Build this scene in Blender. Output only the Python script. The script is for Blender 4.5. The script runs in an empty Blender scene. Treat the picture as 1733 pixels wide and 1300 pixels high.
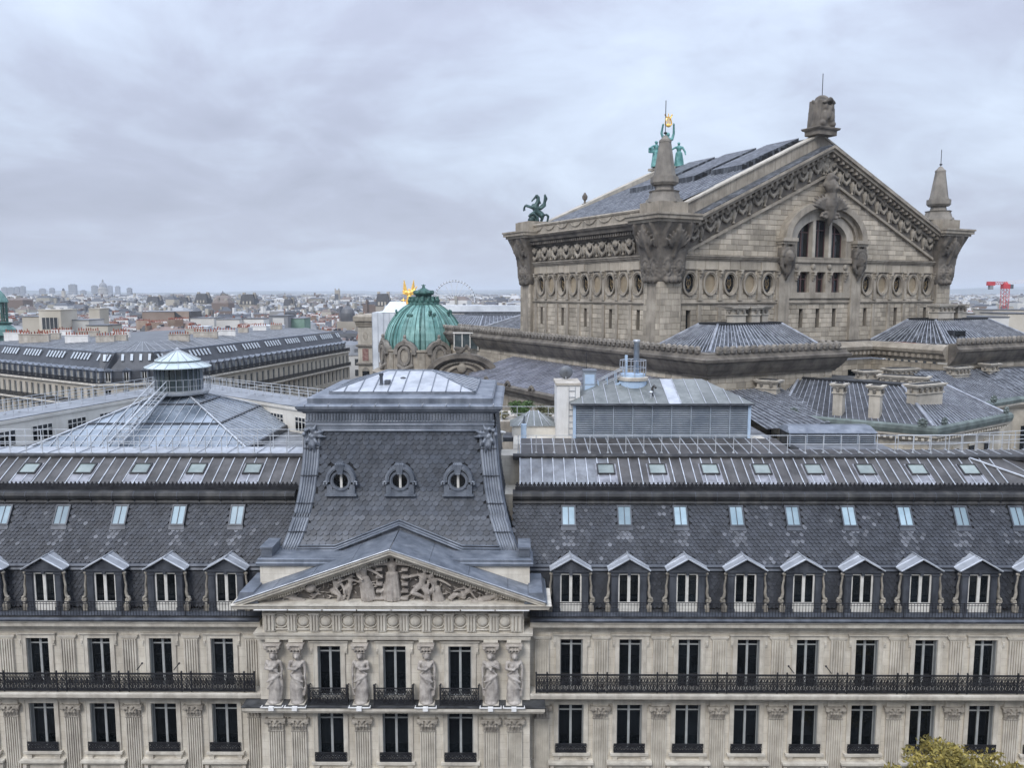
import bpy, math, random
from mathutils import Vector, Matrix
random.seed(7)
R = math.radians
SC = bpy.context.scene
COL = SC.collection

# ------------------------------------------------------------------ camera
F_PX = 1385.0                       # focal length in photograph pixels (1733 wide)
CAM_H = 36.0
PITCH = math.atan(154 / F_PX)
cd = bpy.data.cameras.new('camera'); cam = bpy.data.objects.new('camera', cd); COL.objects.link(cam)
cam.location = (0, 0, CAM_H); cam.rotation_euler = (math.pi/2 - PITCH, 0, 0)
cd.sensor_fit = 'HORIZONTAL'; cd.sensor_width = 36; cd.lens = 36 * F_PX / 1733
cd.clip_start = 0.5; cd.clip_end = 40000
SC.camera = cam

# ------------------------------------------------------------------ world: overcast sky
W = bpy.data.worlds.new('World'); SC.world = W; W.use_nodes = True
SUN_EL, SUN_AZ = 44, 203            # azimuth measured from +Y (view direction), clockwise
def build_world():
    nt = W.node_tree; nt.nodes.clear(); N = nt.nodes.new; L = nt.links.new
    out = N('ShaderNodeOutputWorld')
    sky = N('ShaderNodeTexSky'); sky.sky_type = 'NISHITA'; sky.sun_disc = False
    sky.sun_elevation = R(SUN_EL); sky.sun_rotation = R(SUN_AZ); sky.air_density = 1.5; sky.dust_density = 3
    bg1 = N('ShaderNodeBackground'); bg1.inputs[1].default_value = 0.1; L(sky.outputs[0], bg1.inputs[0])
    tc = N('ShaderNodeTexCoord'); sep = N('ShaderNodeSeparateXYZ'); L(tc.outputs['Generated'], sep.inputs[0])
    def math_(op, a, b):
        n = N('ShaderNodeMath'); n.operation = op
        for i, q in enumerate((a, b)):
            if q is None: continue
            if isinstance(q, (int, float)): n.inputs[i].default_value = q
            else: L(q, n.inputs[i])
        return n.outputs[0]
    zc = math_('MAXIMUM', sep.outputs[2], 0.0)
    den = math_('ADD', zc, 0.24)
    cx = math_('DIVIDE', sep.outputs[0], den); cy = math_('DIVIDE', sep.outputs[1], den)
    cmb = N('ShaderNodeCombineXYZ'); L(cx, cmb.inputs[0]); L(cy, cmb.inputs[1]); cmb.inputs[2].default_value = 3.7
    def noise(scale, detail, rough, dist, off):
        mp = N('ShaderNodeMapping'); mp.inputs['Location'].default_value = off; mp.inputs['Scale'].default_value = (1, 1.0, 1)
        mp.inputs['Rotation'].default_value = (0, 0, R(-40))
        L(cmb.outputs[0], mp.inputs[0])
        n = N('ShaderNodeTexNoise'); n.inputs['Scale'].default_value = scale; n.inputs['Detail'].default_value = detail
        n.inputs['Roughness'].default_value = rough; n.inputs['Distortion'].default_value = dist
        L(mp.outputs[0], n.inputs['Vector']); return n.outputs[0]
    n1 = noise(0.85, 7, 0.56, 0.5, (4.3, 1.2, 0)); n2 = noise(2.6, 8, 0.6, 0.6, (1.1, 7.7, 2))
    mixn = math_('ADD', math_('MULTIPLY', n1, 0.72), math_('MULTIPLY', n2, 0.28))
    cr = N('ShaderNodeValToRGB'); L(mixn, cr.inputs[0])
    e = cr.color_ramp.elements
    e[0].position = 0.34; e[0].color = (0.335, 0.366, 0.470, 1)
    e[1].position = 0.66; e[1].color = (0.575, 0.660, 0.800, 1)
    m1 = e.new(0.45); m1.color = (0.395, 0.432, 0.550, 1)
    m2 = e.new(0.54); m2.color = (0.475, 0.540, 0.668, 1)
    # overcast sky: three times brighter at the zenith than at the horizon
    lum = math_('ADD', math_('MULTIPLY', math_('POWER', zc, 2.0), 2.3), 0.92)
    lowf = math_('MULTIPLY', math_('POWER', math_('SUBTRACT', 1.0, zc), 14.0), 0.45)
    mh = N('ShaderNodeMix'); mh.data_type = 'RGBA'; L(lowf, mh.inputs[0]); L(cr.outputs[0], mh.inputs[6]); mh.inputs[7].default_value = (0.60, 0.66, 0.755, 1)
    vm = N('ShaderNodeVectorMath'); vm.operation = 'SCALE'; L(mh.outputs[2], vm.inputs[0]); L(lum, vm.inputs['Scale'])
    bg2 = N('ShaderNodeBackground'); bg2.inputs[1].default_value = 1.0; L(vm.outputs[0], bg2.inputs[0])
    mx = N('ShaderNodeMixShader'); mx.inputs[0].default_value = 0.94
    L(bg1.outputs[0], mx.inputs[1]); L(bg2.outputs[0], mx.inputs[2]); L(mx.outputs[0], out.inputs[0])
build_world()

# ------------------------------------------------------------------ sun (veiled) and exposure
sd = bpy.data.lights.new('sun', 'SUN'); sd.energy = 1.5; sd.angle = R(24); sd.color = (1.0, 0.965, 0.92)
so = bpy.data.objects.new('sun', sd); COL.objects.link(so); so.location = (0, 0, 200)
_d = Vector((math.sin(R(SUN_AZ))*math.cos(R(SUN_EL)), math.cos(R(SUN_AZ))*math.cos(R(SUN_EL)), math.sin(R(SUN_EL))))
so.rotation_euler = (-_d).to_track_quat('-Z', 'Y').to_euler()
SC.view_settings.view_transform = 'Standard'; SC.view_settings.look = 'None'
SC.view_settings.exposure = 0.46; SC.view_settings.gamma = 1.0; SC.view_settings.use_curve_mapping = False

# ------------------------------------------------------------------ photograph pixel -> point of the place
_c, _s = math.cos(PITCH), math.sin(PITCH)
def ray(x, y):
    a = (x - 866.5)/F_PX; b = (y - 650)/F_PX
    return (a, _c - b*_s, -_s - b*_c)
def atY(x, y, Y):
    d = ray(x, y); t = Y/d[1]; return Vector((d[0]*t, Y, CAM_H + d[2]*t))
def atZ(x, y, Z):
    d = ray(x, y); t = (Z-CAM_H)/d[2]; return Vector((d[0]*t, d[1]*t, Z))

# ------------------------------------------------------------------ mesh building
class MB:
    def __init__(self): self.v = []; self.f = []
    def add(self, vs, fs):
        o = len(self.v); self.v += [tuple(p) for p in vs]; self.f += [tuple(i+o for i in q) for q in fs]; return self
    def box(self, x0, x1, y0, y1, z0, z1):
        return self.add([(x0,y0,z0),(x1,y0,z0),(x1,y1,z0),(x0,y1,z0),(x0,y0,z1),(x1,y0,z1),(x1,y1,z1),(x0,y1,z1)],
            [(0,3,2,1),(4,5,6,7),(0,1,5,4),(1,2,6,5),(2,3,7,6),(3,0,4,7)])
    def taper(self, x0, x1, y0, y1, z0, z1, ix, iy):      # box whose top is inset
        return self.add([(x0,y0,z0),(x1,y0,z0),(x1,y1,z0),(x0,y1,z0),(x0+ix,y0+iy,z1),(x1-ix,y0+iy,z1),(x1-ix,y1-iy,z1),(x0+ix,y1-iy,z1)],
            [(0,3,2,1),(4,5,6,7),(0,1,5,4),(1,2,6,5),(2,3,7,6),(3,0,4,7)])
    def quad(self, a, b, c, d): return self.add([a,b,c,d], [(0,1,2,3)])
    def poly(self, pts): return self.add(pts, [tuple(range(len(pts)))])
    def prism(self, pts, fn, h0, h1):
        """2D outline (counter-clockwise) extruded: fn(a,b,h) -> xyz"""
        n = len(pts); vs = [fn(a,b,h0) for a,b in pts] + [fn(a,b,h1) for a,b in pts]
        fs = [tuple(range(n)), tuple(range(2*n-1, n-1, -1))] + [(i, n+i, n+(i+1)%n, (i+1)%n) for i in range(n)]
        return self.add(vs, fs)
    def pxz(self, pts, y0, y1): return self.prism(pts, lambda a,b,h:(a,h,b), y0, y1)
    def pyz(self, pts, x0, x1): return self.prism(pts, lambda a,b,h:(h,a,b), x0, x1)
    def pxy(self, pts, z0, z1): return self.prism(pts, lambda a,b,h:(a,b,h), z0, z1)
    def ring_xz(self, cx, cz, rx0, rz0, rx1, rz1, y0, y1, n=24, a0=0, a1=360):
        """flat ring (inner radii 0, outer radii 1) standing in the XZ plane"""
        full = abs(a1-a0) >= 360; m = n if full else n+1; vs = []
        for i in range(m):
            a = R(a0+(a1-a0)*i/n); ca, sa = math.cos(a), math.sin(a)
            for rx, rz in ((rx0,rz0),(rx1,rz1)):
                for y in (y0,y1): vs.append((cx+rx*ca, y, cz+rz*sa))
        fs = []
        for i in range(n):
            p = 4*i; q = 4*((i+1)%m)
            fs += [(p,p+2,q+2,q),(p+1,q+1,q+3,p+3),(p+2,p+3,q+3,q+2),(p,q,q+1,p+1)]
        if not full: fs += [(0,1,3,2),(4*n,4*n+2,4*n+3,4*n+1)]
        return self.add(vs, fs)
    def lathe(self, cx, cy, prof, n=16, sx=1, sy=1, a0=0, a1=360):
        vs = []; full = abs(a1-a0) >= 360; m = n if full else n+1
        for r, z in prof:
            for i in range(m):
                a = R(a0+(a1-a0)*i/n); vs.append((cx+sx*r*math.cos(a), cy+sy*r*math.sin(a), z))
        fs = []
        for j in range(len(prof)-1):
            for i in range(n):
                k = (i+1)%m; fs.append((j*m+i, j*m+k, (j+1)*m+k, (j+1)*m+i))
        if full:
            fs.append(tuple(range(m-1,-1,-1))); t = (len(prof)-1)*m; fs.append(tuple(range(t, t+m)))
        return self.add(vs, fs)
    def tube(self, pts, r, n=6, r1=None, cap=True):
        pts = [Vector(p) for p in pts]; m = len(pts); vs = []; fs = []
        for i, p in enumerate(pts):
            d = (pts[min(i+1,m-1)] - pts[max(i-1,0)]).normalized()
            a = d.cross(Vector((0,0,1)) if abs(d.z) < 0.95 else Vector((0,1,0))).normalized(); b = d.cross(a)
            rr = r if r1 is None else r + (r1-r)*i/(m-1)
            for k in range(n):
                t = 2*math.pi*(k+0.5)/n; vs.append(p + a*math.cos(t)*rr + b*math.sin(t)*rr)
        for i in range(m-1):
            for k in range(n):
                q = (k+1)%n; fs.append((i*n+k, (i+1)*n+k, (i+1)*n+q, i*n+q))
        if cap: fs += [tuple(range(n)), tuple(range(m*n-1, (m-1)*n-1, -1))]
        return self.add(vs, fs)
    def sweep(self, prof, path, closed=False, cap=True):
        """prof = [(outwards, z)...] swept along a 2D path with mitred corners; outwards is to the right of the path"""
        m = len(path); vs = []; fs = []; n = len(prof)
        for i in range(m):
            p = Vector(path[i])
            a = Vector(path[i-1]) if (i > 0 or closed) else None
            b = Vector(path[(i+1)%m]) if (i < m-1 or closed) else None
            n1 = n2 = None
            if a is not None: d = (p-a).normalized(); n1 = Vector((d.y, -d.x))
            if b is not None: d = (b-p).normalized(); n2 = Vector((d.y, -d.x))
            if n1 is None: nn = n2
            elif n2 is None: nn = n1
            else: nn = (n1+n2).normalized(); nn = nn / max(0.3, nn.dot(n1))
            for o, z in prof: vs.append((p.x+nn.x*o, p.y+nn.y*o, z))
        for i in range(m if closed else m-1):
            k = (i+1)%m
            for j in range(n-1): fs.append((i*n+j, k*n+j, k*n+j+1, i*n+j+1))
        if not closed and cap: fs += [tuple(range(n)), tuple(range(m*n-1, (m-1)*n-1, -1))]
        return self.add(vs, fs)
    def ell(self, c, r, rot=None, n=10, m=7):
        """ellipsoid"""
        vs = []; fs = []; c = Vector(c); rx, ry, rz = r if hasattr(r, '__len__') else (r,r,r)
        for j in range(1, m):
            t = math.pi*j/m
            for i in range(n):
                a = 2*math.pi*i/n; p = Vector((rx*math.sin(t)*math.cos(a), ry*math.sin(t)*math.sin(a), rz*math.cos(t)))
                if rot is not None: p = rot @ p
                vs.append(c+p)
        top = Vector((0,0,rz)); bot = Vector((0,0,-rz))
        if rot is not None: top = rot@top; bot = rot@bot
        vs += [c+top, c+bot]; T = (m-1)*n
        for j in range(m-2):
            for i in range(n): k = (i+1)%n; fs.append((j*n+i, (j+1)*n+i, (j+1)*n+k, j*n+k))
        for i in range(n): k = (i+1)%n; fs += [(T, i, k), (T+1, (m-2)*n+k, (m-2)*n+i)]
        return self.add(vs, fs)
    def cap(self, a, b, ra, rb=None, n=8):
        """tapered capsule"""
        a = Vector(a); b = Vector(b); rb = ra if rb is None else rb
        d = (b-a); l = d.length
        if l < 1e-6: return self.ell(a, ra)
        d = d/l; x = d.cross(Vector((0,0,1)) if abs(d.z) < 0.9 else Vector((0,1,0))).normalized(); y = d.cross(x)
        vs = []; fs = []; rings = []
        for t in (-0.95, -0.6, 0): rings.append((a + d*ra*t, ra*math.sqrt(1-t*t)))
        for t in (0, 0.6, 0.95): rings.append((b + d*rb*t, rb*math.sqrt(1-t*t)))
        for p, r in rings:
            for k in range(n):
                q = 2*math.pi*k/n; vs.append(p + x*math.cos(q)*r + y*math.sin(q)*r)
        for i in range(5):
            for k in range(n): q = (k+1)%n; fs.append((i*n+k, i*n+q, (i+1)*n+q, (i+1)*n+k))
        fs += [tuple(range(n-1,-1,-1)), tuple(range(5*n, 6*n))]
        return self.add(vs, fs)
    def chain(self, pts, rs):
        for i in range(len(pts)-1): self.cap(pts[i], pts[i+1], rs[i], rs[i+1])
        return self
    def move(self, fn): self.v = [tuple(fn(*p)) for p in self.v]; return self
    def mesh(self, name, mat=None, smooth=False):
        me = bpy.data.meshes.new(name); me.from_pydata(self.v, [], self.f)
        if mat: me.materials.append(mat)
        if smooth: me.polygons.foreach_set('use_smooth', [True]*len(me.polygons))
        me.update(); return me
    def obj(self, name, mat, parent=None, loc=(0,0,0), rot=(0,0,0), smooth=False, kind=None):
        return link(name, self.mesh(name, mat, smooth), parent, loc, rot, kind=kind)

def link(name, me, parent=None, loc=(0,0,0), rot=(0,0,0), scale=None, kind=None):
    o = bpy.data.objects.new(name, me); COL.objects.link(o)
    o.location = loc; o.rotation_euler = rot
    if scale is not None: o.scale = scale
    if parent is not None: o.parent = parent
    if kind: o['kind'] = kind
    return o
def tag(o, label, cat, group=None):
    o['label'] = label; o['category'] = cat
    if group: o['group'] = group
    return o
def thing(name, label, cat, loc=(0,0,0), rz=0.0, group=None):
    o = bpy.data.objects.new(name, None); COL.objects.link(o); o.empty_display_size = 0.5
    o.location = loc; o.rotation_euler = (0,0,rz)
    return tag(o, label, cat, group)
def dup(root, loc, rz=None, label=None, group=None):
    r = root.copy(); COL.objects.link(r); r.location = loc
    if rz is not None: r.rotation_euler = (0,0,rz)
    if label: r['label'] = label
    if group: r['group'] = group
    for ch in list(root.children):
        c = ch.copy(); COL.objects.link(c); c.parent = r
        for g in list(ch.children):
            d = g.copy(); COL.objects.link(d); d.parent = c
    return r
def sculpt(mb, voxel, smooth=2, name='carving', mat=None, ratio=None):
    """fuse overlapping solids into one continuous carved surface"""
    o = bpy.data.objects.new('tmp', mb.mesh('tmp')); COL.objects.link(o)
    m = o.modifiers.new('r', 'REMESH'); m.mode = 'VOXEL'; m.voxel_size = voxel
    if smooth: s = o.modifiers.new('s', 'SMOOTH'); s.factor = 0.5; s.iterations = smooth
    if ratio: d = o.modifiers.new('d', 'DECIMATE'); d.ratio = ratio
    dg = bpy.context.evaluated_depsgraph_get()
    me = bpy.data.meshes.new_from_object(o.evaluated_get(dg)); me.name = name
    me.materials.clear()
    if mat: me.materials.append(mat)
    me.polygons.foreach_set('use_smooth', [True]*len(me.polygons))
    old = o.data; bpy.data.objects.remove(o); bpy.data.meshes.remove(old)
    return me
def wall_grid(mb, x0, x1, z0, z1, holes, y, depth):
    """wall face at y (facing -y) with openings and their reveals going back to y+depth"""
    xs = sorted({x0, x1} | {h[0] for h in holes} | {h[1] for h in holes}); zs = sorted({z0, z1} | {h[2] for h in holes} | {h[3] for h in holes})
    for i in range(len(xs)-1):
        for j in range(len(zs)-1):
            cx, cz = (xs[i]+xs[i+1])/2, (zs[j]+zs[j+1])/2
            if any(h[0] < cx < h[1] and h[2] < cz < h[3] for h in holes): continue
            mb.quad((xs[i],y,zs[j]), (xs[i+1],y,zs[j]), (xs[i+1],y,zs[j+1]), (xs[i],y,zs[j+1]))
    for a, b, c, d in holes:
        mb.quad((a,y,c),(a,y,d),(a,y+depth,d),(a,y+depth,c)); mb.quad((b,y,c),(b,y+depth,c),(b,y+depth,d),(b,y,d))
        mb.quad((a,y,d),(b,y,d),(b,y+depth,d),(a,y+depth,d)); mb.quad((a,y,c),(a,y+depth,c),(b,y+depth,c),(b,y,c))
    return mb

# ------------------------------------------------------------------ materials
def material(name, c1, c2, scale=0.6, rough=0.8, metal=0.0, bump=0.0, bscale=None, streak=0.0, streak_col=None,
             island=0.0, objrand=0.0, ramp=(0.35, 0.65), stretch=(1,1,1), spec=0.5, blocks=None, rough2=None, objcol=False):
    m = bpy.data.materials.new(name); m.use_nodes = True
    nt = m.node_tree; N = nt.nodes.new; L = nt.links.new; b = nt.nodes['Principled BSDF']
    b.inputs['Roughness'].default_value = rough; b.inputs['Metallic'].default_value = metal
    b.inputs['Specular IOR Level'].default_value = spec
    geo = N('ShaderNodeNewGeometry')
    def noise(sc, st, detail=6, rg=0.6):
        mp = N('ShaderNodeMapping'); mp.inputs['Scale'].default_value = st; L(geo.outputs['Position'], mp.inputs[0])
        n = N('ShaderNodeTexNoise'); n.inputs['Scale'].default_value = sc; n.inputs['Detail'].default_value = detail
        n.inputs['Roughness'].default_value = rg; L(mp.outputs[0], n.inputs['Vector']); return n
    n1 = noise(scale, stretch)
    cr = N('ShaderNodeValToRGB'); L(n1.outputs[0], cr.inputs[0])
    cr.color_ramp.elements[0].position = ramp[0]; cr.color_ramp.elements[0].color = (*c1, 1)
    cr.color_ramp.elements[1].position = ramp[1]; cr.color_ramp.elements[1].color = (*c2, 1)
    col = cr.outputs[0]
    def mixc(fac, a, bcol, mode='MIX'):
        mx = N('ShaderNodeMix'); mx.data_type = 'RGBA'; mx.blend_type = mode
        if isinstance(fac, (int, float)): mx.inputs[0].default_value = fac
        else: L(fac, mx.inputs[0])
        L(a, mx.inputs[6])
        if isinstance(bcol, tuple): mx.inputs[7].default_value = (*bcol, 1)
        else: L(bcol, mx.inputs[7])
        return mx.outputs[2]
    def rampf(src, lo, hi, mul):
        mr = N('ShaderNodeMapRange'); L(src, mr.inputs[0]); mr.inputs[1].default_value = lo; mr.inputs[2].default_value = hi
        mr.inputs[3].default_value = 0; mr.inputs[4].default_value = mul; return mr.outputs[0]
    if streak:
        n2 = noise(1.5, (1,1,0.12), 5, 0.65); col = mixc(rampf(n2.outputs[0], 0.48, 0.74, streak), col, streak_col or tuple(x*0.35 for x in c1))
    if blocks:                                    # tone of single stones, joints too fine to model
        bw, bh, amt = blocks
        mp = N('ShaderNodeMapping'); L(geo.outputs['Position'], mp.inputs[0])
        sp = N('ShaderNodeSeparateXYZ'); L(geo.outputs['Position'], sp.inputs[0])
        ad = N('ShaderNodeMath'); ad.operation = 'ADD'; L(sp.outputs[0], ad.inputs[0]); L(sp.outputs[1], ad.inputs[1])
        cb = N('ShaderNodeCombineXYZ'); L(ad.outputs[0], cb.inputs[0]); L(sp.outputs[2], cb.inputs[1])
        br = N('ShaderNodeTexBrick'); L(cb.outputs[0], br.inputs[0]); br.inputs['Scale'].default_value = 1
        br.inputs['Brick Width'].default_value = bw; br.inputs['Row Height'].default_value = bh; br.inputs['Mortar Size'].default_value = 0.012
        br.inputs['Color1'].default_value = (1-amt,)*3+(1,); br.inputs['Color2'].default_value = (1+amt*0.6,)*3+(1,); br.inputs['Mortar'].default_value = (0.80,0.78,0.76,1)
        br.inputs['Bias'].default_value = 0.1
        col = mixc(1.0, col, br.outputs[0], 'MULTIPLY')
    if island or objrand:
        src = geo.outputs['Random Per Island'] if island else None
        if objrand:
            oi = N('ShaderNodeObjectInfo')
            if src is None: src = oi.outputs['Random']
            else:
                a = N('ShaderNodeMath'); a.operation = 'ADD'; L(src, a.inputs[0]); L(oi.outputs['Random'], a.inputs[1])
                fr = N('ShaderNodeMath'); fr.operation = 'FRACT'; L(a.outputs[0], fr.inputs[0]); src = fr.outputs[0]
        amt = max(island, objrand)
        mr = N('ShaderNodeMapRange'); L(src, mr.inputs[0]); mr.inputs[3].default_value = 1-amt; mr.inputs[4].default_value = 1+amt
        vm = N('ShaderNodeVectorMath'); vm.operation = 'SCALE'; L(col, vm.inputs[0]); L(mr.outputs[0], vm.inputs['Scale']); col = vm.outputs[0]
    if objcol:
        oc_ = N('ShaderNodeObjectInfo'); col = mixc(1.0, col, oc_.outputs['Color'], 'MULTIPLY')
    L(col, b.inputs['Base Color'])
    if rough2 is not None:
        mr = N('ShaderNodeMapRange'); L(n1.outputs[0], mr.inputs[0]); mr.inputs[1].default_value = ramp[0]; mr.inputs[2].default_value = ramp[1]
        mr.inputs[3].default_value = rough; mr.inputs[4].default_value = rough2; L(mr.outputs[0], b.inputs['Roughness'])
    if bump:
        n3 = noise(bscale or scale*6, (1,1,1), 5, 0.65)
        bp = N('ShaderNodeBump'); bp.inputs['Strength'].default_value = min(1.0, bump*4); bp.inputs['Distance'].default_value = bump
        L(n3.outputs[0], bp.inputs['Height']); L(bp.outputs[0], b.inputs['Normal'])
    return m
M = {}
M['stone'] = material('pale_limestone', (0.50,0.455,0.38), (0.68,0.635,0.55), 0.9, 0.85, bump=0.006, bscale=14, streak=0.45, streak_col=(0.24,0.215,0.185), blocks=(1.25,0.46,0.045))
M['stone_trim'] = material('limestone_trim', (0.47,0.43,0.365), (0.65,0.61,0.53), 1.3, 0.85, bump=0.006, bscale=16, streak=0.55, streak_col=(0.20,0.18,0.155))
M['carved'] = material('carved_limestone', (0.30,0.265,0.235), (0.50,0.455,0.395), 2.2, 0.85, bump=0.008, bscale=18, streak=0.4, streak_col=(0.15,0.135,0.12))
M['slate'] = material('blue_black_slate', (0.018,0.020,0.026), (0.036,0.040,0.050), 1.2, 0.55, island=0.25, objrand=0.001, streak=0.35, streak_col=(0.10,0.105,0.115), spec=0.45)
M['slate_pav'] = material('blue_grey_slate', (0.028,0.035,0.048), (0.054,0.064,0.083), 0.9, 0.5, island=0.26, streak=0.45, streak_col=(0.11,0.12,0.14), spec=0.5)
M['slate_obj'] = material('blue_grey_slate_single', (0.028,0.035,0.048), (0.054,0.064,0.083), 0.9, 0.5, objrand=0.26, streak=0.45, streak_col=(0.11,0.12,0.14), spec=0.5)
M['slate_base'] = material('slate_underlay', (0.008,0.009,0.011), (0.014,0.015,0.018), 1.0, 0.8)
M['zinc'] = material('weathered_zinc', (0.10,0.105,0.115), (0.24,0.25,0.265), 0.8, 0.5, metal=0.35, streak=0.6, streak_col=(0.09,0.085,0.08), island=0.16, stretch=(1,1,0.4))
M['zinc_dark'] = material('dark_lead_sheet', (0.034,0.038,0.047), (0.075,0.082,0.097), 1.1, 0.5, metal=0.2, streak=0.45, streak_col=(0.17,0.18,0.20))
M['zinc_mid'] = material('leaden_blue_zinc', (0.10,0.115,0.14), (0.19,0.21,0.245), 1.0, 0.5, metal=0.25, streak=0.45, streak_col=(0.36,0.38,0.41), island=0.06)
M['zinc_bright'] = material('pale_sky_sheen_zinc', (0.36,0.38,0.41), (0.54,0.56,0.59), 0.9, 0.42, metal=0.4, streak=0.3, streak_col=(0.2,0.2,0.2), island=0.12)  # pale base colour helps carry the sky's sheen on wet sheets
M['zinc_brown'] = material('stained_zinc', (0.036,0.033,0.031), (0.100,0.094,0.091), 0.8, 0.45, metal=0.3, streak=0.7, streak_col=(0.06,0.052,0.045), island=0.3)
M['zinc_seam'] = material('zinc_seam', (0.30,0.31,0.33), (0.52,0.54,0.57), 1.5, 0.4, metal=0.4)
M['iron'] = material('black_iron', (0.010,0.010,0.013), (0.026,0.027,0.031), 3, 0.5, spec=0.4)
M['iron_base'] = material('sooty_gutter', (0.012,0.012,0.013), (0.034,0.034,0.036), 1.5, 0.65, streak=0.6, streak_col=(0.10,0.095,0.085))
M['glass'] = material('dark_window_glass', (0.003,0.004,0.005), (0.009,0.012,0.015), 0.6, 0.06, spec=0.5, objrand=0.4)
M['skyglass'] = material('skylight_glass', (0.18,0.26,0.31), (0.28,0.37,0.42), 0.8, 0.42, spec=0.4, objrand=0.3)  # pale blue base colour stands in for reflected sky
M['paint_white'] = material('old_white_paint', (0.56,0.545,0.50), (0.70,0.68,0.63), 2, 0.6)
M['paint_grey'] = material('grey_green_paint', (0.33,0.345,0.345), (0.42,0.435,0.43), 2, 0.55)
M['reveal'] = material('grey_shutter_paint', (0.22,0.235,0.235), (0.29,0.30,0.30), 2, 0.6)
M['steel'] = material('galvanised_steel', (0.38,0.40,0.42), (0.50,0.52,0.55), 2, 0.45, metal=0.5)
M['lamp_white'] = material('white_lamp_housing', (0.75,0.75,0.74), (0.85,0.85,0.84), 2, 0.5)
M['copper'] = material('verdigris_copper', (0.075,0.19,0.175), (0.235,0.40,0.365), 0.5, 0.6, metal=0.1, streak=0.75, streak_col=(0.025,0.07,0.065), stretch=(1,1,0.3), bump=0.004, objrand=0.22)
M['copper_dark'] = material('dark_verdigris', (0.012,0.05,0.042), (0.045,0.13,0.11), 1.2, 0.6, streak=0.4, streak_col=(0.09,0.22,0.19))
M['bronze'] = material('green_bronze', (0.018,0.040,0.040), (0.055,0.105,0.10), 0.9, 0.5, metal=0.3, bump=0.01)
M['gold'] = material('gilded_bronze', (0.85,0.48,0.10), (1.0,0.68,0.20), 1.5, 0.35, metal=0.7)
M['ostone'] = material('opera_wall_stone', (0.30,0.262,0.205), (0.46,0.405,0.325), 0.25, 0.88, island=0.24, streak=0.55, streak_col=(0.15,0.13,0.105), bump=0.01, bscale=6)
M['otrim'] = material('opera_trim_stone', (0.225,0.195,0.155), (0.39,0.345,0.28), 0.45, 0.88, streak=0.6, streak_col=(0.10,0.088,0.074), bump=0.012, bscale=5, blocks=(2.2,60,0.05))
M['odark'] = material('sooted_carved_stone', (0.075,0.066,0.056), (0.20,0.175,0.145), 0.55, 0.9, streak=0.4, streak_col=(0.045,0.04,0.036), bump=0.02, bscale=3)
M['ocarve'] = material('opera_carved_stone', (0.17,0.15,0.122), (0.37,0.33,0.27), 0.7, 0.9, bump=0.02, bscale=4)
M['ojoint'] = material('stone_joint', (0.16,0.14,0.115), (0.21,0.185,0.15), 1, 0.9)
M['lead'] = material('streaked_lead_roof', (0.019,0.021,0.026), (0.058,0.063,0.073), 0.6, 0.45, metal=0.2, streak=0.75, streak_col=(0.30,0.32,0.35), island=0.2, stretch=(1,1,0.5))
M['lead_seam'] = material('pale_lead_roll', (0.20,0.21,0.24), (0.42,0.44,0.48), 1.2, 0.45, metal=0.3)
M['blue_paint'] = material('pale_blue_painted_steel', (0.33,0.44,0.58), (0.42,0.53,0.66), 1.5, 0.5)
M['louver'] = material('blue_grey_louvre', (0.22,0.26,0.31), (0.34,0.38,0.43), 1.2, 0.5, metal=0.2)
M['terracotta'] = material('terracotta_pot', (0.19,0.055,0.035), (0.31,0.11,0.07), 2, 0.85, island=0.25, objrand=0.25)
M['brick'] = material('chimney_render', (0.30,0.265,0.22), (0.50,0.46,0.40), 0.8, 0.9, island=0.2, streak=0.4)
M['leaf'] = material('green_leaf', (0.035,0.075,0.02), (0.09,0.15,0.045), 3, 0.7, island=0.4)
M['leaf_autumn'] = material('yellowing_leaf', (0.13,0.115,0.025), (0.32,0.25,0.06), 1.5, 0.7, island=0.45)
M['bark'] = material('grey_bark', (0.06,0.05,0.04), (0.12,0.10,0.08), 4, 0.9, bump=0.01)
M['pyr_glass'] = material('grey_roof_glass', (0.11,0.135,0.165), (0.26,0.30,0.35), 0.5, 0.12, metal=0.25, objrand=0.10, spec=0.8)
M['lantern_glass'] = material('lantern_glass', (0.035,0.05,0.055), (0.09,0.11,0.115), 0.8, 0.08, spec=0.8)
M['lantern_roof'] = material('pale_glass_roof', (0.36,0.43,0.44), (0.52,0.59,0.60), 0.8, 0.2, spec=0.7)
M['cream'] = material('cream_render', (0.56,0.535,0.48), (0.68,0.655,0.60), 0.6, 0.85, streak=0.25, streak_col=(0.34,0.32,0.28))
M['render_white'] = material('white_render', (0.62,0.61,0.59), (0.74,0.73,0.71), 0.8, 0.85, streak=0.45, streak_col=(0.40,0.37,0.33))
M['zinc_green'] = material('green_grey_zinc', (0.11,0.12,0.115), (0.21,0.22,0.21), 0.7, 0.45, metal=0.3, island=0.15, objrand=0.12, streak=0.4, streak_col=(0.33,0.34,0.33))
M['dish'] = material('grey_dish_paint', (0.10,0.11,0.125), (0.14,0.15,0.165), 2, 0.5)
M['leaf_olive'] = material('olive_leaf', (0.07,0.075,0.035), (0.14,0.14,0.07), 3, 0.7, island=0.4)
M['leaf_dry'] = material('dry_grass_leaf', (0.16,0.15,0.09), (0.26,0.24,0.15), 3, 0.8, island=0.35)
M['ostone_flat'] = material('opera_panel_stone', (0.24,0.19,0.125), (0.34,0.28,0.195), 0.6, 0.88)
M['otrim_pale'] = material('opera_pale_stone', (0.33,0.30,0.25), (0.50,0.455,0.385), 0.5, 0.88, streak=0.5, streak_col=(0.15,0.135,0.115))
M['otrim_dark'] = material('opera_grey_stone', (0.16,0.145,0.125), (0.27,0.245,0.21), 0.6, 0.9, streak=0.4, streak_col=(0.08,0.07,0.06))
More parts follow.
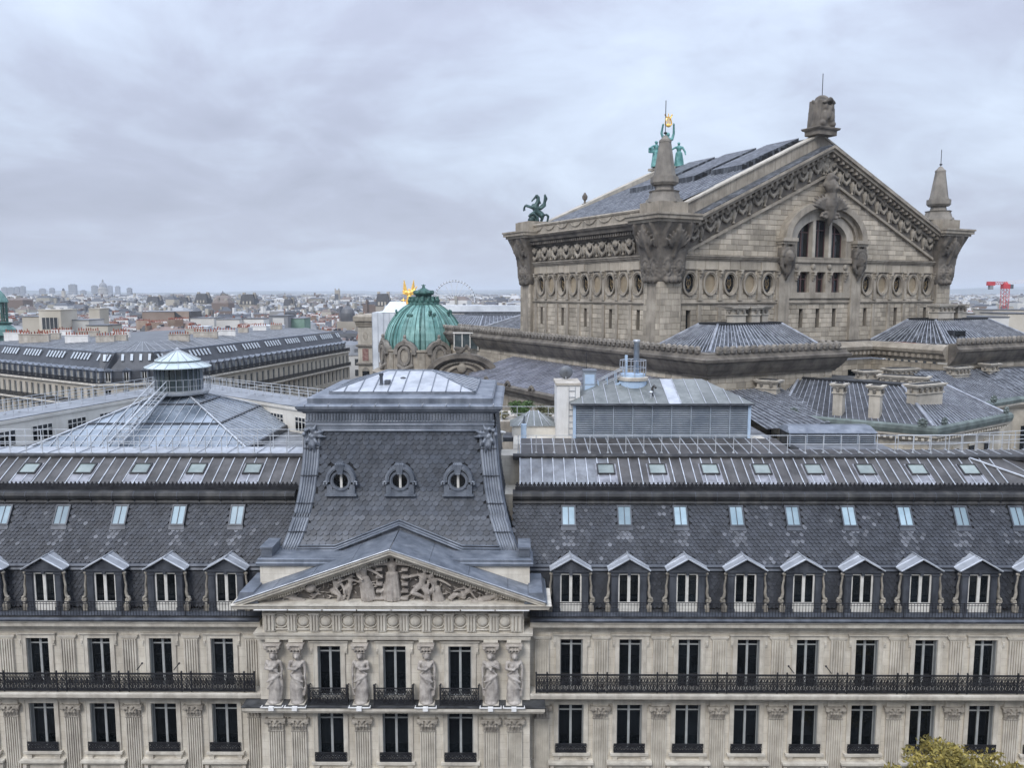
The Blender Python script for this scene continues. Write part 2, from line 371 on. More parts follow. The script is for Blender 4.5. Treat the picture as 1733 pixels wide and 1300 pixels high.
M['gold_dull'] = material('tarnished_gilding', (0.16,0.11,0.05), (0.26,0.19,0.10), 1.5, 0.5, metal=0.4)
M['oxblood'] = material('oxblood_window_paint', (0.075,0.04,0.038), (0.11,0.06,0.055), 2, 0.6)
M['odark_pale'] = material('grey_carved_stone', (0.13,0.117,0.10), (0.27,0.243,0.21), 0.6, 0.9, streak=0.4, streak_col=(0.06,0.054,0.048), bump=0.015, bscale=4)
M['lead_mott'] = material('mottled_lead_roof', (0.055,0.055,0.075), (0.20,0.20,0.24), 0.35, 0.5, metal=0.2, island=0.25, objrand=0.2, streak=0.4, streak_col=(0.13,0.115,0.09))
M['oxpanel'] = material('red_mosaic_panel', (0.16,0.07,0.06), (0.30,0.19,0.16), 2, 0.7)
M['tarp'] = material('white_sheeting', (0.48,0.51,0.55), (0.64,0.67,0.70), 0.4, 0.6)
M['annex_stone'] = material('pale_annex_stone', (0.40,0.36,0.295), (0.55,0.505,0.42), 0.5, 0.88, streak=0.4, streak_col=(0.24,0.215,0.175), blocks=(1.6,0.55,0.06))
M['otrim_pale2'] = material('pale_cornice_stone', (0.42,0.385,0.32), (0.56,0.52,0.445), 0.7, 0.88, streak=0.35, streak_col=(0.22,0.2,0.17))
M['gutter_green'] = material('green_grey_gutter', (0.075,0.095,0.088), (0.165,0.20,0.185), 0.8, 0.6, streak=0.5, streak_col=(0.05,0.055,0.055))
M['lead_tile'] = material('brown_grey_lead_sheet', (0.040,0.042,0.048), (0.085,0.088,0.098), 0.6, 0.45, metal=0.2, objrand=0.25, streak=0.35, streak_col=(0.26,0.27,0.29))
M['bronze_pale'] = material('pale_verdigris_bronze', (0.05,0.17,0.165), (0.16,0.36,0.34), 0.8, 0.6, metal=0.1, bump=0.01)
def ramp_material(name, stops, rough=0.85, metal=0.0):
    m = bpy.data.materials.new(name); m.use_nodes = True; nt = m.node_tree; b = nt.nodes['Principled BSDF']; b.inputs['Roughness'].default_value = rough; b.inputs['Metallic'].default_value = metal
    g = nt.nodes.new('ShaderNodeNewGeometry'); cr = nt.nodes.new('ShaderNodeValToRGB'); cr.color_ramp.interpolation = 'CONSTANT'; e = cr.color_ramp.elements
    e[0].position = 0; e[0].color = (*stops[0],1); e[1].position = 1/len(stops); e[1].color = (*stops[1],1)
    for i, c in enumerate(stops[2:]): x = e.new((i+2)/len(stops)); x.color = (*c,1)
    nt.links.new(g.outputs['Random Per Island'], cr.inputs[0]); nt.links.new(cr.outputs[0], b.inputs['Base Color']); return m
M['far_walls'] = ramp_material('distant_walls', [(0.34,0.32,0.27),(0.56,0.55,0.52),(0.22,0.20,0.17),(0.64,0.63,0.61),(0.17,0.13,0.11),(0.42,0.385,0.32),(0.29,0.28,0.27),(0.13,0.13,0.14)])
M['far_roofs'] = ramp_material('distant_roofs', [(0.09,0.096,0.11),(0.18,0.187,0.20),(0.05,0.055,0.066),(0.30,0.31,0.32),(0.12,0.126,0.135),(0.15,0.12,0.105),(0.07,0.076,0.088),(0.42,0.42,0.42)], 0.6, 0.1)
M['asphalt'] = material('city_ground', (0.045,0.046,0.05), (0.075,0.076,0.08), 0.05, 0.9)
M['road'] = material('asphalt_road', (0.04,0.04,0.043), (0.06,0.06,0.063), 0.8, 0.85)
M['paving'] = material('pavement_stone', (0.20,0.195,0.19), (0.28,0.27,0.26), 0.8, 0.85)
M['wooded_hill'] = material('wooded_hill', (0.05,0.065,0.05), (0.10,0.11,0.085), 0.004, 0.95)
M['block_stone'] = material('cream_block_stone', (0.36,0.325,0.265), (0.50,0.455,0.38), 0.4, 0.88, streak=0.35, streak_col=(0.24,0.21,0.17))
M['slate_far'] = material('distant_slate', (0.016,0.018,0.023), (0.034,0.037,0.044), 0.4, 0.55, objrand=0.25)
M['skyglass_w'] = material('bright_roof_glass', (0.38,0.42,0.46), (0.52,0.56,0.60), 0.8, 0.3, spec=0.5)
M['zinc_far'] = material('distant_zinc', (0.105,0.11,0.12), (0.215,0.222,0.235), 0.15, 0.5, metal=0.25, objrand=0.3)
M['zinc_far2'] = material('distant_dull_zinc', (0.07,0.072,0.078), (0.14,0.142,0.15), 0.15, 0.55, metal=0.2, objrand=0.3)
M['brick_far'] = material('distant_chimney_brick', (0.20,0.14,0.11), (0.34,0.27,0.21), 0.3, 0.9, objrand=0.3)
M['wall_cream'] = material('distant_cream_wall', (0.38,0.345,0.28), (0.50,0.46,0.39), 0.1, 0.9, objrand=0.15)
M['wall_white'] = material('distant_white_wall', (0.46,0.45,0.42), (0.62,0.61,0.58), 0.1, 0.9, objrand=0.12)
M['wall_beige'] = material('distant_beige_wall', (0.29,0.26,0.21), (0.41,0.37,0.31), 0.1, 0.9, objrand=0.15)
M['wall_brick'] = material('distant_brown_wall', (0.20,0.15,0.12), (0.29,0.23,0.19), 0.1, 0.9, objrand=0.15)
M['glass_far'] = material('distant_window', (0.03,0.035,0.04), (0.06,0.065,0.07), 0.2, 0.2)
M['tower_grey'] = material('distant_concrete', (0.20,0.205,0.215), (0.27,0.275,0.285), 0.02, 0.85)
M['tower_dark'] = material('distant_dark_glass', (0.07,0.075,0.085), (0.11,0.115,0.125), 0.05, 0.4)
M['tower_pale'] = material('distant_pale_stone', (0.40,0.385,0.355), (0.50,0.48,0.45), 0.05, 0.85)
M['wheel_white'] = material('white_painted_steel', (0.62,0.64,0.66), (0.72,0.74,0.76), 0.2, 0.5)
M['crane_red'] = material('red_crane_paint', (0.42,0.035,0.045), (0.55,0.06,0.07), 0.5, 0.5)
M['crane_white'] = material('white_crane_paint', (0.66,0.60,0.60), (0.75,0.70,0.70), 0.5, 0.5)
M['wall_green'] = material('green_painted_wall', (0.14,0.23,0.18), (0.20,0.30,0.25), 0.5, 0.8)
M['gangway'] = material('sooty_lead_floor', (0.018,0.019,0.021), (0.06,0.062,0.066), 1.6, 0.55, streak=0.4, streak_col=(0.14,0.145,0.15))
M['console'] = material('weathered_console_stone', (0.16,0.145,0.12), (0.36,0.325,0.27), 1.8, 0.85, streak=0.5, streak_col=(0.07,0.065,0.06))
M['rail_white'] = material('pale_galvanised_rail', (0.36,0.38,0.40), (0.50,0.52,0.54), 2, 0.5)
M['slate_pale'] = material('pale_replaced_slate', (0.06,0.064,0.074), (0.115,0.12,0.135), 1.2, 0.5, island=0.35)
M['zinc_pale'] = material('pale_leaden_zinc', (0.17,0.19,0.225), (0.30,0.325,0.365), 1.0, 0.5, metal=0.2, streak=0.4, streak_col=(0.10,0.11,0.13))
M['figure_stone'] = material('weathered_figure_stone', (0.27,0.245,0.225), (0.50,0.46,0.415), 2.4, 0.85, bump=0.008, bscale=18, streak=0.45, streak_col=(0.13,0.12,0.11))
M['copper_rib'] = material('pale_verdigris_rib', (0.10,0.25,0.225), (0.26,0.45,0.40), 0.7, 0.6)
def human(m, base, h, face=0.0, arms=((0.35,-0.1,-0.35),(-0.35,-0.1,-0.35)), stride=0.08, robe=True, lean=0.0, seed=1, legs=None):
    """standing draped figure, one fused body; arms = hand positions from the shoulders in units of height (x, y, z)"""
    b = Vector(base); Rz = Matrix.Rotation(face,3,'Z'); u = h
    P = lambda x,y,z: b + Rz @ Vector((x*u+lean*z*u, y*u, z*u)); q = random.Random(seed)
    if legs:
        for sd, (kn, ft) in zip((-1,1), legs): m.chain([P(sd*0.05,0,0.52),P(*kn),P(*ft)],[0.085*u,0.06*u,0.042*u]); m.cap(P(*ft),P(ft[0]+0.05,ft[1]-0.04,ft[2]-0.02),0.03*u,0.022*u)
    else: m.chain([P(-0.06,-stride,0.01),P(-0.06,-stride*0.9,0.26),P(-0.05,0,0.52)],[0.045*u,0.052*u,0.085*u]); m.chain([P(0.07,stride,0.01),P(0.07,stride*0.2,0.27),P(0.05,0,0.52)],[0.045*u,0.052*u,0.085*u])
    if not legs: m.cap(P(-0.06,-stride,0.015),P(-0.07,-stride-0.07,0.012),0.03*u,0.024*u); m.cap(P(0.07,stride,0.015),P(0.08,stride-0.07,0.012),0.03*u,0.024*u)
    m.chain([P(0,0,0.53),P(0,0,0.64),P(0,0,0.76),P(0,0,0.81)],[0.095*u,0.078*u,0.10*u,0.075*u]); m.cap(P(-0.09,0,0.80),P(0.09,0,0.80),0.05*u)
    m.cap(P(0,0,0.82),P(0,-0.01,0.90),0.036*u); m.ell(P(0,-0.015,0.935),(0.05*u,0.06*u,0.066*u)); m.ell(P(0,0.01,0.955),(0.058*u,0.064*u,0.052*u)); m.ell(P(0,-0.075,0.93),0.015*u)
    for s,(ax,ay,az) in zip((1,-1),arms):
        s0 = P(s*0.125,0,0.80); e = P(s*0.125+ax,ay,0.80+az); mid = (s0+e)/2 + Rz@Vector((s*0.04*u,0.03*u,-0.03*u)); m.chain([s0,mid,e],[0.042*u,0.036*u,0.026*u]); m.ell(e,0.032*u)
        for k in range(3): m.cap(e, e+(e-mid).normalized()*0.05*u+Rz@Vector(((k-1)*0.015*u,0,0)), 0.011*u, 0.008*u, 5)
    if robe:
        for k in range(12): a = 2*math.pi*k/12; x,y = math.cos(a),math.sin(a); m.chain([P(x*0.15,y*0.13,0.01),P(x*0.12+q.uniform(-.01,.01),y*0.10,0.28),P(x*0.085,y*0.075,0.58)],[0.036*u,0.04*u,0.036*u])
    return P
M['relief_stone'] = material('dark_relief_stone', (0.22,0.195,0.175), (0.44,0.40,0.355), 2.2, 0.85, bump=0.008, bscale=18, streak=0.35, streak_col=(0.11,0.10,0.09))  # darker base colour than the wall stone
M['tympanum'] = material('dark_tympanum_stone', (0.10,0.088,0.078), (0.19,0.17,0.15), 1.5, 0.9)  # field darker than the figures before it
M['capital'] = material('dark_capital_stone', (0.20,0.18,0.155), (0.42,0.385,0.33), 2.2, 0.85, bump=0.008, bscale=18)  # darker base colour than the other trim stone
M['slate_block'] = material('grey_mansard_slate', (0.030,0.033,0.040), (0.055,0.059,0.068), 0.5, 0.5, streak=0.3, streak_col=(0.085,0.09,0.10))
M['zinc_block'] = material('grey_zinc_top', (0.075,0.08,0.088), (0.15,0.155,0.165), 0.3, 0.5, metal=0.2, objrand=0.2, streak=0.4, streak_col=(0.22,0.225,0.23))
M['zinc_top'] = material('wet_zinc_top', (0.17,0.18,0.195), (0.33,0.345,0.37), 0.5, 0.35, metal=0.35)
M['city_wall'] = material('city_wall', (0.48,0.47,0.45), (0.64,0.63,0.61), 0.1, 0.9, objcol=True)
M['city_roof'] = material('city_roof', (0.15,0.155,0.165), (0.29,0.295,0.305), 0.15, 0.55, metal=0.15, objcol=True)
M['city_clutter'] = ramp_material('rooftop_clutter', [(0.45,0.44,0.42),(0.10,0.10,0.11),(0.25,0.12,0.08),(0.30,0.30,0.31),(0.60,0.60,0.58),(0.06,0.06,0.07)])
M['ostone_obj'] = material('opera_single_stone', (0.30,0.262,0.205), (0.46,0.405,0.325), 0.25, 0.88, objrand=0.26, streak=0.55, streak_col=(0.15,0.13,0.105), bump=0.01, bscale=6)
M['skyglass_g'] = material('green_grey_roof_glass', (0.15,0.185,0.175), (0.25,0.29,0.275), 0.8, 0.2, spec=0.6, objrand=0.3)
M['zinc_patch'] = material('pale_zinc_patch', (0.15,0.15,0.165), (0.32,0.32,0.345), 1.6, 0.4, metal=0.3, streak=0.4, streak_col=(0.10,0.095,0.09))
# ================================================================== ground, streets, horizon hills
MB().poly([(-16000,-3000,0),(16000,-3000,0),(16000,22000,0),(-16000,22000,0)]).obj('ground', M['asphalt'])['kind'] = 'structure'
MB().box(-70,75,6,38,0.004,0.012).obj('boulevard_road', M['road'])['kind'] = 'structure'
for y0, y1 in ((38,44.6),(0.5,6)): MB().box(-70,75,y0,y1,0.0,0.14).obj('pavement', M['paving'])['kind'] = 'structure'
hb = MB(); n = 160; q = random.Random(12)
for layer, (Y, hmul, base) in enumerate(((9500,1.0,0),(13500,1.35,0))):
    pts = []
    for k in range(n+1):
        X = -Y*0.9 + 1.8*Y*k/n; f = X/Y
        h = 48 + 16*math.sin(f*7+layer*2) + 10*math.sin(f*19+1.3) + 4*math.sin(f*53) + (46 if f > 0.42 else 0)*min(1,max(0,(f-0.42)/0.08)) + q.uniform(-2,2)
        pts.append((X, h*hmul))
    vs = [(x,Y,-5) for x,_ in pts]+[(x,Y+900,h) for x,h in pts]+[(x,Y+2600,-5) for x,_ in pts]; m1 = n+1
    hb.add(vs, [(k,k+1,m1+k+1,m1+k) for k in range(n)]+[(m1+k,m1+k+1,2*m1+k+1,2*m1+k) for k in range(n)])
hb.obj('hills', M['wooded_hill'], smooth=True)['kind'] = 'structure'
# the store the photograph was taken from, under and behind the camera
DS = thing('department_store', 'pale stone department store across the boulevard, below the viewpoint', 'building', (0,-12,0))
m = MB(); hs = [(x,x+2.2,z,z+2.9) for x in range(-60,60,4) for z in (1,6,11,16,21,26)]
wall_grid(m,-70,70,0,33.6,hs,0,0.5); m.v = [(-x,11.0-y+0.0,z) for x,y,z in m.v]; m.obj('facade_wall', M['stone'], DS); MB().box(-70,70,-30,10.4,0,33.4).obj('mass', M['slate_base'], DS); MB().box(-70,70,9.5,11.6,33.4,34.2).obj('parapet', M['stone_trim'], DS)
# ================================================================== the bank building across the boulevard
BK = thing('bank_building', 'long pale limestone building with dark slate mansard and central pedimented pavilion', 'building', (0, 45, 0), -0.006)
PX, PW = -6.6, 7.62                      # centre and half width of the pavilion
XR = [3.41 + 3.379*i for i in range(9)]  # bay centres of the two wings
XL = [-16.66 - 3.547*i for i in range(5)]
WL0, WR1 = -46.0, 32.6                   # outer ends
PY = -1.0                                # pavilion face stands 1 m proud

# ---- window meshes (frame with mullion and transom; pane as sub-part)
def window_mesh(name, w, h, mat, bar=0.07, mull=0.13, transom=0.8, bottom=0.0):
    m = MB(); hw = w/2
    m.box(-hw, -hw+bar, -0.05, 0.05, 0, h); m.box(hw-bar, hw, -0.05, 0.05, 0, h)
    m.box(-hw+bar, hw-bar, -0.05, 0.05, h-bar, h); m.box(-hw+bar, hw-bar, -0.05, 0.05, 0, bar)
    m.box(-mull/2, mull/2, -0.065, 0.045, bar, h-bar)
    if transom: m.box(-hw+bar, hw-bar, -0.055, 0.043, h*transom-0.03, h*transom+0.03)
    if bottom: m.box(-hw+bar, hw-bar, -0.058, 0.04, bar, bottom); m.box(-hw+bar+0.08, -mull/2-0.06, -0.07, -0.055, bar+0.1, bottom-0.1); m.box(mull/2+0.06, hw-bar-0.08, -0.07, -0.055, bar+0.1, bottom-0.1)
    return m.mesh(name, mat)
def pane_mesh(w, h):
    return MB().box(-w/2+0.04, w/2-0.04, 0.005, 0.02, 0.04, h-0.04).mesh('pane', M['glass'])
def put_window(fm, pm, x, y, z, parent, panel=None):
    w = link('window', fm, parent, (x, y, z)); link('pane', pm, w)
    return w
wA = window_mesh('window', 1.30, 3.15, M['paint_grey'], transom=0.84); pA = pane_mesh(1.30, 3.15)
wB = window_mesh('window', 1.47, 2.90, M['paint_grey'], transom=0.83); pB = pane_mesh(1.47, 2.90)
wD = window_mesh('dormer_window', 1.26, 2.30, M['paint_white'], bar=0.09, mull=0.17, transom=0, bottom=0.56); pD = pane_mesh(1.26, 2.30)

Z_A0, Z_A1 = 13.22, 16.40    # upper floor windows
Z_B0, Z_B1 = 9.48, 12.36     # lower floor windows
Z_C0, Z_C1 = 4.9, 8.1
def facade(xa, xb, xs, y, name):
    holes = []
    for x in xs:
        holes += [(x-0.65, x+0.65, Z_A0, Z_A1), (x-0.735, x+0.735, Z_B0, Z_B1), (x-0.735, x+0.735, Z_C0, Z_C1), (x-0.9, x+0.9, 0.3, 3.4)]
    m = MB(); wall_grid(m, xa, xb, 0, 17.05, holes, y, 0.42)
    m.quad((xa,y+0.42,0),(xa,y,0),(xa,y,17.05),(xa,y+0.42,17.05)); m.quad((xb,y,0),(xb,y+0.42,0),(xb,y+0.42,17.05),(xb,y,17.05))
    m.obj(name, M['stone'], BK)
    for x in xs:
        put_window(wA, pA, x, y+0.33, Z_A0, BK); put_window(wB, pB, x, y+0.33, Z_B0, BK)
        put_window(wB, pB, x, y+0.33, Z_C0+0.1, BK)
facade(PX+PW, WR1, XR, 0, 'facade_wall'); facade(WL0, PX-PW, XL, 0, 'facade_wall')
XP = [PX-3.68, PX, PX+3.68]
facade(PX-PW, PX+PW, XP, PY, 'facade_wall')
# grey painted reveals (folded shutters) of the openings
mr = MB().box(-0.02, 0.02, 0, 0.27, 0, 3.14).mesh('folded_shutter', M['reveal']); mr2 = MB().box(-0.02, 0.02, 0, 0.27, 0, 2.86).mesh('folded_shutter', M['reveal'])
for xs, y in ((XR,0),(XL,0),(XP,PY)):
    for x in xs:
        for s in (-1,1):
            link('folded_shutter', mr, BK, (x+s*0.625, y+0.03, Z_A0+0.01)); link('folded_shutter', mr2, BK, (x+s*0.71, y+0.03, Z_B0+0.01))

# ---- surrounds
def surround_mesh(name, w, h, ear=True, hood=True, sill=False):
    m = MB(); hw = w/2; t = 0.2
    m.box(-hw-t, -hw+0.004, -0.07, 0.03, 0, h); m.box(hw-0.004, hw+t, -0.07, 0.03, 0, h); m.box(-hw-t, hw+t, -0.073, 0.03, h-0.004, h+t)
    m.box(-hw-t-0.05, -hw-t, -0.10, 0.03, 0, h+t+0.04); m.box(hw+t, hw+t+0.05, -0.10, 0.03, 0, h+t+0.04); m.box(-hw-t-0.05, hw+t+0.05, -0.103, 0.03, h+t, h+t+0.06)
    if ear:
        for s in (-1,1): m.box(s*(hw+t+0.12)-0.08, s*(hw+t+0.12)+0.08, -0.09, 0.03, h-0.42, h+t+0.06); m.box(s*(hw+t+0.12)-0.06, s*(hw+t+0.12)+0.06, -0.15, 0.03, h-0.30, h-0.12)
    if hood: m.box(-hw-t-0.26, hw+t+0.26, -0.18, 0.03, h+t+0.06, h+t+0.13); m.box(-hw-t-0.22, hw+t+0.22, -0.14, 0.03, h+t+0.02, h+t+0.064)
    return m.mesh(name, M['stone_trim'])
sA = surround_mesh('window_surround', 1.30, Z_A1-Z_A0-0.1); sB = surround_mesh('window_surround', 1.47, Z_B1-Z_B0, ear=False, hood=False)
# sill, little consoles and the hooded cornice of the storey below
m = MB(); m.box(-1.10, 1.10, -0.26, 0.03, -0.16, -0.02); m.box(-1.02, 1.02, -0.17, 0.03, -0.24, -0.16)
for s in (-1,1): m.box(s*0.82-0.13, s*0.82+0.13, -0.16, 0.03, -0.48, -0.24); m.box(s*0.82-0.16, s*0.82+0.16, -0.20, 0.03, -0.30, -0.242)
m.box(-1.30, 1.30, -0.42, 0.03, -0.62, -0.50); m.box(-1.24, 1.24, -0.33, 0.03, -0.71, -0.62); m.box(-1.16, 1.16, -0.22, 0.03, -0.82, -0.71)
for s in (-1,1): m.box(s*1.08-0.1, s*1.08+0.1, -0.26, 0.03, -1.18, -0.82)
m.box(-0.9, 0.9, -0.06, 0.03, -1.25, -0.9)
m_sill = m.mesh('window_sill', M['stone_trim'])
# fluted pilasters
def pilaster_mesh(name, w, h, n, base=False):
    m = MB(); m.box(-w/2, w/2, -0.08, 0.02, 0, h)
    fw = w/(2*n+1)
    for k in range(n+1): m.box(-w/2+2*k*fw, -w/2+(2*k+1)*fw, -0.165, -0.07, 0.02, h-0.05)
    return m.mesh(name, M['stone_trim'])
pilA = pilaster_mesh('pilaster', 0.78, 3.15, 5); pilB = pilaster_mesh('pilaster', 0.84, 7.4, 6)
m = MB(); m.box(-0.52, 0.52, -0.16, 0.02, 0, 0.10); m.box(-0.46, 0.46, -0.14, 0.02, -0.07, 0); capA = m.mesh('pilaster_capital', M['stone_trim'])
# composite capital carved with leaves and volutes
def capital_mesh():
    m = MB(); m.taper(-0.40, 0.40, -0.16, 0.10, 0, 0.62, -0.10, -0.02); m.box(-0.60, 0.60, -0.27, 0.06, 0.64, 0.74); m.box(-0.45,0.45,-0.19,0.06,-0.06,0.03)
    for row, (n, z, h, r) in enumerate(((4,0.10,0.26,0.07),(3,0.30,0.26,0.075))):
        for k in range(n):
            x = -0.36 + 0.72*(k+0.5)/n
            m.chain([(x,-0.16,z),(x,-0.23,z+h*0.7),(x,-0.31,z+h),(x,-0.31,z+h-0.06)], [r,r,r*0.8,r*0.5])
    for s in (-1,1):
        for t in range(7):
            a = t*0.8; rr = 0.13*(1-t/8); m.ell((s*(0.46+rr*math.cos(a)*0.8), -0.27, 0.52+rr*math.sin(a)), 0.055, n=6, m=4)
        m.cap((s*0.1,-0.24,0.45),(s*0.4,-0.26,0.60),0.05)
    m.ell((0,-0.27,0.62),(0.12,0.08,0.12)); m.ell((0,-0.25,0.42),(0.08,0.06,0.12))
    return sculpt(m, 0.032, 1, 'capital', M['capital'])
capB = capital_mesh()
def put_pil(x, y, upper=True, zc=11.58):
    if upper: link('pilaster', pilA, BK, (x, y, 13.15)); link('pilaster_capital', capA, BK, (x, y, 16.40))
    p = link('pilaster', pilB, BK, (x, y, zc-7.4)); link('capital', capB, p, (0, 0, 7.4))
    MB().box(x-0.44, x+0.44, y-0.12, y+0.02, zc+0.72, zc+1.32).obj('frieze_block', M['stone_trim'], BK)
for i in range(9): put_pil(XR[i]+1.69, 0)
put_pil(1.72, 0)
for i in range(5): put_pil(XL[i]-1.77, 0)
put_pil(XL[0]+1.77, 0)
PILX = [PX-6.78, PX-5.48, PX-1.86, PX+1.82, PX+5.42, PX+6.75]
for x in PILX: put_pil(x, PY, False, 11.32)
for xs, y, st in ((XR,0,True),(XL,0,True),(XP,PY,True)):
    for x in xs:
        link('window_surround', sA, BK, (x, y, Z_A0)); link('window_surround', sB, BK, (x, y, Z_B0)); link('window_sill', m_sill, BK, (x, y, Z_B0))

# ---- horizontal mouldings of the wings and pavilion
def run(name, prof, segs, mat):
    for path in segs: MB().sweep(prof, path).obj(name, mat, BK)
wing_r = [(PX+PW+0.012,0),(WR1,0)]; wing_l = [(WL0,0),(PX-PW-0.012,0)]
pavp = [(PX-PW,0.5),(PX-PW,PY),(PX+PW,PY),(PX+PW,0.5)]
run('eaves_cornice', [(-0.05,16.72),(0.06,16.72),(0.10,16.86),(0.16,16.90),(0.18,17.04),(0.34,17.10),(0.62,17.22),(0.66,17.42),(0.74,17.50),(0.76,17.58),(-0.05,17.60)], (wing_l, wing_r), M['stone_trim'])
run('zinc_gutter', [(-0.05,17.605),(0.80,17.585),(0.83,17.70),(0.70,17.78),(-0.05,17.84)], (wing_l, wing_r), M['zinc_dark'])
# balcony slab with its dentil course
run('balcony_slab', [(-0.05,12.88),(0.10,12.88),(0.16,12.98),(0.30,13.0),(0.34,13.06),(0.90,13.10),(0.98,13.16),(1.02,13.34),(1.02,13.42),(-0.05,13.46)], (wing_l, wing_r), M['stone_trim'])
run('balcony_slab', [(-0.05,12.40),(0.10,12.40),(0.18,12.50),(0.34,12.54),(0.38,12.62),(0.72,12.68),(0.78,12.78),(0.82,12.84),(0.82,13.04),(-0.05,13.10)], ([(PX-PW,0.0),(PX-PW,PY),(PX+PW,PY),(PX+PW,0.0)],), M['stone_trim'])
run('ledge_lead', [(-0.05,13.105),(0.84,13.045),(0.84,13.02),(0.85,13.075),(-0.05,13.125)], ([(PX-PW,0.0),(PX-PW,PY),(PX+PW,PY),(PX+PW,0.0)],), M['gangway'])
m = MB().box(-0.055,0.055,-0.29,0.0,0,0.11); md = m.mesh('dentil', M['stone_trim'])
def dentils(xa, xb, y, z, step=0.24):
    mm = MB(); n = int((xb-xa)/step)
    for k in range(n): x = xa + (k+0.5)*(xb-xa)/n; mm.box(x-0.06, x+0.06, y-0.28, y-0.02, z, z+0.105)
    return mm.obj('dentil_course', M['stone_trim'], BK, kind='stuff')
dentils(PX+PW+0.9, WR1-0.3, 0, 12.89); dentils(WL0, PX-PW-0.9, 0, 12.89); dentils(PX-PW+0.1, PX+PW-0.1, PY, 12.43)
run('architrave_band', [(-0.05,12.42),(0.05,12.42),(0.05,12.52),(0.08,12.53),(0.08,12.70),(-0.05,12.72)], ([(PX+PW+0.012,0),(WR1,0)],[(WL0,0),(PX-PW-0.012,0)]), M['stone_trim'])
run('sill_band', [(-0.03,8.85),(0.05,8.85),(0.07,8.98),(0.05,9.02),(-0.03,9.04)], (wing_l, wing_r, pavp), M['stone_trim'])

# ---- iron balcony railing: bays of scrolled ironwork
def scroll_panel(w, h, n, bar=0.022):
    """flat wrought panel: rails, n lyre-shaped scroll units"""
    m = MB(); t = 0.02
    m.box(-w/2, w/2, -t*1.6, t*1.6, h-0.05, h); m.box(-w/2, w/2, -t, t, 0.0, 0.045); m.box(-w/2, w/2, -t*0.9, t*0.9, h*0.80, h*0.80+0.022)
    u = w/n
    for k in range(n):
        c = -w/2 + (k+0.5)*u
        for s in (-1,1):
            m.ring_xz(c+s*u*0.27, h*0.66, u*0.15, h*0.085, u*0.15+bar*1.1, h*0.085+bar*1.1, -t*0.8, t*0.8, 10)
            m.ring_xz(c+s*u*0.24, h*0.30, u*0.17, h*0.17, u*0.17+bar, h*0.17+bar, -t*0.75, t*0.75, 10)
            m.tube([(c, 0, 0.05),(c+s*u*0.10,0,h*0.22),(c+s*u*0.40,0,h*0.42),(c+s*u*0.36,0,h*0.56),(c+s*u*0.06,0,h*0.72),(c,0,h*0.80)], bar*0.62, 4)
            m.tube([(c+s*u*0.5, 0, 0.05),(c+s*u*0.30,0,h*0.16),(c+s*u*0.06,0,h*0.40),(c+s*u*0.12,0,h*0.52)], bar*0.55, 4)
            m.ring_xz(c+s*u*0.25, h*0.895, u*0.12, h*0.055, u*0.12+bar*0.8, h*0.055+bar*0.8, -t*0.7, t*0.7, 8)
        m.box(c-u/2-bar*0.3, c-u/2+bar*0.3, -t*0.8, t*0.8, 0.045, h*0.80)
        m.box(c-bar*0.3, c+bar*0.3, -t*0.6, t*0.6, 0.045, h*0.80)
        m.ell((c, 0, h*0.33), (u*0.09, 0.02, h*0.09), n=6, m=4)
        m.box(c-u*0.42, c+u*0.42, -t*0.5, t*0.5, 0.06, 0.17); m.ring_xz(c, h*0.50, u*0.10, h*0.06, u*0.10+bar, h*0.06+bar, -t*0.6, t*0.6, 8); m.box(c-u/4-bar*0.25, c-u/4+bar*0.25, -t*0.5, t*0.5, 0.1, h*0.55); m.box(c+u/4-bar*0.25, c+u/4+bar*0.25, -t*0.5, t*0.5, 0.1, h*0.55)
    return m.mesh('railing_panel', M['iron'])
def post_mesh(h):
    m = MB(); m.box(-0.035,0.035,-0.035,0.035,0,h); m.ell((0,0,h+0.09),(0.055,0.055,0.075)); m.cap((0,0,h),(0,0,h+0.05),0.03,0.03); return m.mesh('railing_post', M['iron'])
post = post_mesh(1.08)
def balcony(xa, xb, centres, gap, y, z):
    """long railing: pairs of posts between the bays, a scrolled panel in front of each bay and a narrow one between"""
    rl = MB(); rl.box(xa, xb, y-0.045, y+0.045, z+1.065, z+1.10); rl.obj('handrail', M['iron'], BK)
    cs = sorted(centres); half = gap/2-0.27
    cache = {}
    def panel(a, b):
        w = round(b-a, 2); n = max(1, round(w/0.34))
        if w < 0.12: return
        if w not in cache: cache[w] = scroll_panel(w, 1.04, n, 0.032)
        link('railing_panel', cache[w], BK, ((a+b)/2, y, z+0.03))
    edges = [xa]
    for c in cs:
        for e in (c-half, c+half):
            if xa+0.2 < e < xb-0.2: edges.append(e)
    edges.append(xb)
    for a, b in zip(edges[:-1], edges[1:]): panel(a+0.035, b-0.035)
    for e in edges: link('railing_post', post, BK, (e, y, z))
balcony(PX+PW+0.35, WR1-0.4, XR, 3.379, -0.90, 13.50); balcony(WL0+0.5, PX-PW-0.35, XL, 3.547, -0.90, 13.50)
for x in XP:                                            # three balconettes of the pavilion
    pm = scroll_panel(2.10, 1.0, 5, 0.032); link('railing_panel', pm, BK, (x, PY-0.62, 13.12))
    for s in (-1,1):
        link('railing_post', post, BK, (x+s*1.08, PY-0.62, 13.1)); sp = scroll_panel(0.5, 1.0, 1); link('railing_panel', sp, BK, (x+s*1.08, PY-0.33, 13.12), (0,0,R(90)))
    MB().box(x-1.13, x+1.13, PY-0.66, PY-0.02, 13.06, 13.115).obj('balconette_floor', M['iron_base'], BK)
# window guards of the lower storey
gm = scroll_panel(1.80, 0.55, 5, 0.034)
for xs, y in ((XR,0),(XL,0),(XP,PY)):
    for x in xs:
        link('window_guard', gm, BK, (x, y-0.16, Z_B0+0.0))

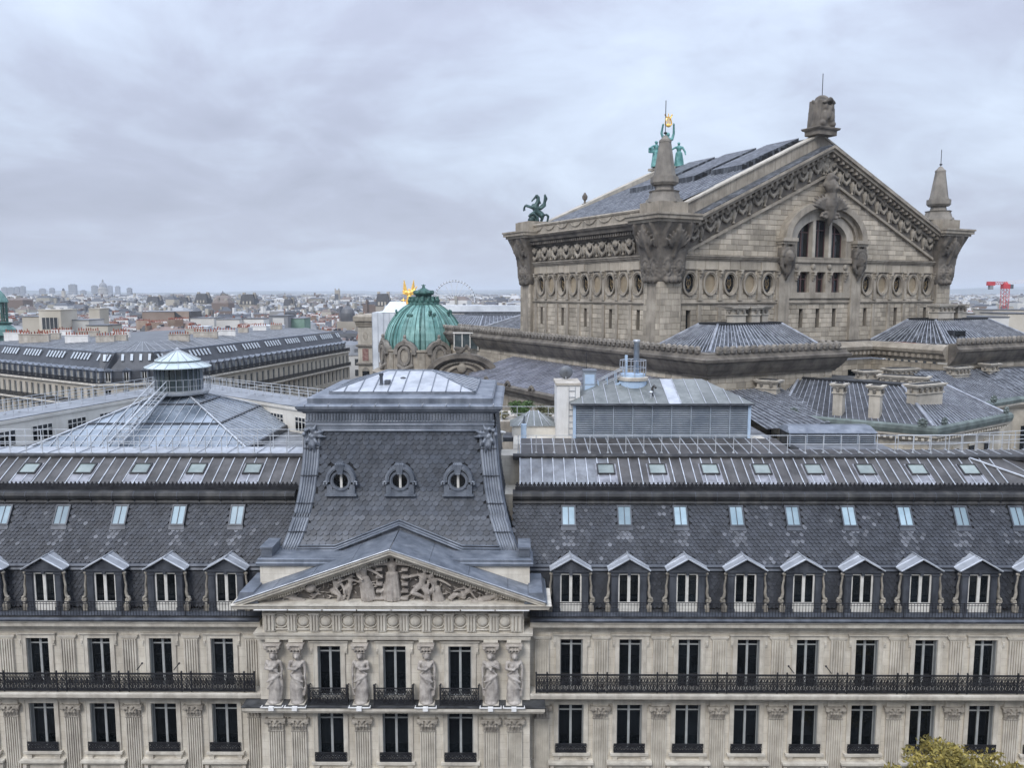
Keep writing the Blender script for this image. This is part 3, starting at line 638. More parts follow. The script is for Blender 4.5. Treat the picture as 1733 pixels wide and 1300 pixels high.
# ---- attic storey of the wings: railing, dormers, slates, skylights
def bar_panel(w, h, n):
    m = MB(); m.box(-w/2, w/2, -0.02, 0.02, h-0.04, h); m.box(-w/2, w/2, -0.02, 0.02, 0, 0.035); m.box(-w/2,w/2,-0.012,0.012,h-0.16,h-0.135)
    for k in range(n): x = -w/2+(k+0.5)*w/n; m.box(x-0.011, x+0.011, -0.011, 0.011, 0.03, h-0.03)
    m.box(-w/2-0.02, -w/2+0.02, -0.025, 0.025, 0, h+0.02)
    return m.mesh('attic_railing', M['iron'])
bpR = bar_panel(3.379, 0.86, 20); bpL = bar_panel(3.547, 0.86, 21)
for i in range(9): link('attic_railing', bpR, BK, (XR[i], -0.62, 17.84))
link('attic_railing', bar_panel(0.62,0.86,4), BK, (1.40, -0.62, 17.84))
for i in range(5): link('attic_railing', bpL, BK, (XL[i], -0.62, 17.84))
MB().box(PX+PW+0.02, WR1, 0.06, 1.46, 17.40, 17.50).obj('attic_gangway', M['gangway'], BK); MB().box(WL0, PX-PW-0.02, 0.06, 1.46, 17.40, 17.50).obj('attic_gangway', M['gangway'], BK); MB().box(PX+PW+0.02, WR1, -0.70, -0.54, 17.76, 17.835).obj('railing_kerb', M['iron_base'], BK); MB().box(WL0, PX-PW-0.02, -0.70, -0.54, 17.76, 17.835).obj('railing_kerb', M['iron_base'], BK)

PROF = [(1.45,17.60),(1.68,19.78)]       # attic wall (y,z)
PROF2 = [(1.78,20.12),(3.80,23.30)]      # slate slope
def dormer(x):
    d = link('dormer', m_dorm, BK, (x, 0.98, 17.48))
    link('dormer_roof', m_droof, d); w = link('dormer_window', wD, d, (0, 0.12, 0.03)); link('pane', pD, d, (0, 0.12, 0.03))
    for s in (-1,1): link('scroll_console', m_cons, d, (s*1.12, 0.10, 0.05), (0,0,0), (s,1,1))
m = MB()
for s in (-1,1):
    m.box(s*0.83-0.2, s*0.83+0.2, 0, 1.0, 0, 2.42); m.box(s*0.83-0.17, s*0.83+0.17, -0.05, 0.0, 0.30, 2.16); m.box(s*0.83-0.23, s*0.83+0.23, -0.06, 0.02, 0, 0.24); m.box(s*0.83-0.23, s*0.83+0.23, -0.06, 0.02, 2.22, 2.34)
m.box(-0.63, 0.63, 0.02, 1.0, 2.32, 2.42); m.box(-1.10, 1.10, -0.08, 1.3, 2.42, 2.55); m.pxz([(-1.05,2.55),(1.05,2.55),(0,3.10)], 0.05, 1.6)
m.box(-0.63,0.63,0.02,0.6,-0.02,0.03); m.box(-0.09,0.09,-0.09,0.02,2.26,2.42)
m_dorm = m.mesh('dormer', M['zinc_dark'])
m = MB(); sl = math.atan2(0.60, 1.19)
for s in (-1,1):                                       # two tilted zinc sheets with rolled edges
    a = (s*1.22, 2.50); b = (0, 3.20)
    m.prism([a,b,(b[0],b[1]+0.06),(a[0],a[1]+0.06)] if s > 0 else [b,a,(a[0],a[1]+0.06),(b[0],b[1]+0.06)], lambda p,q,h:(p,h,q), -0.16, 1.95)
    for yy in (-0.16, 0.55): m.tube([(a[0],yy,a[1]+0.06),(b[0],yy,b[1]+0.06)], 0.045, 6)
m.tube([(0,-0.18,3.27),(0,1.95,3.27)], 0.05, 6)
m_droof = m.mesh('dormer_roof', M['zinc_bright'])
m = MB(); pts = [(0,0,2.2),(0.02,0,1.9),(0.08,0,1.5),(0.05,0,1.1),(0.10,0,0.85)]
m.chain(pts, [0.07,0.06,0.07,0.09,0.10])
for t in range(8): a = 1.6-t*0.75; rr = 0.17*(1-t/10); m.ell((0.12+rr*math.cos(a), 0, 0.62+rr*math.sin(a)*1.25), (0.085,0.13,0.085), n=6, m=5)
m.box(-0.10,0.22,-0.14,0.14,-0.03,0.36); m.ell((0.06,-0.12,0.30),(0.13,0.06,0.2)); m.ell((0.0,0,2.25),(0.14,0.12,0.1))
m_cons = sculpt(m, 0.035, 1, 'scroll_console', M['console'])
for x in XR + XL: dormer(x)

def slate_prof(w, h, rise=0.06):
    """one fish-scale slate in its own plane: x across, z up the slope, -y outwards"""
    o = [(-w/2,h*1.55),(-w/2,h*0.50),(-w*0.36,h*0.14),(0,-h*0.16),(w*0.36,h*0.14),(w/2,h*0.50),(w/2,h*1.55)]
    vs = [(a, -rise*(1-b/(h*1.55)), b) for a,b in o]; n = len(o)
    vs2 = [(a, 0.005, b) for a,b in o[1:6]]
    fs = [(0,1,2,3,4,5,6)[::-1]] + [(i+1, n+i, n+i+1, i+2)[::-1] for i in range(4)]
    return vs+vs2, fs
def slates(mb, xa, xb, prof, w, h, skip, yoff=0.0, xlim=None, collect=None):
    """rows of slates up a (y,z) profile line between xa and xb"""
    sv, sf = slate_prof(w*0.985, h)
    (y0,z0),(y1,z1) = prof; Ls = math.hypot(y1-y0, z1-z0); n = max(1, int(Ls/h)); ty, tz = (y1-y0)/Ls, (z1-z0)/Ls
    for r in range(n):
        s = r*Ls/n; yy, zz = y0+ty*s+yoff, z0+tz*s
        la, lb = (xa, xb) if xlim is None else xlim(zz)
        k0 = math.ceil((la - (r%2)*w/2)/w); x = k0*w + (r%2)*w/2
        while x <= lb:
            if not any(a < x < b and c < zz+h*0.5 < d for a,b,c,d in skip):
                jx, jz, js = random.uniform(-.006,.006), random.uniform(-.010,.010), random.uniform(0.85,1.25)
                if collect is not None and collect(x, zz): yield_list.append((x+jx, yy, zz+jz, math.atan2(ty, tz)))
                else: mb.add([(x+jx+a, yy+c*ty+b*js*tz, zz+jz+c*tz-b*js*ty) for a,b,c in sv], sf)
            x += w
yield_list = []
for xa, xb, xs, nm in ((PX+PW-1.0, WR1-0.4, XR, 'r'), (WL0, PX-PW+1.0, XL, 'l')):
    body = MB(); body.pyz([(1.47,17.55),(1.70,19.82),(1.80,20.1),(3.82,23.3),(4.6,23.3),(4.6,17.55)], xa, xb); body.obj('mansard_underlay', M['slate_base'], BK)
    mb = MB()
    skip = [(x-1.03, x+1.03, 17, 20.1) for x in xs] + [(x-w_, x+w_, 20.0+0.1*k_, 20.1+0.1*k_) for x in xs for k_, w_ in enumerate((1.0,0.9,0.75,0.6,0.44,0.28,0.12))]
    skip += [(x-0.50, x+0.50, 21.95, 23.12) for x in xs]
    slates(mb, xa, xb, PROF, 0.27, 0.20, skip); slates(mb, xa, xb, PROF2, 0.27, 0.20, skip, 0.0, None, lambda x_, z_: random.random() < (0.035 if not any(abs(x_-c_+0.05) < 0.42 and 20.9 < z_ < 21.95 for c_ in xs) else 0.55))
    mb.obj('slate_covering', M['slate'], BK, kind='stuff')
    pale = MB(); sv_, sf_ = slate_prof(0.262, 0.20)
    for x_, y_, z_, a_ in yield_list: pale.add([(x_+a, y_+c*math.sin(a_)+b*1.1*math.cos(a_), z_+c*math.cos(a_)-b*1.1*math.sin(a_)) for a,b,c in sv_], sf_)
    pale.obj('replaced_slates', M['slate_pale'], BK, kind='stuff'); yield_list.clear()
    MB().sweep([(-1.72,19.72),(-1.58,19.72),(-1.52,19.80),(-1.60,19.90),(-1.56,20.02),(-1.66,20.12),(-1.90,20.16)], [(xa,0),(xb,0)]).obj('zinc_string_moulding', M['zinc_dark'], BK)
    MB().sweep([(-3.86,23.20),(-3.66,23.20),(-3.62,23.30),(-3.70,23.42),(-3.58,23.56),(-3.50,23.74),(-3.56,23.90),(-3.72,23.98),(-4.2,24.02)], [(xa,0),(xb,0)]).obj('zinc_roll_moulding', M['iron_base'], BK)
    jx = xa+0.5
    while jx < xb: MB().sweep([(-3.64,23.18),(-3.605,23.30),(-3.685,23.42),(-3.565,23.56),(-3.485,23.74),(-3.545,23.91),(-3.72,23.995)], [(jx,0),(jx+0.035,0)]).obj('moulding_joint', M['zinc_dark'], BK); jx += 1.32
    # roof windows in the slate
    for x in xs:
        sk = link('roof_window', None, BK) if False else None
m = MB(); m.box(-0.44,0.44,-0.10,0.02,0,0.09); m.box(-0.44,0.44,-0.10,0.02,1.21,1.30); m.box(-0.44,-0.36,-0.10,0.02,0.09,1.21); m.box(0.36,0.44,-0.10,0.02,0.09,1.21); m.box(-0.02,0.02,-0.085,0.0,0.09,1.21)
m.box(-0.47,0.47,-0.045,0.0,-0.26,0.0); rwf = m.mesh('roof_window', M['zinc_dark']); rwg = MB().box(-0.37,0.37,-0.05,-0.03,0.08,1.22).mesh('pane', M['skyglass'])
ang2 = math.atan2(PROF2[1][0]-PROF2[0][0], PROF2[1][1]-PROF2[0][1])
for x in XR+XL:
    t = (22.02-PROF2[0][1])/(PROF2[1][1]-PROF2[0][1]); yy = PROF2[0][0]+t*(PROF2[1][0]-PROF2[0][0])
    w = link('roof_window', rwf, BK, (x-0.02, yy-0.02, 22.05), (-ang2,0,0)); link('pane', rwg, w)

# ---- low zinc roof above the break: panels, battens, cresting, skylights
RA, RB = (4.2, 24.02), (7.0, 25.45)     # (y,z) lower and upper edge
def zinc_slope(xa, xb, step, pmat, xs, corner=0):
    n = max(1, round((xb-xa)/step)); w = (xb-xa)/n; ty, tz = RB[0]-RA[0], RB[1]-RA[1]; L_ = math.hypot(ty,tz); a = math.atan2(tz, ty)
    pm = MB().box(-w/2+0.002, w/2-0.002, 0, L_, -0.05, 0.0).mesh('zinc_roof_panel', pmat)
    sm = MB().box(-0.028, 0.028, -0.01, L_, -0.01, 0.055).mesh('zinc_seam', M['zinc_seam'])
    for k in range(n): link('zinc_roof_panel', pm, BK, (xa+(k+0.5)*w, RA[0], RA[1]+random.uniform(-.006,.006)), (a,0,0))
    for k in range(n+1): link('zinc_seam', sm, BK, (xa+k*w, RA[0], RA[1]+0.003), (a,0,0))
zinc_slope(PX+PW-0.55, 6.1, 0.69, M['zinc'], []); zinc_slope(6.1, 30.6, 0.67, M['zinc_brown'], []); zinc_slope(WL0, PX-PW+1.2, 0.70, M['zinc_brown'], [])
m = MB(); m.box(-0.56,0.56,-0.02,0.06,0,0.12); m.box(-0.56,0.56,0.92,1.0,0,0.12); m.box(-0.56,-0.48,0.06,0.92,0,0.12); m.box(0.48,0.56,0.06,0.92,0,0.12); slf = m.mesh('zinc_roof_skylight', M['iron_base'])
slg = MB().box(-0.49,0.49,0.05,0.93,0.05,0.075).mesh('pane', M['skyglass_g']); sla = MB().box(-0.66,0.66,-0.95,1.06,0.008,0.02).mesh('flashing', M['zinc_patch'])
aR = math.atan2(RB[1]-RA[1], RB[0]-RA[0])
for x in [5.9, 9.15] + [12.47+3.27*i for i in range(6)] + [x_+0.2 for x_ in XL]:
    o = link('zinc_roof_skylight', slf, BK, (x, RA[0]+1.25, RA[1]+1.25*math.tan(aR)), (aR,0,0)); link('pane', slg, o); link('flashing', sla, o)
# spiked iron cresting
m = MB(); m.box(-0.65,0.65,-0.04,0.04,0,0.21)
for k in range(5):
    x = -0.65+0.26*(k+0.5)
    m.box(x-0.05,x+0.05,-0.03,0.03,0.12,0.42); m.box(x-0.115,x+0.115,-0.025,0.025,0.26,0.37); m.ell((x,0,0.43),(0.065,0.04,0.075),n=6,m=4); m.ring_xz(x+0.13,0.14,0.05,0.05,0.11,0.12,-0.025,0.025,6,0,180)
crest = m.mesh('roof_cresting', M['iron'])
x = PX+PW-0.2
while x < 31.2: link('roof_cresting', crest, BK, (x, 3.98, 24.03)); x += 1.30
x = PX-PW+0.45
while x > -33: link('roof_cresting', crest, BK, (x, 3.98, 24.03)); x -= 1.30
# upper walkway roof behind
MB().sweep([(-6.9,25.30),(-6.86,25.55),(-7.0,25.62),(-7.3,25.64),(-7.3,25.3)], [(PX+PW-1.0,0),(34,0)]).obj('roof_kerb', M['iron_base'], BK)
MB().sweep([(-6.9,25.30),(-6.86,25.55),(-7.0,25.62),(-7.3,25.64),(-7.3,25.3)], [(WL0,0),(PX-PW+1.5,0)]).obj('roof_kerb', M['iron_base'], BK)
def flat_roof(xa, xb, y0, y1, z0, z1, step, mat):
    n = max(1, round((xb-xa)/step)); w = (xb-xa)/n; a = math.atan2(z1-z0, y1-y0); L_ = math.hypot(z1-z0, y1-y0)
    pm = MB().box(-w/2+0.002, w/2-0.002, 0, L_, -0.06, 0).mesh('zinc_roof_panel', mat); sm = MB().box(-0.03,0.03,0,L_,-0.01,0.05).mesh('zinc_seam', M['zinc_seam'])
    for k in range(n): link('zinc_roof_panel', pm, BK, (xa+(k+0.5)*w, y0, z0+random.uniform(-.006,.006)), (a,0,0)); link('zinc_seam', sm, BK, (xa+k*w, y0, z0+0.003), (a,0,0))
flat_roof(PX+PW-0.5, 18.3, 7.3, 11.2, 25.58, 25.95, 0.75, M['zinc_brown']); flat_roof(18.3, 36.0, 7.3, 8.7, 25.58, 25.66, 0.75, M['zinc_brown']); flat_roof(WL0, PX-PW+1.4, 7.3, 9.6, 25.58, 25.62, 2.0, M['zinc_bright'])
# hip and the canted return of the roof at the far right
hp = MB()
cx, cy = 30.6, 0
P0 = (30.6, RA[0], RA[1]); P1 = (30.6-1.2, RB[0], RB[1]); 
hp.poly([(30.6,RA[0],RA[1]-0.02),(33.6,RA[0]-0.1,RA[1]-0.02),(44,RA[0]+9,RA[1]-0.02),(44,RB[0]+9,RB[1]),(31.6,RB[0],RB[1]),(30.6,RB[0],RB[1])])
hp.obj('canted_roof_sheet', M['zinc_brown'], BK)
for k in range(9):
    t = k/8; a = Vector((33.4,RA[0]-0.05,RA[1])).lerp(Vector((44,RA[0]+9,RA[1])), t); b = Vector((31.4,RB[0],RB[1])).lerp(Vector((42.5,RB[0]+8,RB[1])), t)
    MB().tube([a,b], 0.04, 4).obj('zinc_seam', M['zinc_seam'], BK)
MB().tube([(33.5,RA[0]-0.1,RA[1]+0.03),(29.2,RB[0],RB[1]+0.06)], 0.07, 6).obj('hip_roll', M['zinc_bright'], BK)
MB().box(WR1-0.5, 44, 1.4, 4.6, 17.5, 23.3).obj('return_wall', M['slate_base'], BK)
# rear mass of the block
m = MB(); m.box(WL0, 18.3, 7.32, 9.5, 17.0, 25.5); m.box(18.3, 36, 7.32, 8.6, 17.0, 25.5); m.box(WL0, 34, 4.62, 7.3, 17.0, 23.6); m.box(PX+PW-1, 18.3, 9.4, 15, 17.0, 25.5); m.box(WL0, WR1, 0.45, 4.6, 0, 17.38); m.obj('rear_block', M['stone'], BK)

# slanting lamp arms above the long balcony
for px, py, qx, qy in ((230,1136,239,1125),(293,1136,302,1125),(1343,1139,1334,1127),(1406,1139,1397,1127)):
    a = atY(px,py,44.1); b = atY(qx,qy,43.75); MB().tube([(a.x,a.y-45,a.z),(b.x,b.y-45,b.z)],0.03,5).ell((b.x,b.y-45,b.z),0.06).obj('lamp_arm', M['iron'], BK)
# ================================================================== the central pavilion
x0, x1 = PX-PW, PX+PW
# entablature with roundels and triglyph blocks
MB().box(x0+0.35, x1-0.35, PY-0.30, PY+1.5, 17.05, 18.95).obj('entablature', M['stone'], BK)
MB().sweep([(-0.2,16.78),(0.34,16.78),(0.38,16.92),(0.36,17.02),(0.48,17.08),(0.50,17.22),(-0.2,17.26)], [(x0+0.35,0.2),(x0+0.35,PY),(x1-0.35,PY),(x1-0.35,0.2)]).obj('entablature_moulding', M['stone_trim'], BK)
ms = MB().box(-0.33,0.33,-0.12,0.02,0,1.02)
for k in range(3): ms.box(-0.27+0.2*k, -0.27+0.2*k+0.13, -0.21, -0.10, 0.02, 0.92)
ms.box(-0.36,0.36,-0.24,0.02,0.92,1.04); ms.box(-0.3,0.3,-0.16,0.02,-0.06,0.0); trig = ms.mesh('triglyph', M['stone_trim'])
mr_ = MB(); mr_.ring_xz(0,0.5,0.335,0.335,0.40,0.40,-0.09,0.02,24); mr_.ell((0,0.0,0.5),(0.32,0.20,0.32),n=20,m=8)
mr_.box(-0.52,-0.44,-0.12,0.02,0.0,1.0); mr_.box(0.44,0.52,-0.12,0.02,0.0,1.0); mr_.box(-0.44,0.44,-0.12,0.02,0.93,1.0); mr_.box(-0.44,0.44,-0.12,0.02,0.0,0.07); rnd = mr_.mesh('roundel', M['stone_trim'], True)
for k in range(11):
    x = PX + (k-5)*1.245; link('roundel', rnd, BK, (x, PY-0.30, 17.38))
for k in range(12):
    x = PX + (k-5.5)*1.245; link('triglyph', trig, BK, (x, PY-0.30, 17.36), (0,0,0), (0.82 if 0 < k < 11 else 1,1,1))
dm = MB(); n = 96
for k in range(n): x = x0+0.4+(x1-x0-0.8)*(k+0.5)/n; dm.box(x-0.045, x+0.045, PY-0.52, PY-0.30, 18.52, 18.68)
dm.obj('dentil_course', M['stone_trim'], BK, kind='stuff')
MB().sweep([(0.0,18.66),(0.32,18.68),(0.60,18.74),(1.05,18.82),(1.10,18.98),(1.20,19.08),(0.0,19.10)], [(x0+0.05,0.6),(x0+0.05,PY),(x1-0.05,PY),(x1-0.05,0.6)]).obj('pediment_cornice', M['stone_trim'], BK)
# long light strip under the pediment
for k in range(8): MB().box(x0+0.2+k*1.88, x0+0.2+k*1.88+1.80, PY-1.30, PY-1.24, 18.86, 18.90).obj('lamp_strip', M['lamp_white'], BK)
# pediment: tympanum, raking mouldings, zinc roof
AX, AZ, HB = PX+0.02, 22.05, 8.42       # apex, half base
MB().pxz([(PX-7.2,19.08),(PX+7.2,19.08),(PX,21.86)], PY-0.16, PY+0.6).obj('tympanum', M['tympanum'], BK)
sl = (AZ-19.12)/HB
for s in (-1,1):
    def rake(o0, o1, h0, h1, nm, mat):
        m = MB(); pts = [(0, AZ+h0),(0, AZ+h1),(s*HB, 19.10+h1),(s*HB, 19.10+h0)]
        m.prism(pts if s > 0 else pts[::-1], lambda a,b,h:(PX+a, h, b), PY-o1, PY-o0); m.obj(nm, mat, BK)
    rake(-0.5, 0.85, -0.30, -0.12, 'raking_cornice', M['stone_trim']); rake(-0.5, 1.12, -0.118, 0.05, 'raking_cornice', M['stone_trim']); rake(-0.5, 1.20, 0.052, 0.13, 'raking_cornice', M['stone_trim'])
    rake(-0.5, 0.55, -0.44, -0.302, 'raking_cornice', M['stone_trim'])
    for k in range(34):                                  # small mutules under the rake
        t = (k+0.7)/35; MB() if False else None
    mm = MB()
    for k in range(52):
        t = (k+0.6)/53; xx, zz = PX+s*(0.2+t*(HB-1.5)), AZ-0.46-sl*(0.2+t*(HB-1.5)); mm.box(xx-0.045, xx+0.045, PY-0.50, PY-0.1, zz-0.17, zz+0.03)
    mm.obj('raking_dentils', M['stone_trim'], BK, kind='stuff')
    # zinc sheets of the pediment roof
    for k in range(4):
        a, b = k/4, (k+1)/4
        p = lambda t, y: (PX+s*HB*1.01*t, y, AZ+0.15-sl*HB*1.01*t)
        m = MB(); q = [p(a+0.003,PY-1.22), p(b-0.003,PY-1.22), p(b-0.003,1.9), p(a+0.003,1.9)]; m.add([(x_,y_,z_+dz) for dz in (0,0.05) for x_,y_,z_ in q], [(3,2,1,0) if s>0 else (0,1,2,3),(4,5,6,7) if s>0 else (7,6,5,4),(0,1,5,4),(1,2,6,5),(2,3,7,6),(3,0,4,7)])
        m.obj('pediment_roof_sheet', M['zinc_mid'], BK)
        MB().tube([p(b,PY-1.2),p(b,1.9)],0.04,5).obj('zinc_seam', M['zinc_mid'], BK)
    MB().tube([(PX,PY-1.22,AZ+0.19),(PX+s*HB,PY-1.22,19.25+0.06)],0.035,5).obj('roof_edge_roll', M['zinc_seam'], BK)
    # low corner block of zinc at the foot of the pediment
    m = MB(); m.taper(PX+s*7.9-0.62, PX+s*7.9+0.62, PY-0.95, 1.2, 19.12, 19.75, 0.25, 0.0); m.obj('pediment_corner_sheet', M['zinc_mid'], BK)
    # stone attic blocks with zinc capping either side
    xa, xb = sorted((PX+s*4.2, PX+s*7.6))
    MB().box(xa, xb, -0.4, 1.4, 18.9, 20.75).obj('attic_block', M['stone'], BK)
    m = MB(); m.sweep([(0.0,20.76),(0.16,20.76),(0.20,20.92),(0.12,20.98),(0.12,21.12),(0.02,21.16)], [(PX-7.6,1.6),(PX-7.6,-0.4),(PX-2.2,-0.4)] if s < 0 else [(PX+2.2,-0.4),(PX+7.6,-0.4),(PX+7.6,1.6)])
    m.obj('attic_capping', M['zinc_mid'], BK)
    MB().box(*sorted((PX+s*2.2, PX+s*7.6)), -0.38, 1.9, 20.95, 21.14).obj('attic_top', M['zinc_mid'], BK)
    m = MB(); m.box(PX+s*7.3-0.3, PX+s*7.3+0.3, -0.1, 1.6, 21.16, 21.62); m.box(PX+s*7.3-0.36, PX+s*7.3+0.36, -0.16, 1.6, 21.62, 21.72); m.obj('attic_end_block', M['zinc_mid'], BK)

# ---- tall slate roof of the pavilion (concave flanks)
TOPZ = 28.75
RP = [(21.05,0.0),(21.9,0.34),(23.0,0.66),(24.4,0.94),(26.0,1.14),(27.4,1.25),(TOPZ,1.30)]     # (z, inset)
RX, RY0, RY1 = 6.86, 1.25, 13.5
def inset(z):
    for (za,ia),(zb,ib) in zip(RP[:-1], RP[1:]):
        if z <= zb: return ia+(ib-ia)*(z-za)/(zb-za)
    return RP[-1][1]
m = MB(); n = len(RP); vs = []
for z, i in RP: vs += [(PX-RX+i, RY0+i, z), (PX+RX-i, RY0+i, z), (PX+RX-i, RY1-i, z), (PX-RX+i, RY1-i, z)]
m.add(vs, [(j*4+k, j*4+(k+1)%4, j*4+4+(k+1)%4, j*4+4+k) for j in range(n-1) for k in range(4)])
m.obj('pavilion_roof_underlay', M['slate_base'], BK)
OCX = [PX-3.45, PX+0.02, PX+3.42]; OCZ = 25.05
skip = [(x-0.72, x+0.72, OCZ-0.55, OCZ+0.95) for x in OCX] + [(x-0.92, x+0.92, OCZ-0.75, OCZ-0.42) for x in OCX]
mb = MB(); yield_list.clear()
def pick(x, z): return 24.1 < z < 26.15 and abs(x-PX) < 5.3 and len(yield_list) < 300
for (za,ia),(zb,ib) in zip(RP[:-1], RP[1:]):
    zt = min(zb, 28.05)
    if za >= 28.0: break
    ibt = ia+(ib-ia)*(zt-za)/(zb-za)
    slates(mb, PX-6, PX+6, [(RY0+ia-0.01, za),(RY0+ibt-0.01, zt)], 0.375, 0.255, skip, 0.0, lambda z: (PX-RX+inset(z)+0.95+0.10*(28-z)/7, PX+RX-inset(z)-0.95-0.10*(28-z)/7), pick)
mb.obj('slate_covering', M['slate_pav'], BK, kind='stuff')
sv, sf = slate_prof(0.375*0.985, 0.255); one = MB().add(sv, sf).mesh('slate', M['slate_obj'])
for x, y, z, a in yield_list: link('slate', one, BK, (x, y, z), (-a, 0, 0))
# right and left flanks: slates too
for s in (-1, 1):
    m = MB()
    for (za,ia),(zb,ib) in zip(RP[:-1], RP[1:]):
        Ls = math.hypot(zb-za, ib-ia); k = int(Ls/0.255)
        for r in range(k):
            t = r/k; z = za+(zb-za)*t; i = ia+(ib-ia)*t; y = RY0+i+1.0
            while y < 11.5:
                sv_, sf_ = slate_prof(0.37, 0.255); ty, tz = (ib-ia)/Ls, (zb-za)/Ls
                m.add([(PX+s*(RX-i+0.01) - s*(c*ty) - s*(b*tz), y+a, z+c*tz-b*ty*0) for a,b,c in sv_], sf_ if s > 0 else [q[::-1] for q in sf_]); y += 0.375
    m.obj('slate_covering', M['slate_pav'], BK, kind='stuff')
# ribbed zinc corner strips following the curve
for s in (-1,1):
    for k in range(6):
        m = MB(); pts = []
        off = 0.06+0.155*k
        pts = [(PX+s*(RX-inset(z)-off), RY0+inset(z)-0.05, z) for z in [21.1+0.35*j for j in range(21)]]
        m.tube(pts, 0.085 if k in (0,5) else 0.06, 6); m.obj('corner_rib', M['zinc_pale'], BK, smooth=True)
    m = MB(); zz = [21.1+0.35*j for j in range(21)]
    for a, b in zip(zz[:-1], zz[1:]):
        m.quad((PX+s*(RX-inset(a)), RY0+inset(a)-0.045, a), (PX+s*(RX-inset(a)-0.95), RY0+inset(a)-0.045, a), (PX+s*(RX-inset(b)-0.95), RY0+inset(b)-0.045, b), (PX+s*(RX-inset(b)), RY0+inset(b)-0.045, b))
    m.obj('corner_strip', M['zinc_mid'], BK)
    for z in (22.1, 23.7, 25.3, 26.9):
        MB().box(*sorted((PX+s*(RX-inset(z)+0.05), PX+s*(RX-inset(z)-1.0))), RY0+inset(z)-0.16, RY0+inset(z)-0.03, z, z+0.05).obj('strip_joint', M['zinc_dark'], BK)
    for k in range(6):                                   # side return of the strip
        MB().tube([(PX+s*(RX-inset(z)+0.04), RY0+inset(z)+0.06+0.155*k, z) for z in zz], 0.06, 5).obj('corner_rib', M['zinc_mid'], BK)
    # carved zinc bracket of leaves at the top corner
    m = MB()
    for t in range(9): a = t*0.7; rr = 0.42*(1-t/10); m.ell((rr*math.cos(a)*s, -0.12, rr*math.sin(a)), (0.13,0.16,0.13), n=7, m=5)
    for ax, az in ((0.75,0.2),(0.85,-0.15),(0.5,-0.75),(0.2,-1.1),(-0.1,-1.0),(0.3,0.55),(-0.35,-0.6)): m.chain([(0,-0.05,0),(-s*ax*0.6,-0.2,az*0.6),(-s*ax,-0.1,az)],[0.10,0.12,0.05])
    link('leaf_bracket', sculpt(m, 0.05, 1, 'leaf_bracket', M['zinc_mid']), BK, (PX+s*(RX-1.30-0.35), RY0+1.22, 27.75))
# base mouldings of the tall roof, riding up over the pediment roof
for s in (-1,1):
    for o, r, dz in ((0.10,0.07,0.10),(0.22,0.06,0.0),(0.02,0.05,0.24)):
        MB().tube([(PX+s*5.9, RY0+0.05-o, 21.12+dz),(PX+s*3.7, RY0+0.05-o, 21.14+dz),(PX, RY0+0.45-o, 22.55+dz)], r, 6).obj('roof_base_roll', M['zinc_mid'], BK, smooth=True)
# frame mouldings round the slate field
yf = lambda z: RY0+inset(z)-0.10
for pts in ([(-4.6,27.98),(4.6,27.98)],[(-4.6,27.98),(-4.6,27.62),(-5.35,27.62)],[(4.6,27.98),(4.6,27.62),(5.35,27.62)],[(-5.55,28.32),(5.55,28.32)],[(-5.55,28.52),(5.55,28.52)]):
    MB().tube([(PX+a, yf(b), b) for a,b in pts], 0.085, 6).obj('panel_moulding', M['zinc_pale'], BK, smooth=True)  # paler zinc stands in for highlights along the mouldings
MB().box(PX-5.5, PX+5.5, RY0+1.14, RY0+1.3, 27.99, 29.2).obj('frieze_panel', M['zinc_mid'], BK)
fm = MB()
for k in range(62): x = PX-5.45+10.9*(k+0.5)/62; fm.box(x-0.05, x+0.05, RY0+1.06, RY0+1.16, 28.62, 28.98); fm.pxz([(x-0.05,28.62),(x,28.54),(x+0.05,28.62)], RY0+1.06, RY0+1.16)
fm.obj('frieze_flutes', M['zinc_mid'], BK, kind='stuff')
# crowning cornice and hipped zinc roof
ci = 1.30; cp = [(PX-RX+ci, RY1-ci),(PX-RX+ci, RY0+ci),(PX+RX-ci, RY0+ci),(PX+RX-ci, RY1-ci)]
MB().sweep([(-0.2,28.98),(0.10,28.98),(0.16,29.08),(0.36,29.14),(0.38,29.22),(0.46,29.28),(0.48,29.44),(0.36,29.52),(-0.9,29.62)], cp).obj('crowning_cornice', M['zinc_mid'], BK)
for k in range(9):
    x = PX-5.5+11*k/8; MB().box(x-0.02, x+0.02, RY0+0.72, RY0+1.4, 29.475, 29.56).obj('cornice_joint', M['zinc_seam'], BK)
MB().sweep([(-2.0,29.3),(-0.10,29.50),(-0.08,29.84),(-0.18,29.92),(-2.0,30.02)], cp).obj('upper_kerb', M['zinc_mid'], BK)
ex0, ex1, ey0, ey1, ez = PX-4.35, PX+4.35, RY0+2.4, RY1-2.4, 30.12
MB().box(ex0-0.05, ex1+0.05, ey0-0.03, ey1, 29.7, 30.10).obj('upper_kerb', M['zinc_mid'], BK)
rx0, rx1, ry, rz = PX-1.45, PX+1.45, (ey0+ey1)/2, 31.05
np_ = 10
for k in range(np_):
    a = ex0+(ex1-ex0)*k/np_; b = ex0+(ex1-ex0)*(k+1)/np_
    def top(x):
        if x < rx0: t = (x-ex0)/(rx0-ex0)
        elif x > rx1: t = (ex1-x)/(ex1-rx1)
        else: t = 1
        return (x, ey0+(ry-ey0)*t, ez+(rz-ez)*t)
    xsb = [a]+[q for q in (rx0,rx1) if a < q < b]+[b]
    pts = [(a,ey0,ez),(b,ey0,ez)]+[top(q) for q in xsb[::-1]]
    MB().poly(pts).obj('zinc_roof_panel', M['zinc_bright'], BK)
    if k: MB().tube([(a,ey0,ez+0.03), tuple(Vector(top(a))+Vector((0,0,0.03)))],0.035,4).obj('zinc_seam', M['zinc_mid'], BK)
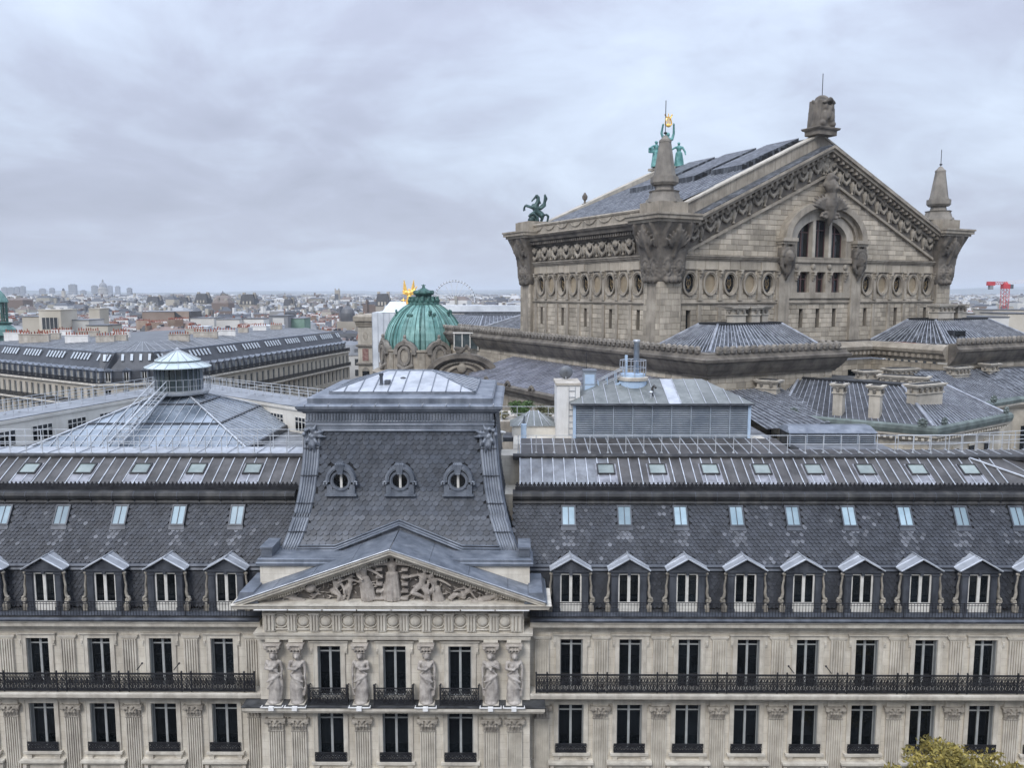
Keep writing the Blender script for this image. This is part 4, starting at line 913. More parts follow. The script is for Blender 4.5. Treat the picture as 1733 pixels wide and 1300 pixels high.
MB().poly([(ex1,ey0,ez),(ex1,ey1,ez),(rx1,ry,rz)]).obj('zinc_roof_panel', M['zinc_bright'], BK); MB().poly([(ex0,ey1,ez),(ex0,ey0,ez),(rx0,ry,rz)]).obj('zinc_roof_panel', M['zinc_bright'], BK)
MB().poly([(ex1,ey1,ez),(ex0,ey1,ez),(rx0,ry,rz),(rx1,ry,rz)]).obj('zinc_roof_panel', M['zinc_bright'], BK)
for k in range(1,9):
    t = k/9; y = ey0+(ey1-ey0)*t; tt = 1-abs(2*t-1)
    for xa, xb in ((ex1,rx1),(ex0,rx0)): MB().tube([(xa,y,ez+0.03),(xa+(xb-xa)*tt,ry if False else y,ez+(rz-ez)*tt+0.03)],0.035,4).obj('zinc_seam', M['zinc_mid'], BK)
for a, b in (((ex0,ey0,ez),(rx0,ry,rz)),((ex1,ey0,ez),(rx1,ry,rz)),((ex1,ey1,ez),(rx1,ry,rz)),((rx0,ry,rz),(rx1,ry,rz))): MB().tube([a,b],0.07,6).obj('hip_roll', M['zinc_mid'], BK)
m = MB(); m.lathe(0,0,[(0.16,0),(0.16,0.1),(0.10,0.14),(0.10,0.62),(0.14,0.66),(0.14,0.8),(0.11,0.8)],10); m.box(0.2,0.5,-0.1,0.5,-0.05,0.35); m.obj('roof_vent', M['zinc_dark'], BK, (PX-1.45,ey0+1.25,ez+0.2))
m = MB(); m.ell((0,0,0),(0.22,0.14,0.17)); m.obj('roof_cowl', M['zinc_dark'], BK, (PX-0.25,ey0+2.3,ez+0.5))
# side walls under the tall roof
MB().box(PX-RX+0.3, PX+RX-0.3, 1.5, 13, 17.2, 21.1).obj('roof_core', M['zinc_dark'], BK)

# ---- round bull's-eye windows
def oculus():
    m = MB(); m.ring_xz(0,0,0.44,0.44,0.62,0.62,-0.30,0.35,28); m.ring_xz(0,0,0.50,0.50,0.56,0.56,-0.36,-0.28,28)
    m.ring_xz(0,0.06,0.64,0.66,0.86,0.92,-0.42,0.35,22,-8,188); m.ring_xz(0,0.06,0.72,0.75,0.80,0.85,-0.47,-0.40,22,-8,188)
    for s in (-1,1):
        for t in range(6): a = -0.5+t*0.85; rr = 0.13*(1-t/8); m.ell((s*(0.84+rr*math.cos(a)),-0.34,-0.10+rr*math.sin(a)),(0.07,0.13,0.07),n=6,m=4)
        m.box(s*0.66-0.16, s*0.66+0.16, -0.30, 0.4, -0.78, -0.2)
    m.box(-0.80,0.80,-0.28,0.4,-0.78,-0.50); m.box(-0.92,0.92,-0.36,0.4,-0.90,-0.78)
    for k in range(5): x = -0.2+0.1*k; m.cap((x*0.6,-0.40,0.52),(x*1.1,-0.46,1.02),0.05,0.07)
    m.box(-0.22,0.22,-0.46,-0.2,1.0,1.12); m.box(-0.14,0.14,-0.44,-0.2,0.42,0.54)
    return m.mesh('round_window', M['zinc_mid'])
om = oculus(); og = MB().lathe(0,0,[(0.45,-0.01),(0.45,0.01)],24).move(lambda x,y,z:(x,z,y)).mesh('pane', M['glass']); ob = MB().box(-0.07,0.07,-0.05,0.03,-0.45,0.45).mesh('window_bar', M['paint_white'])
for x in OCX:
    o = link('round_window', om, BK, (x, RY0+inset(OCZ)-0.05, OCZ)); link('pane', og, o, (0,-0.05,0)); link('window_bar', ob, o, (0,-0.06,0))

# ---- caryatid figures between the windows
def caryatid(v):
    m = MB(); rr = random.Random(v)
    sway = (-1 if v%2 else 1)*0.07
    m.lathe(0,0,[(0.36,0.0),(0.34,0.10),(0.28,0.16)],12)                      # foot block
    feet = 0.16
    m.chain([(sway*0.5-0.12,-0.05,feet),(sway-0.13,-0.08,0.85),(-0.08,0,1.42)],[0.17,0.17,0.20])
    m.chain([(sway*0.5+0.14,-0.02,feet),(sway+0.12,-0.10,0.82),(0.08,0,1.42)],[0.16,0.19,0.20])
    m.ell((0,0,1.35),(0.31,0.22,0.24)); m.ell((0,0,1.62),(0.23,0.17,0.25)); m.ell((-sway*0.4,0,1.92),(0.29,0.19,0.26)); 
    for s in (-1,1): m.ell((s*0.12-sway*0.4,-0.15,1.93),(0.11,0.09,0.10)); m.ell((s*0.27-sway*0.4,0,2.08),(0.12,0.12,0.11))
    m.cap((-sway*0.4,0,2.1),(-sway*0.4,0,2.28),0.09); m.ell((-sway*0.4,-0.09,2.42),(0.145,0.17,0.195)); m.ell((-sway*0.4,-0.26,2.40),(0.035,0.045,0.055))
    m.ell((-sway*0.4,-0.02,2.49),(0.185,0.17,0.15)); m.chain([(-0.16,0.0,2.45),(-0.17,0.02,2.25)],[0.06,0.04]); m.chain([(0.16,0.0,2.45),(0.17,0.02,2.25)],[0.06,0.04]); 
    for k in range(9):                                                       # folds of the robe
        a = -1.4+2.8*k/8; x = 0.27*math.sin(a); y = -0.21*math.cos(a)
        m.chain([(x*1.1+sway*0.4+rr.uniform(-.03,.03), y*1.1, 0.18),(x+sway+rr.uniform(-.05,.05), y, 0.8),(x*0.9, y*0.85, 1.45)],[0.055,0.045,0.04])
    hip = 1 if v%2 else -1
    m.chain([(-0.30*hip,-0.10,1.50),(0.0,-0.24,1.30),(0.30*hip,-0.14,1.12)],[0.06,0.08,0.06]); m.chain([(-0.28*hip,-0.1,1.42),(0.05*hip,-0.25,1.15),(0.30*hip,-0.12,0.75)],[0.06,0.06,0.05])
    m.chain([(0.26*hip,-0.14,2.05),(0,-0.21,1.78),(-0.24*hip,-0.13,1.55)],[0.05,0.05,0.05])
    L_ = -1 if v in (0,1,3) else 1                                           # one arm bent over the breast, the other hanging
    m.chain([(L_*0.33,0,2.08),(L_*0.40,-0.04,1.76),(L_*0.10,-0.26,1.80 if v!=4 else 2.02)],[0.085,0.075,0.055]); m.ell((L_*0.06,-0.28,1.81 if v!=4 else 2.05),(0.07,0.05,0.05))
    for k in range(4): m.cap((L_*0.05,-0.28,1.83-0.025*k),(L_*-0.05,-0.29,1.85-0.03*k),0.018,0.014,5)
    L_ = -L_
    m.chain([(L_*0.33,0,2.08),(L_*0.41,0.0,1.74),(L_*0.40,-0.08,1.42)],[0.085,0.075,0.055]); m.ell((L_*0.40,-0.10,1.36),(0.05,0.05,0.08))
    for k in range(4): m.cap((L_*0.40+0.02*(k-1.5),-0.11,1.33),(L_*0.40+0.024*(k-1.5),-0.12,1.24),0.016,0.013,5)
    m.chain([(L_*0.40,-0.03,1.40),(L_*0.42,-0.02,0.9),(L_*0.36,-0.04,0.4)],[0.06,0.05,0.07])
    m.box(-0.30,0.30,-0.2,0.30,2.62,2.66)
    return sculpt(m, 0.030, 2, 'caryatid', M['figure_stone'])
cars = [caryatid(v) for v in range(5)]
CX = [PX-6.74, PX-5.44, PX-1.86, PX+1.82, PX+5.42, PX+6.72]
cm = MB(); cm.taper(-0.18,0.18,-0.10,0.25,0,0.36,-0.16,-0.18); cm.box(-0.42,0.42,-0.36,0.25,0.36,0.45)
for k in range(4): cm.ell((-0.24+0.16*k,-0.24,0.18),(0.07,0.08,0.14),n=7,m=5)
for s in (-1,1): cm.ell((s*0.32,-0.30,0.28),(0.10,0.08,0.10),n=8,m=6)
ccap = sculpt(cm, 0.032, 1, 'caryatid_capital', M['carved'])
lampm = MB(); lampm.box(-0.62,0.62,-0.03,0.03,0,0.05); lampm.box(-0.14,0.14,-0.10,0.05,-0.13,0.09); lampm.box(-0.6,-0.56,-0.03,0.25,0,0.04); lampm.box(0.56,0.6,-0.03,0.25,0,0.04); lampm = lampm.mesh('uplighter', M['lamp_white'])
for i, x in enumerate(CX):
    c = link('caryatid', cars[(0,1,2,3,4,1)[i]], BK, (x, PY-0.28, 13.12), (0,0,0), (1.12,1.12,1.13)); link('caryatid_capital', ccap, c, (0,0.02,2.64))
    MB().box(x-0.40, x+0.40, PY-0.40, PY-0.02, 16.66, 16.80).obj('caryatid_block', M['stone_trim'], BK)
    MB().box(x-0.45, x+0.45, PY-0.62, PY-0.02, 13.03, 13.125).obj('plinth', M['stone_trim'], BK)
    link('uplighter', lampm, BK, (x, PY-0.95, 13.10))
# ---- sculpted group in the tympanum
def tympanum_group():
    m = MB()
    def put(x, z, h, rot, arms, seed, robe=False, legs=None, face=0.0, flat=0.62, dz=0.0):
        k = MB(); human(k, (0,0,0), h, face, arms, 0.03, robe, 0.0, seed, legs); a = R(rot); c, s_ = math.cos(a), math.sin(a)
        m.add([(x+px*c+(pz-dz*h)*s_, -0.10+py*flat, z-px*s_+(pz-dz*h)*c) for px,py,pz in k.v], k.f)
    seatR = (((0.20,-0.12,0.50),(0.22,-0.10,0.24)),((0.26,-0.05,0.44),(0.30,-0.04,0.20))); seatL = tuple(tuple((-a,b_,c_) for a,b_,c_ in leg) for leg in seatR)
    kneel = (((-0.16,-0.10,0.34),(0.10,-0.02,0.26)),((0.16,-0.08,0.40),(0.17,-0.06,0.16)))
    put(0.0, 0.05, 2.50, 0, ((0.34,-0.10,0.02),(-0.34,-0.10,0.02)), 1, True)
    put(-1.15, 0.02, 2.15, -10, ((0.30,-0.15,-0.22),(0.10,-0.18,-0.20)), 2, True); put(1.25, 0.02, 2.10, 12, ((0.18,-0.14,-0.28),(-0.30,-0.16,-0.10)), 3, False, kneel, 0.0, 0.62, 0.14)
    put(-0.52, 0.02, 1.05, 10, ((0.2,-0.1,-0.1),(-0.2,-0.1,0.1)), 4)
    put(-2.30, 0.02, 1.45, 14, ((0.25,-0.15,0.05),(-0.25,-0.12,-0.2)), 5); put(-3.05, 0.02, 1.75, 22, ((0.16,-0.2,-0.15),(0.30,-0.16,-0.22)), 6, False, seatR, 0.0, 0.62, 0.22)
    put(2.25, 0.02, 1.90, -12, ((0.28,-0.15,-0.2),(-0.05,-0.2,-0.3)), 7, True, seatL, 0.0, 0.62, 0.20); put(3.25, 0.02, 1.55, 40, ((0.25,-0.1,-0.05),(-0.22,-0.15,-0.25)), 8, False, seatL, 0.0, 0.62, 0.34)
    put(4.45, 0.02, 1.5, 66, ((0.1,-0.1,-0.3),(-0.1,-0.15,-0.25)), 9, True, None, 0.0, 0.6, 0.36); put(-4.75, 0.02, 1.2, -70, ((0.1,-0.1,-0.3),(-0.1,-0.1,0.2)), 10, True, None, 0.0, 0.6, 0.36)
    m.ell((-3.98,-0.16,0.74),(0.27,0.24,0.27),n=14,m=10)
    for k in range(5):
        for sx in (-1,1): m.box(sx*0.62-0.16,sx*0.62+0.16,-0.22,0.05,0.06+0.40*k,0.20+0.40*k)
    rr = random.Random(3)
    for k in range(230):                                    # foliage, drapery and attributes filling the field
        x = rr.uniform(-6.0,6.0); zm = max(0.10, 2.5*(1-abs(x)/6.95)-0.10); z = rr.uniform(0.03, zm); a = rr.uniform(0,3.1); l = rr.uniform(0.08,0.24)
        m.chain([(x-l*math.cos(a),0.0,z-l*math.sin(a)*0.6),(x,-0.055,z),(x+l*math.cos(a+0.5),0.0,min(zm,z+l*math.sin(a+0.5)*0.6))],[0.025,0.042,0.025])
    return sculpt(m, 0.030, 1, 'pediment_sculpture', M['relief_stone'])
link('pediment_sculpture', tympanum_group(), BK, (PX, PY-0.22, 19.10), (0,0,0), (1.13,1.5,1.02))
# ================================================================== things standing on the bank's roofs
def railing(name, label, pts, h, step, rails, r=0.022, mat='rail_white', posts_r=0.028):
    """tubular guard rail along a polyline: posts and rails are its parts"""
    t = thing(name, label, 'railing', pts[0]); o = Vector(pts[0])
    P = [Vector(p)-o for p in pts]
    for k in rails: MB().tube([p+Vector((0,0,h*k)) for p in P], r, 5).obj('rail', M[mat], t)
    pm = MB().tube([(0,0,0),(0,0,h)], posts_r, 5); pm.box(-0.07,0.07,-0.07,0.07,0,0.05); pm = pm.mesh('post', M[mat])
    for a, b in zip(P[:-1], P[1:]):
        n = max(1, round((b-a).length/step))
        for i in range(n): link('post', pm, t, a.lerp(b, i/n))
    link('post', pm, t, P[-1]); return t
railing('roof_railing', 'thin steel guard rail along the zinc roof edge before the louvred plant room', [(0.4,52.6,25.62),(28.5,52.6,25.62),(36,55,25.62)], 1.15, 1.16, (1.0,0.5))
railing('roof_railing', 'steel guard rail along the bright zinc walkway before the glass pyramid', [(-38,52.5,25.62),(-13.6,52.5,25.62)], 1.15, 1.05, (1.0,0.55))
railing('roof_railing', 'second rail line at the foot of the glazed pyramid roof', [(-38,54.4,25.62),(-14,54.4,25.62)], 1.25, 1.05, (1.0,0.66,0.33))
railing('roof_railing', 'low steel guard rail right of the second louvred box', [(25.6,53.5,25.64),(34,53.5,25.64)], 1.0, 1.1, (1.0,0.5))

# ---- glazed pyramid roof
GP = thing('glazed_pyramid_roof', 'low glass and zinc pyramid roof with close glazing bars over the court', 'skylight', (-25.6, 62.5, 25.2))
S_, HT = 7.4, 3.35
for q in range(4):
    a = q*math.pi/2; rot = Matrix.Rotation(a, 4, 'Z')
    n = 22
    for t0, t1 in ((0,0.36),(0.37,0.68),(0.69,0.97)):
        for k in range(n):
            def pt(f, t): s = S_*(1-t); return rot @ Vector((-s+2*s*f, -S_*(1-t), 0.25+HT*t))
            m = MB(); c = [pt(k/n,t0),pt((k+1)/n,t0),pt((k+1)/n,t1),pt(k/n,t1)]; up = Vector((0,0,0.02)); m.add(c+[p-up for p in c],[(0,1,2,3),(7,6,5,4),(0,4,5,1),(1,5,6,2),(2,6,7,3),(3,7,4,0)])
            m.obj('glass_pane', M['pyr_glass'], GP)
    for k in range(n+1):
        x = -S_+2*S_*k/n; tm = min(0.97, 1-abs(x)/S_) 
        if tm > 0.04: MB().tube([rot@Vector((x,-S_,0.30)), rot@Vector((x, -S_*(1-tm), 0.30+HT*tm))], 0.035, 4).obj('glazing_bar', M['steel'], GP)
    for t in (0.365, 0.685): s = S_*(1-t); MB().box(-s,s,-s-0.06,-s+0.12,0.25+HT*t-0.02,0.25+HT*t+0.10).move(lambda x,y,z: rot@Vector((x,y,z))).obj('ledge', M['zinc_dark'], GP)
    MB().tube([rot@Vector((-S_,-S_,0.32)), rot@Vector((-0.3,-0.3,HT+0.2))], 0.07, 6).obj('hip_bar', M['steel'], GP)
    MB().box(-S_-0.15,S_+0.15,-S_-0.15,-S_+0.1,-0.5,0.27).move(lambda x,y,z: rot@Vector((x,y,z))).obj('kerb', M['zinc_dark'], GP)
# ---- round lantern on the pyramid
LN = thing('roof_lantern', 'round glazed lantern with two-tier conical glass roof on the pyramid', 'lantern', (-25.6, 62.5, 28.35))
MB().lathe(0,0,[(2.15,0),(2.2,0.12),(2.2,0.22),(1.7,0.3),(1.5,0.3)],32).obj('base_ring', M['steel'], LN)
MB().lathe(0,0,[(1.66,0.2),(1.66,2.1)],32).obj('glass_drum', M['lantern_glass'], LN)
for k in range(24): a = k*math.pi/12; MB().box(-0.04,0.04,-0.05,0.05,0.2,2.15).move(lambda x,y,z: (1.70*math.cos(a)+x*math.cos(a), 1.70*math.sin(a)+x*math.sin(a)+y, z)).obj('mullion', M['louver'], LN)
MB().lathe(0,0,[(2.42,2.02),(2.42,2.07),(1.35,2.55),(1.35,2.50)],32).obj('lower_roof', M['lantern_roof'], LN)
MB().lathe(0,0,[(1.66,2.52),(1.66,2.57),(0.16,3.30),(0.0,3.32)],32).obj('upper_roof', M['lantern_roof'], LN)
for k in range(16):
    a = k*math.pi/8; c, s = math.cos(a), math.sin(a)
    MB().tube([(2.42*c,2.42*s,2.09),(1.35*c,1.35*s,2.58)],0.03,4).obj('roof_rib', M['steel'], LN); MB().tube([(1.66*c,1.66*s,2.60),(0.12*c,0.12*s,3.34)],0.03,4).obj('roof_rib', M['steel'], LN)
MB().lathe(0,0,[(0.16,3.28),(0.16,3.42),(0.03,3.5),(0.02,4.1)],8).obj('finial', M['steel'], LN)
for a0 in range(0,360,12):
    a = R(a0); MB().tube([(2.3*math.cos(a),2.3*math.sin(a),0.2),(2.3*math.cos(a),2.3*math.sin(a),1.2)],0.02,4).obj('guard_post', M['steel'], LN)
for hh in (0.7,1.2): MB().tube([(2.3*math.cos(R(t)),2.3*math.sin(R(t)),hh) for t in range(0,361,12)],0.02,4).obj('guard_rail', M['steel'], LN)
# ---- access stair up the glass
ST = thing('access_stair', 'steep galvanised steel stair with handrails climbing to the glass lantern', 'stair', (-27.0, 54.9, 25.75))
a_, b_ = Vector((0,0,0)), Vector((0.95,5.4,2.75))
for o in (-0.45,0.45):
    MB().tube([a_+Vector((o,0,0.1)), b_+Vector((o,0,0.1))],0.08,4).obj('stringer', M['steel'], ST)
    for k in (0.55,1.0): MB().tube([a_+Vector((o,0,k)), b_+Vector((o,0,k))],0.035,5).obj('handrail', M['rail_white'], ST)
    for k in range(7): p = a_.lerp(b_, k/6); MB().tube([p+Vector((o,0,0.1)), p+Vector((o,0,1.0))],0.02,4).obj('baluster', M['steel'], ST)
for k in range(15): p = a_.lerp(b_, (k+0.5)/15); MB().box(p.x-0.45,p.x+0.45,p.y-0.1,p.y+0.1,p.z+0.1,p.z+0.14).obj('tread', M['steel'], ST)

# ---- court wings behind the pyramid (cream parapet, windows)
CW = thing('court_wing', 'cream rendered rear wing with paned windows and flat zinc top behind the pyramid', 'building', (-33,60,0))
wp = [(-39.5,44.5),(-30.5,76.0),(-13.0,60.5)]; off = Vector((-33,60))
path = [(x-off.x, y-off.y) for x,y in wp]
MB().sweep([(0,18.0),(0,26.75),(0.12,26.78),(0.14,27.0),(0.0,27.04),(-3.0,27.14),(-3.0,18.0)], path).obj('wall', M['cream'], CW)
MB().sweep([(0.10,27.05),(0.10,27.10),(-3.05,27.20),(-3.05,27.16)], path).obj('zinc_top', M['zinc_top'], CW)
for (p,q), fr in (((wp[0],wp[1]), (0.40,0.50,0.60,0.70,0.80)), ((wp[1],wp[2]), (0.35,0.5,0.65,0.8))):
    p = Vector(p)-off; q = Vector(q)-off; d = (q-p).normalized(); rz = math.atan2(d.y,d.x)
    for f in fr:
        c = p.lerp(q, f); w = MB(); w.box(-0.95,0.95,-0.03,0.03,0,0.07); w.box(-0.95,0.95,-0.03,0.03,1.13,1.2)
        for k in range(5): x = -0.92+0.46*k; w.box(x-0.035,x+0.035,-0.04,0.03,0.05,1.15)
        w.box(-0.95,0.95,-0.035,0.03,0.78,0.83)
        o = w.obj('window', M['paint_white'], CW, (c.x,c.y,25.1), (0,0,rz)); MB().box(-0.93,0.93,-0.01,0.02,0.02,1.18).obj('pane', M['glass'], o)
for pts, lb in (([(-40.5,46,27.1),(-31.0,77.4,27.1)],'steel guard rail on the cream court wing running into the distance'),([(-30.5,77.6,27.1),(-12.6,62.0,27.1)],'steel guard rail on the flat roof just behind the glass lantern'),([(-39.0,52,27.18),(-32.4,79.2,27.18),(-12.0,63.3,27.18)],'outer steel guard rail round the far edge of the court wing roof')):
    railing('roof_railing', lb, pts, 1.05, 1.25, (1.0,0.5))
MB().box(-12.5,12.5,-7.2,14,-0.2,0.0).obj('court_roof', M['zinc'], None, (-27,62,25.0)); bpy.data.objects['court_roof']['kind'] = 'structure'

# ---- louvred plant room
PRm = thing('plant_room', 'blue grey louvred plant room with hipped zinc roof', 'plant room', (10.5, 57.0, 25.7))
L0, L1, D_, Hh = -6.1, 6.2, 7.0, 2.55
MB().box(L0+0.1,L1-0.1,0.12,D_,0,Hh).obj('core', M['iron_base'], PRm)
for k in range(10):
    xa = L0+(L1-L0)*k/9; 
    MB().box(xa-0.04,xa+0.04,-0.04,0.1,0,Hh).obj('mullion', M['louver'], PRm)
    if k < 9:
        xb = L0+(L1-L0)*(k+1)/9
        sl_ = MB().add([(xa+0.05,0.0,0),(xb-0.05,0.0,0),(xb-0.05,0.09,0.085),(xa+0.05,0.09,0.085)],[(0,1,2,3)]).box(xa+0.05,xb-0.05,-0.015,0.0,-0.02,0.035).mesh('louvre_slat', M['louver'])
        for j in range(16): link('louvre_slat', sl_, PRm, (0,0,0.05+j*0.156))
for s, x in ((-1,L0),(1,L1)): MB().box(x-0.1,x+0.1,-0.08,0.14,-0.1,Hh+0.02).obj('corner_post', M['blue_paint'], PRm)
for s, x in ((-1,L0+0.05),(1,L1-0.05)):
    for j in range(19): MB().box(x-0.03,x+0.03,0.15,D_,0.05+j*0.13,0.11+j*0.13).obj('louvre_slat', M['louver'], PRm)
ea, eb = L0-0.3, L1+0.3; ra, rb = L0+2.9, L1-2.6; zr = Hh+1.35
npn = 15
for k in range(npn):
    a = ea+(eb-ea)*k/npn; b = ea+(eb-ea)*(k+1)/npn
    def tp(x):
        t = 1 if ra <= x <= rb else ((x-ea)/(ra-ea) if x < ra else (eb-x)/(eb-rb)); return (x,-0.35+(D_/2+0.35)*t,Hh+0.05+(zr-Hh)*t)
    xs_ = [a]+[q for q in (ra,rb) if a < q < b]+[b]
    MB().poly([(a,-0.35,Hh+0.05),(b,-0.35,Hh+0.05)]+[tp(q) for q in xs_[::-1]]).obj('roof_panel', M['zinc_bright'] if k in (8,) else M['zinc_green'], PRm)
    if k: MB().tube([(a,-0.35,Hh+0.08), tuple(Vector(tp(a))+Vector((0,0,0.03)))],0.03,4).obj('roof_seam', M['zinc_seam'], PRm)
MB().poly([(eb,-0.35,Hh+0.05),(eb,D_+0.35,Hh+0.05),(rb,D_/2,zr+0.05)]).obj('roof_panel', M['zinc_green'], PRm); MB().poly([(ea,D_+0.35,Hh+0.05),(ea,-0.35,Hh+0.05),(ra,D_/2,zr+0.05)]).obj('roof_panel', M['zinc_green'], PRm)
MB().poly([(eb,D_+0.35,Hh+0.05),(ea,D_+0.35,Hh+0.05),(ra,D_/2,zr+0.05),(rb,D_/2,zr+0.05)]).obj('roof_panel', M['zinc_green'], PRm)
MB().box(ea,eb,-0.37,-0.30,Hh-0.06,Hh+0.06).obj('eaves', M['zinc_dark'], PRm)
# round blue collar, guard and flue on the ridge
FL = thing('roof_flue', 'tall steel flue rising from a round pale blue collar with guard rail', 'flue', (8.9, 60.0, 28.85))
MB().lathe(0,0,[(1.02,-0.6),(1.02,0.9)],24).obj('collar', M['blue_paint'], FL); MB().lathe(0,0,[(1.05,0.75),(1.14,0.8),(1.14,1.0),(1.0,1.05)],24).obj('collar_band', M['brick'], FL); MB().lathe(0,0,[(0.9,1.0),(0.9,1.25),(0.0,1.3)],24).obj('collar_top', M['blue_paint'], FL)
MB().lathe(0.25,0,[(0.21,1.0),(0.21,3.55),(0.25,3.56),(0.25,3.75),(0.17,3.75),(0.17,3.5)],14).obj('pipe', M['steel'], FL, smooth=True)
for k in range(8): a = k*math.pi/4; MB().tube([(0.95*math.cos(a),0.95*math.sin(a),1.1),(0.95*math.cos(a),0.95*math.sin(a),2.25)],0.03,5).obj('guard_post', M['steel'], FL)
for h in (1.7,2.25): MB().tube([(0.95*math.cos(R(t)),0.95*math.sin(R(t)),h) for t in range(0,361,15)],0.025,5).obj('guard_rail', M['steel'], FL)
# white chimney block with cap, blue cabinet and ladder frame
CB = thing('chimney_block', 'white rendered chimney block with grey coping beside the plant room', 'chimney', (4.05, 58.0, 25.5))
MB().box(-0.85,0.80,0,3.2,0,3.95).obj('shaft', M['render_white'], CB); MB().box(-0.93,0.88,-0.08,3.3,3.95,4.12).obj('coping', M['brick'], CB); MB().box(0.0,0.03,-0.06,-0.02,0.3,3.9).obj('cable', M['steel'], CB); MB().box(0.45,0.48,-0.06,-0.02,0.3,3.9).obj('cable', M['steel'], CB)
for k in range(8): MB().box(0.0,0.48,-0.06,-0.02,0.4+0.45*k,0.43+0.45*k).obj('rung', M['steel'], CB)
VC = thing('vent_cabinet', 'blue grey sheet metal vent cabinet behind the white chimney block', 'vent', (5.75, 60.2, 28.3))
MB().box(-0.45,0.45,0,0.9,0,1.9).obj('cabinet', M['louver'], VC); MB().box(-0.5,0.5,-0.05,0.95,1.9,2.05).obj('lid', M['zinc_mid'], VC); MB().box(-0.35,0.35,-0.02,0.0,0.2,0.9).obj('front_panel', M['blue_paint'], VC); MB().box(-0.35,0.35,-0.02,0.0,1.0,1.7).obj('front_panel', M['blue_paint'], VC)
LD = thing('ladder_frame', 'pale blue steel ramp with guard rail leaning on the plant room ridge', 'ladder', (6.35, 59.6, 28.5))
for o in (0,0.8):
    MB().tube([(0,o,0.1),(1.9,o,1.15)],0.09,4).obj('stringer', M['blue_paint'], LD); MB().tube([(0,o,1.1),(1.9,o,2.05)],0.04,5).obj('handrail', M['steel'], LD); MB().tube([(0,o,0.65),(1.9,o,1.6)],0.03,5).obj('handrail', M['steel'], LD)
    for k in range(4): t = k/3; MB().tube([(1.9*t,o,0.1+1.05*t),(1.9*t,o,1.1+0.95*t)],0.03,4).obj('baluster', M['blue_paint'], LD)
MB().box(1.9,2.08,-0.1,0.1,-0.2,3.0).obj('upright', M['blue_paint'], LD)
# satellite dish
SD = thing('satellite_dish', 'grey satellite dish facing away beside the white chimney block', 'dish', (4.0, 60.4, 29.2))
dm_ = MB(); dm_.lathe(0,0,[(0.0,0.0),(0.25,0.04),(0.42,0.12),(0.5,0.18),(0.5,0.2),(0.40,0.13),(0.0,0.03)],20); dm_.move(lambda x,y,z:(x, z-0.1, y+0.95)); dm_.obj('reflector', M['dish'], SD, smooth=True); MB().tube([(0,0.0,-0.6),(0,0.0,0.95)],0.04,6).obj('mast', M['steel'], SD)
AN = thing('roof_antenna', 'slender black rod aerial rising behind the white chimney block', 'antenna', (5.6, 61.5, 29.0)); MB().tube([(0,0,-0.5),(0,0,2.6)],0.025,5).obj('rod', M['iron'], AN); MB().tube([(-0.5,0,2.2),(0.5,0,2.6)],0.012,4).obj('arm', M['iron'], AN); MB().tube([(-0.5,0,2.5),(0.5,0,2.3)],0.012,4).obj('arm', M['iron'], AN)
# gooseneck vents on the plant room roof
GV = thing('gooseneck_vent', 'dark bent vent pipes standing on the plant room roof slope', 'vent', (10.0, 57.9, 28.7)); MB().tube([(0,0,-0.2),(0,0,0.6),(0.1,-0.1,0.75),(0.2,-0.25,0.6)],0.09,7).obj('pipe', M['iron_base'], GV); MB().lathe(-0.15,-0.3,[(0.16,-0.3),(0.16,-0.2),(0.09,-0.15),(0.09,0.25),(0.17,0.3),(0.1,0.4)],9).obj('cowl', M['steel'], GV)
# second louvred box on the right
PB = thing('louvred_box', 'low louvred ventilation box with pale zinc lid on the right roof', 'vent box', (22.3, 56.2, 25.35))
MB().box(-2.95,2.95,0.1,2.2,-0.2,0.98).obj('core', M['iron_base'], PB); MB().taper(-3.1,3.1,-0.2,2.4,0.98,1.36,0.2,0.9).obj('lid', M['zinc_mid'], PB)
sl_ = MB().box(-2.95,2.95,-0.02,0.06,0,0.05).mesh('louvre_slat', M['louver'])
for j in range(7): link('louvre_slat', sl_, PB, (0,0,0.06+0.135*j))
for k in range(6): MB().box(-2.95+1.18*k-0.04,-2.95+1.18*k+0.04,-0.05,0.1,0,0.98).obj('post', M['louver'], PB)
# small hipped zinc lantern roof, blue vent pipe, planted terrace
SZ = thing('small_hipped_rooflight', 'small hipped zinc rooflight on a cream kerb by the roof garden', 'rooflight', (1.55, 60.0, 25.4))
MB().box(-1.55,1.75,0,2.6,0,0.8).obj('kerb', M['cream'], SZ); MB().add([(-1.7,-0.15,0.8),(1.9,-0.15,0.8),(1.9,2.75,0.8),(-1.7,2.75,0.8),(-0.2,1.3,1.75),(0.4,1.3,1.75)],[(0,1,5,4),(1,2,5),(2,3,4,5),(3,0,4)]).obj('roof', M['zinc_green'], SZ)
for xb, xt in ((-1.1,-0.2),(-0.5,-0.2),(0.1,0.1),(0.7,0.4),(1.3,0.4)): MB().tube([(xb,-0.15,0.83),(xt,1.3,1.78)],0.03,4).obj('seam', M['zinc_seam'], SZ)
VP = thing('vent_pipe', 'pale blue vent pipe with dark hood before the hipped rooflight', 'vent', (0.85, 58.6, 25.6)); MB().lathe(0,0,[(0.2,-0.3),(0.2,0.95),(0.15,1.0)],12).obj('pipe', M['blue_paint'], VP); MB().tube([(0,0,0.95),(0.02,-0.05,1.25),(0.05,-0.1,1.6)],0.13,7,0.05).obj('hood', M['zinc_mid'], VP)
MC = thing('mushroom_cowl', 'white mushroom shaped vent cowl on the terrace edge', 'vent', (-0.75, 58.2, 25.6)); MB().lathe(0,0,[(0.1,-0.3),(0.1,0.35),(0.32,0.38),(0.32,0.46),(0.05,0.55)],12).obj('cowl', M['paint_white'], MC)
MB().box(-7,7,0,9,-0.3,0).obj('roof_terrace', M['zinc'], None, (2.0,59.5,25.4)); bpy.data.objects['roof_terrace']['kind'] = 'structure'
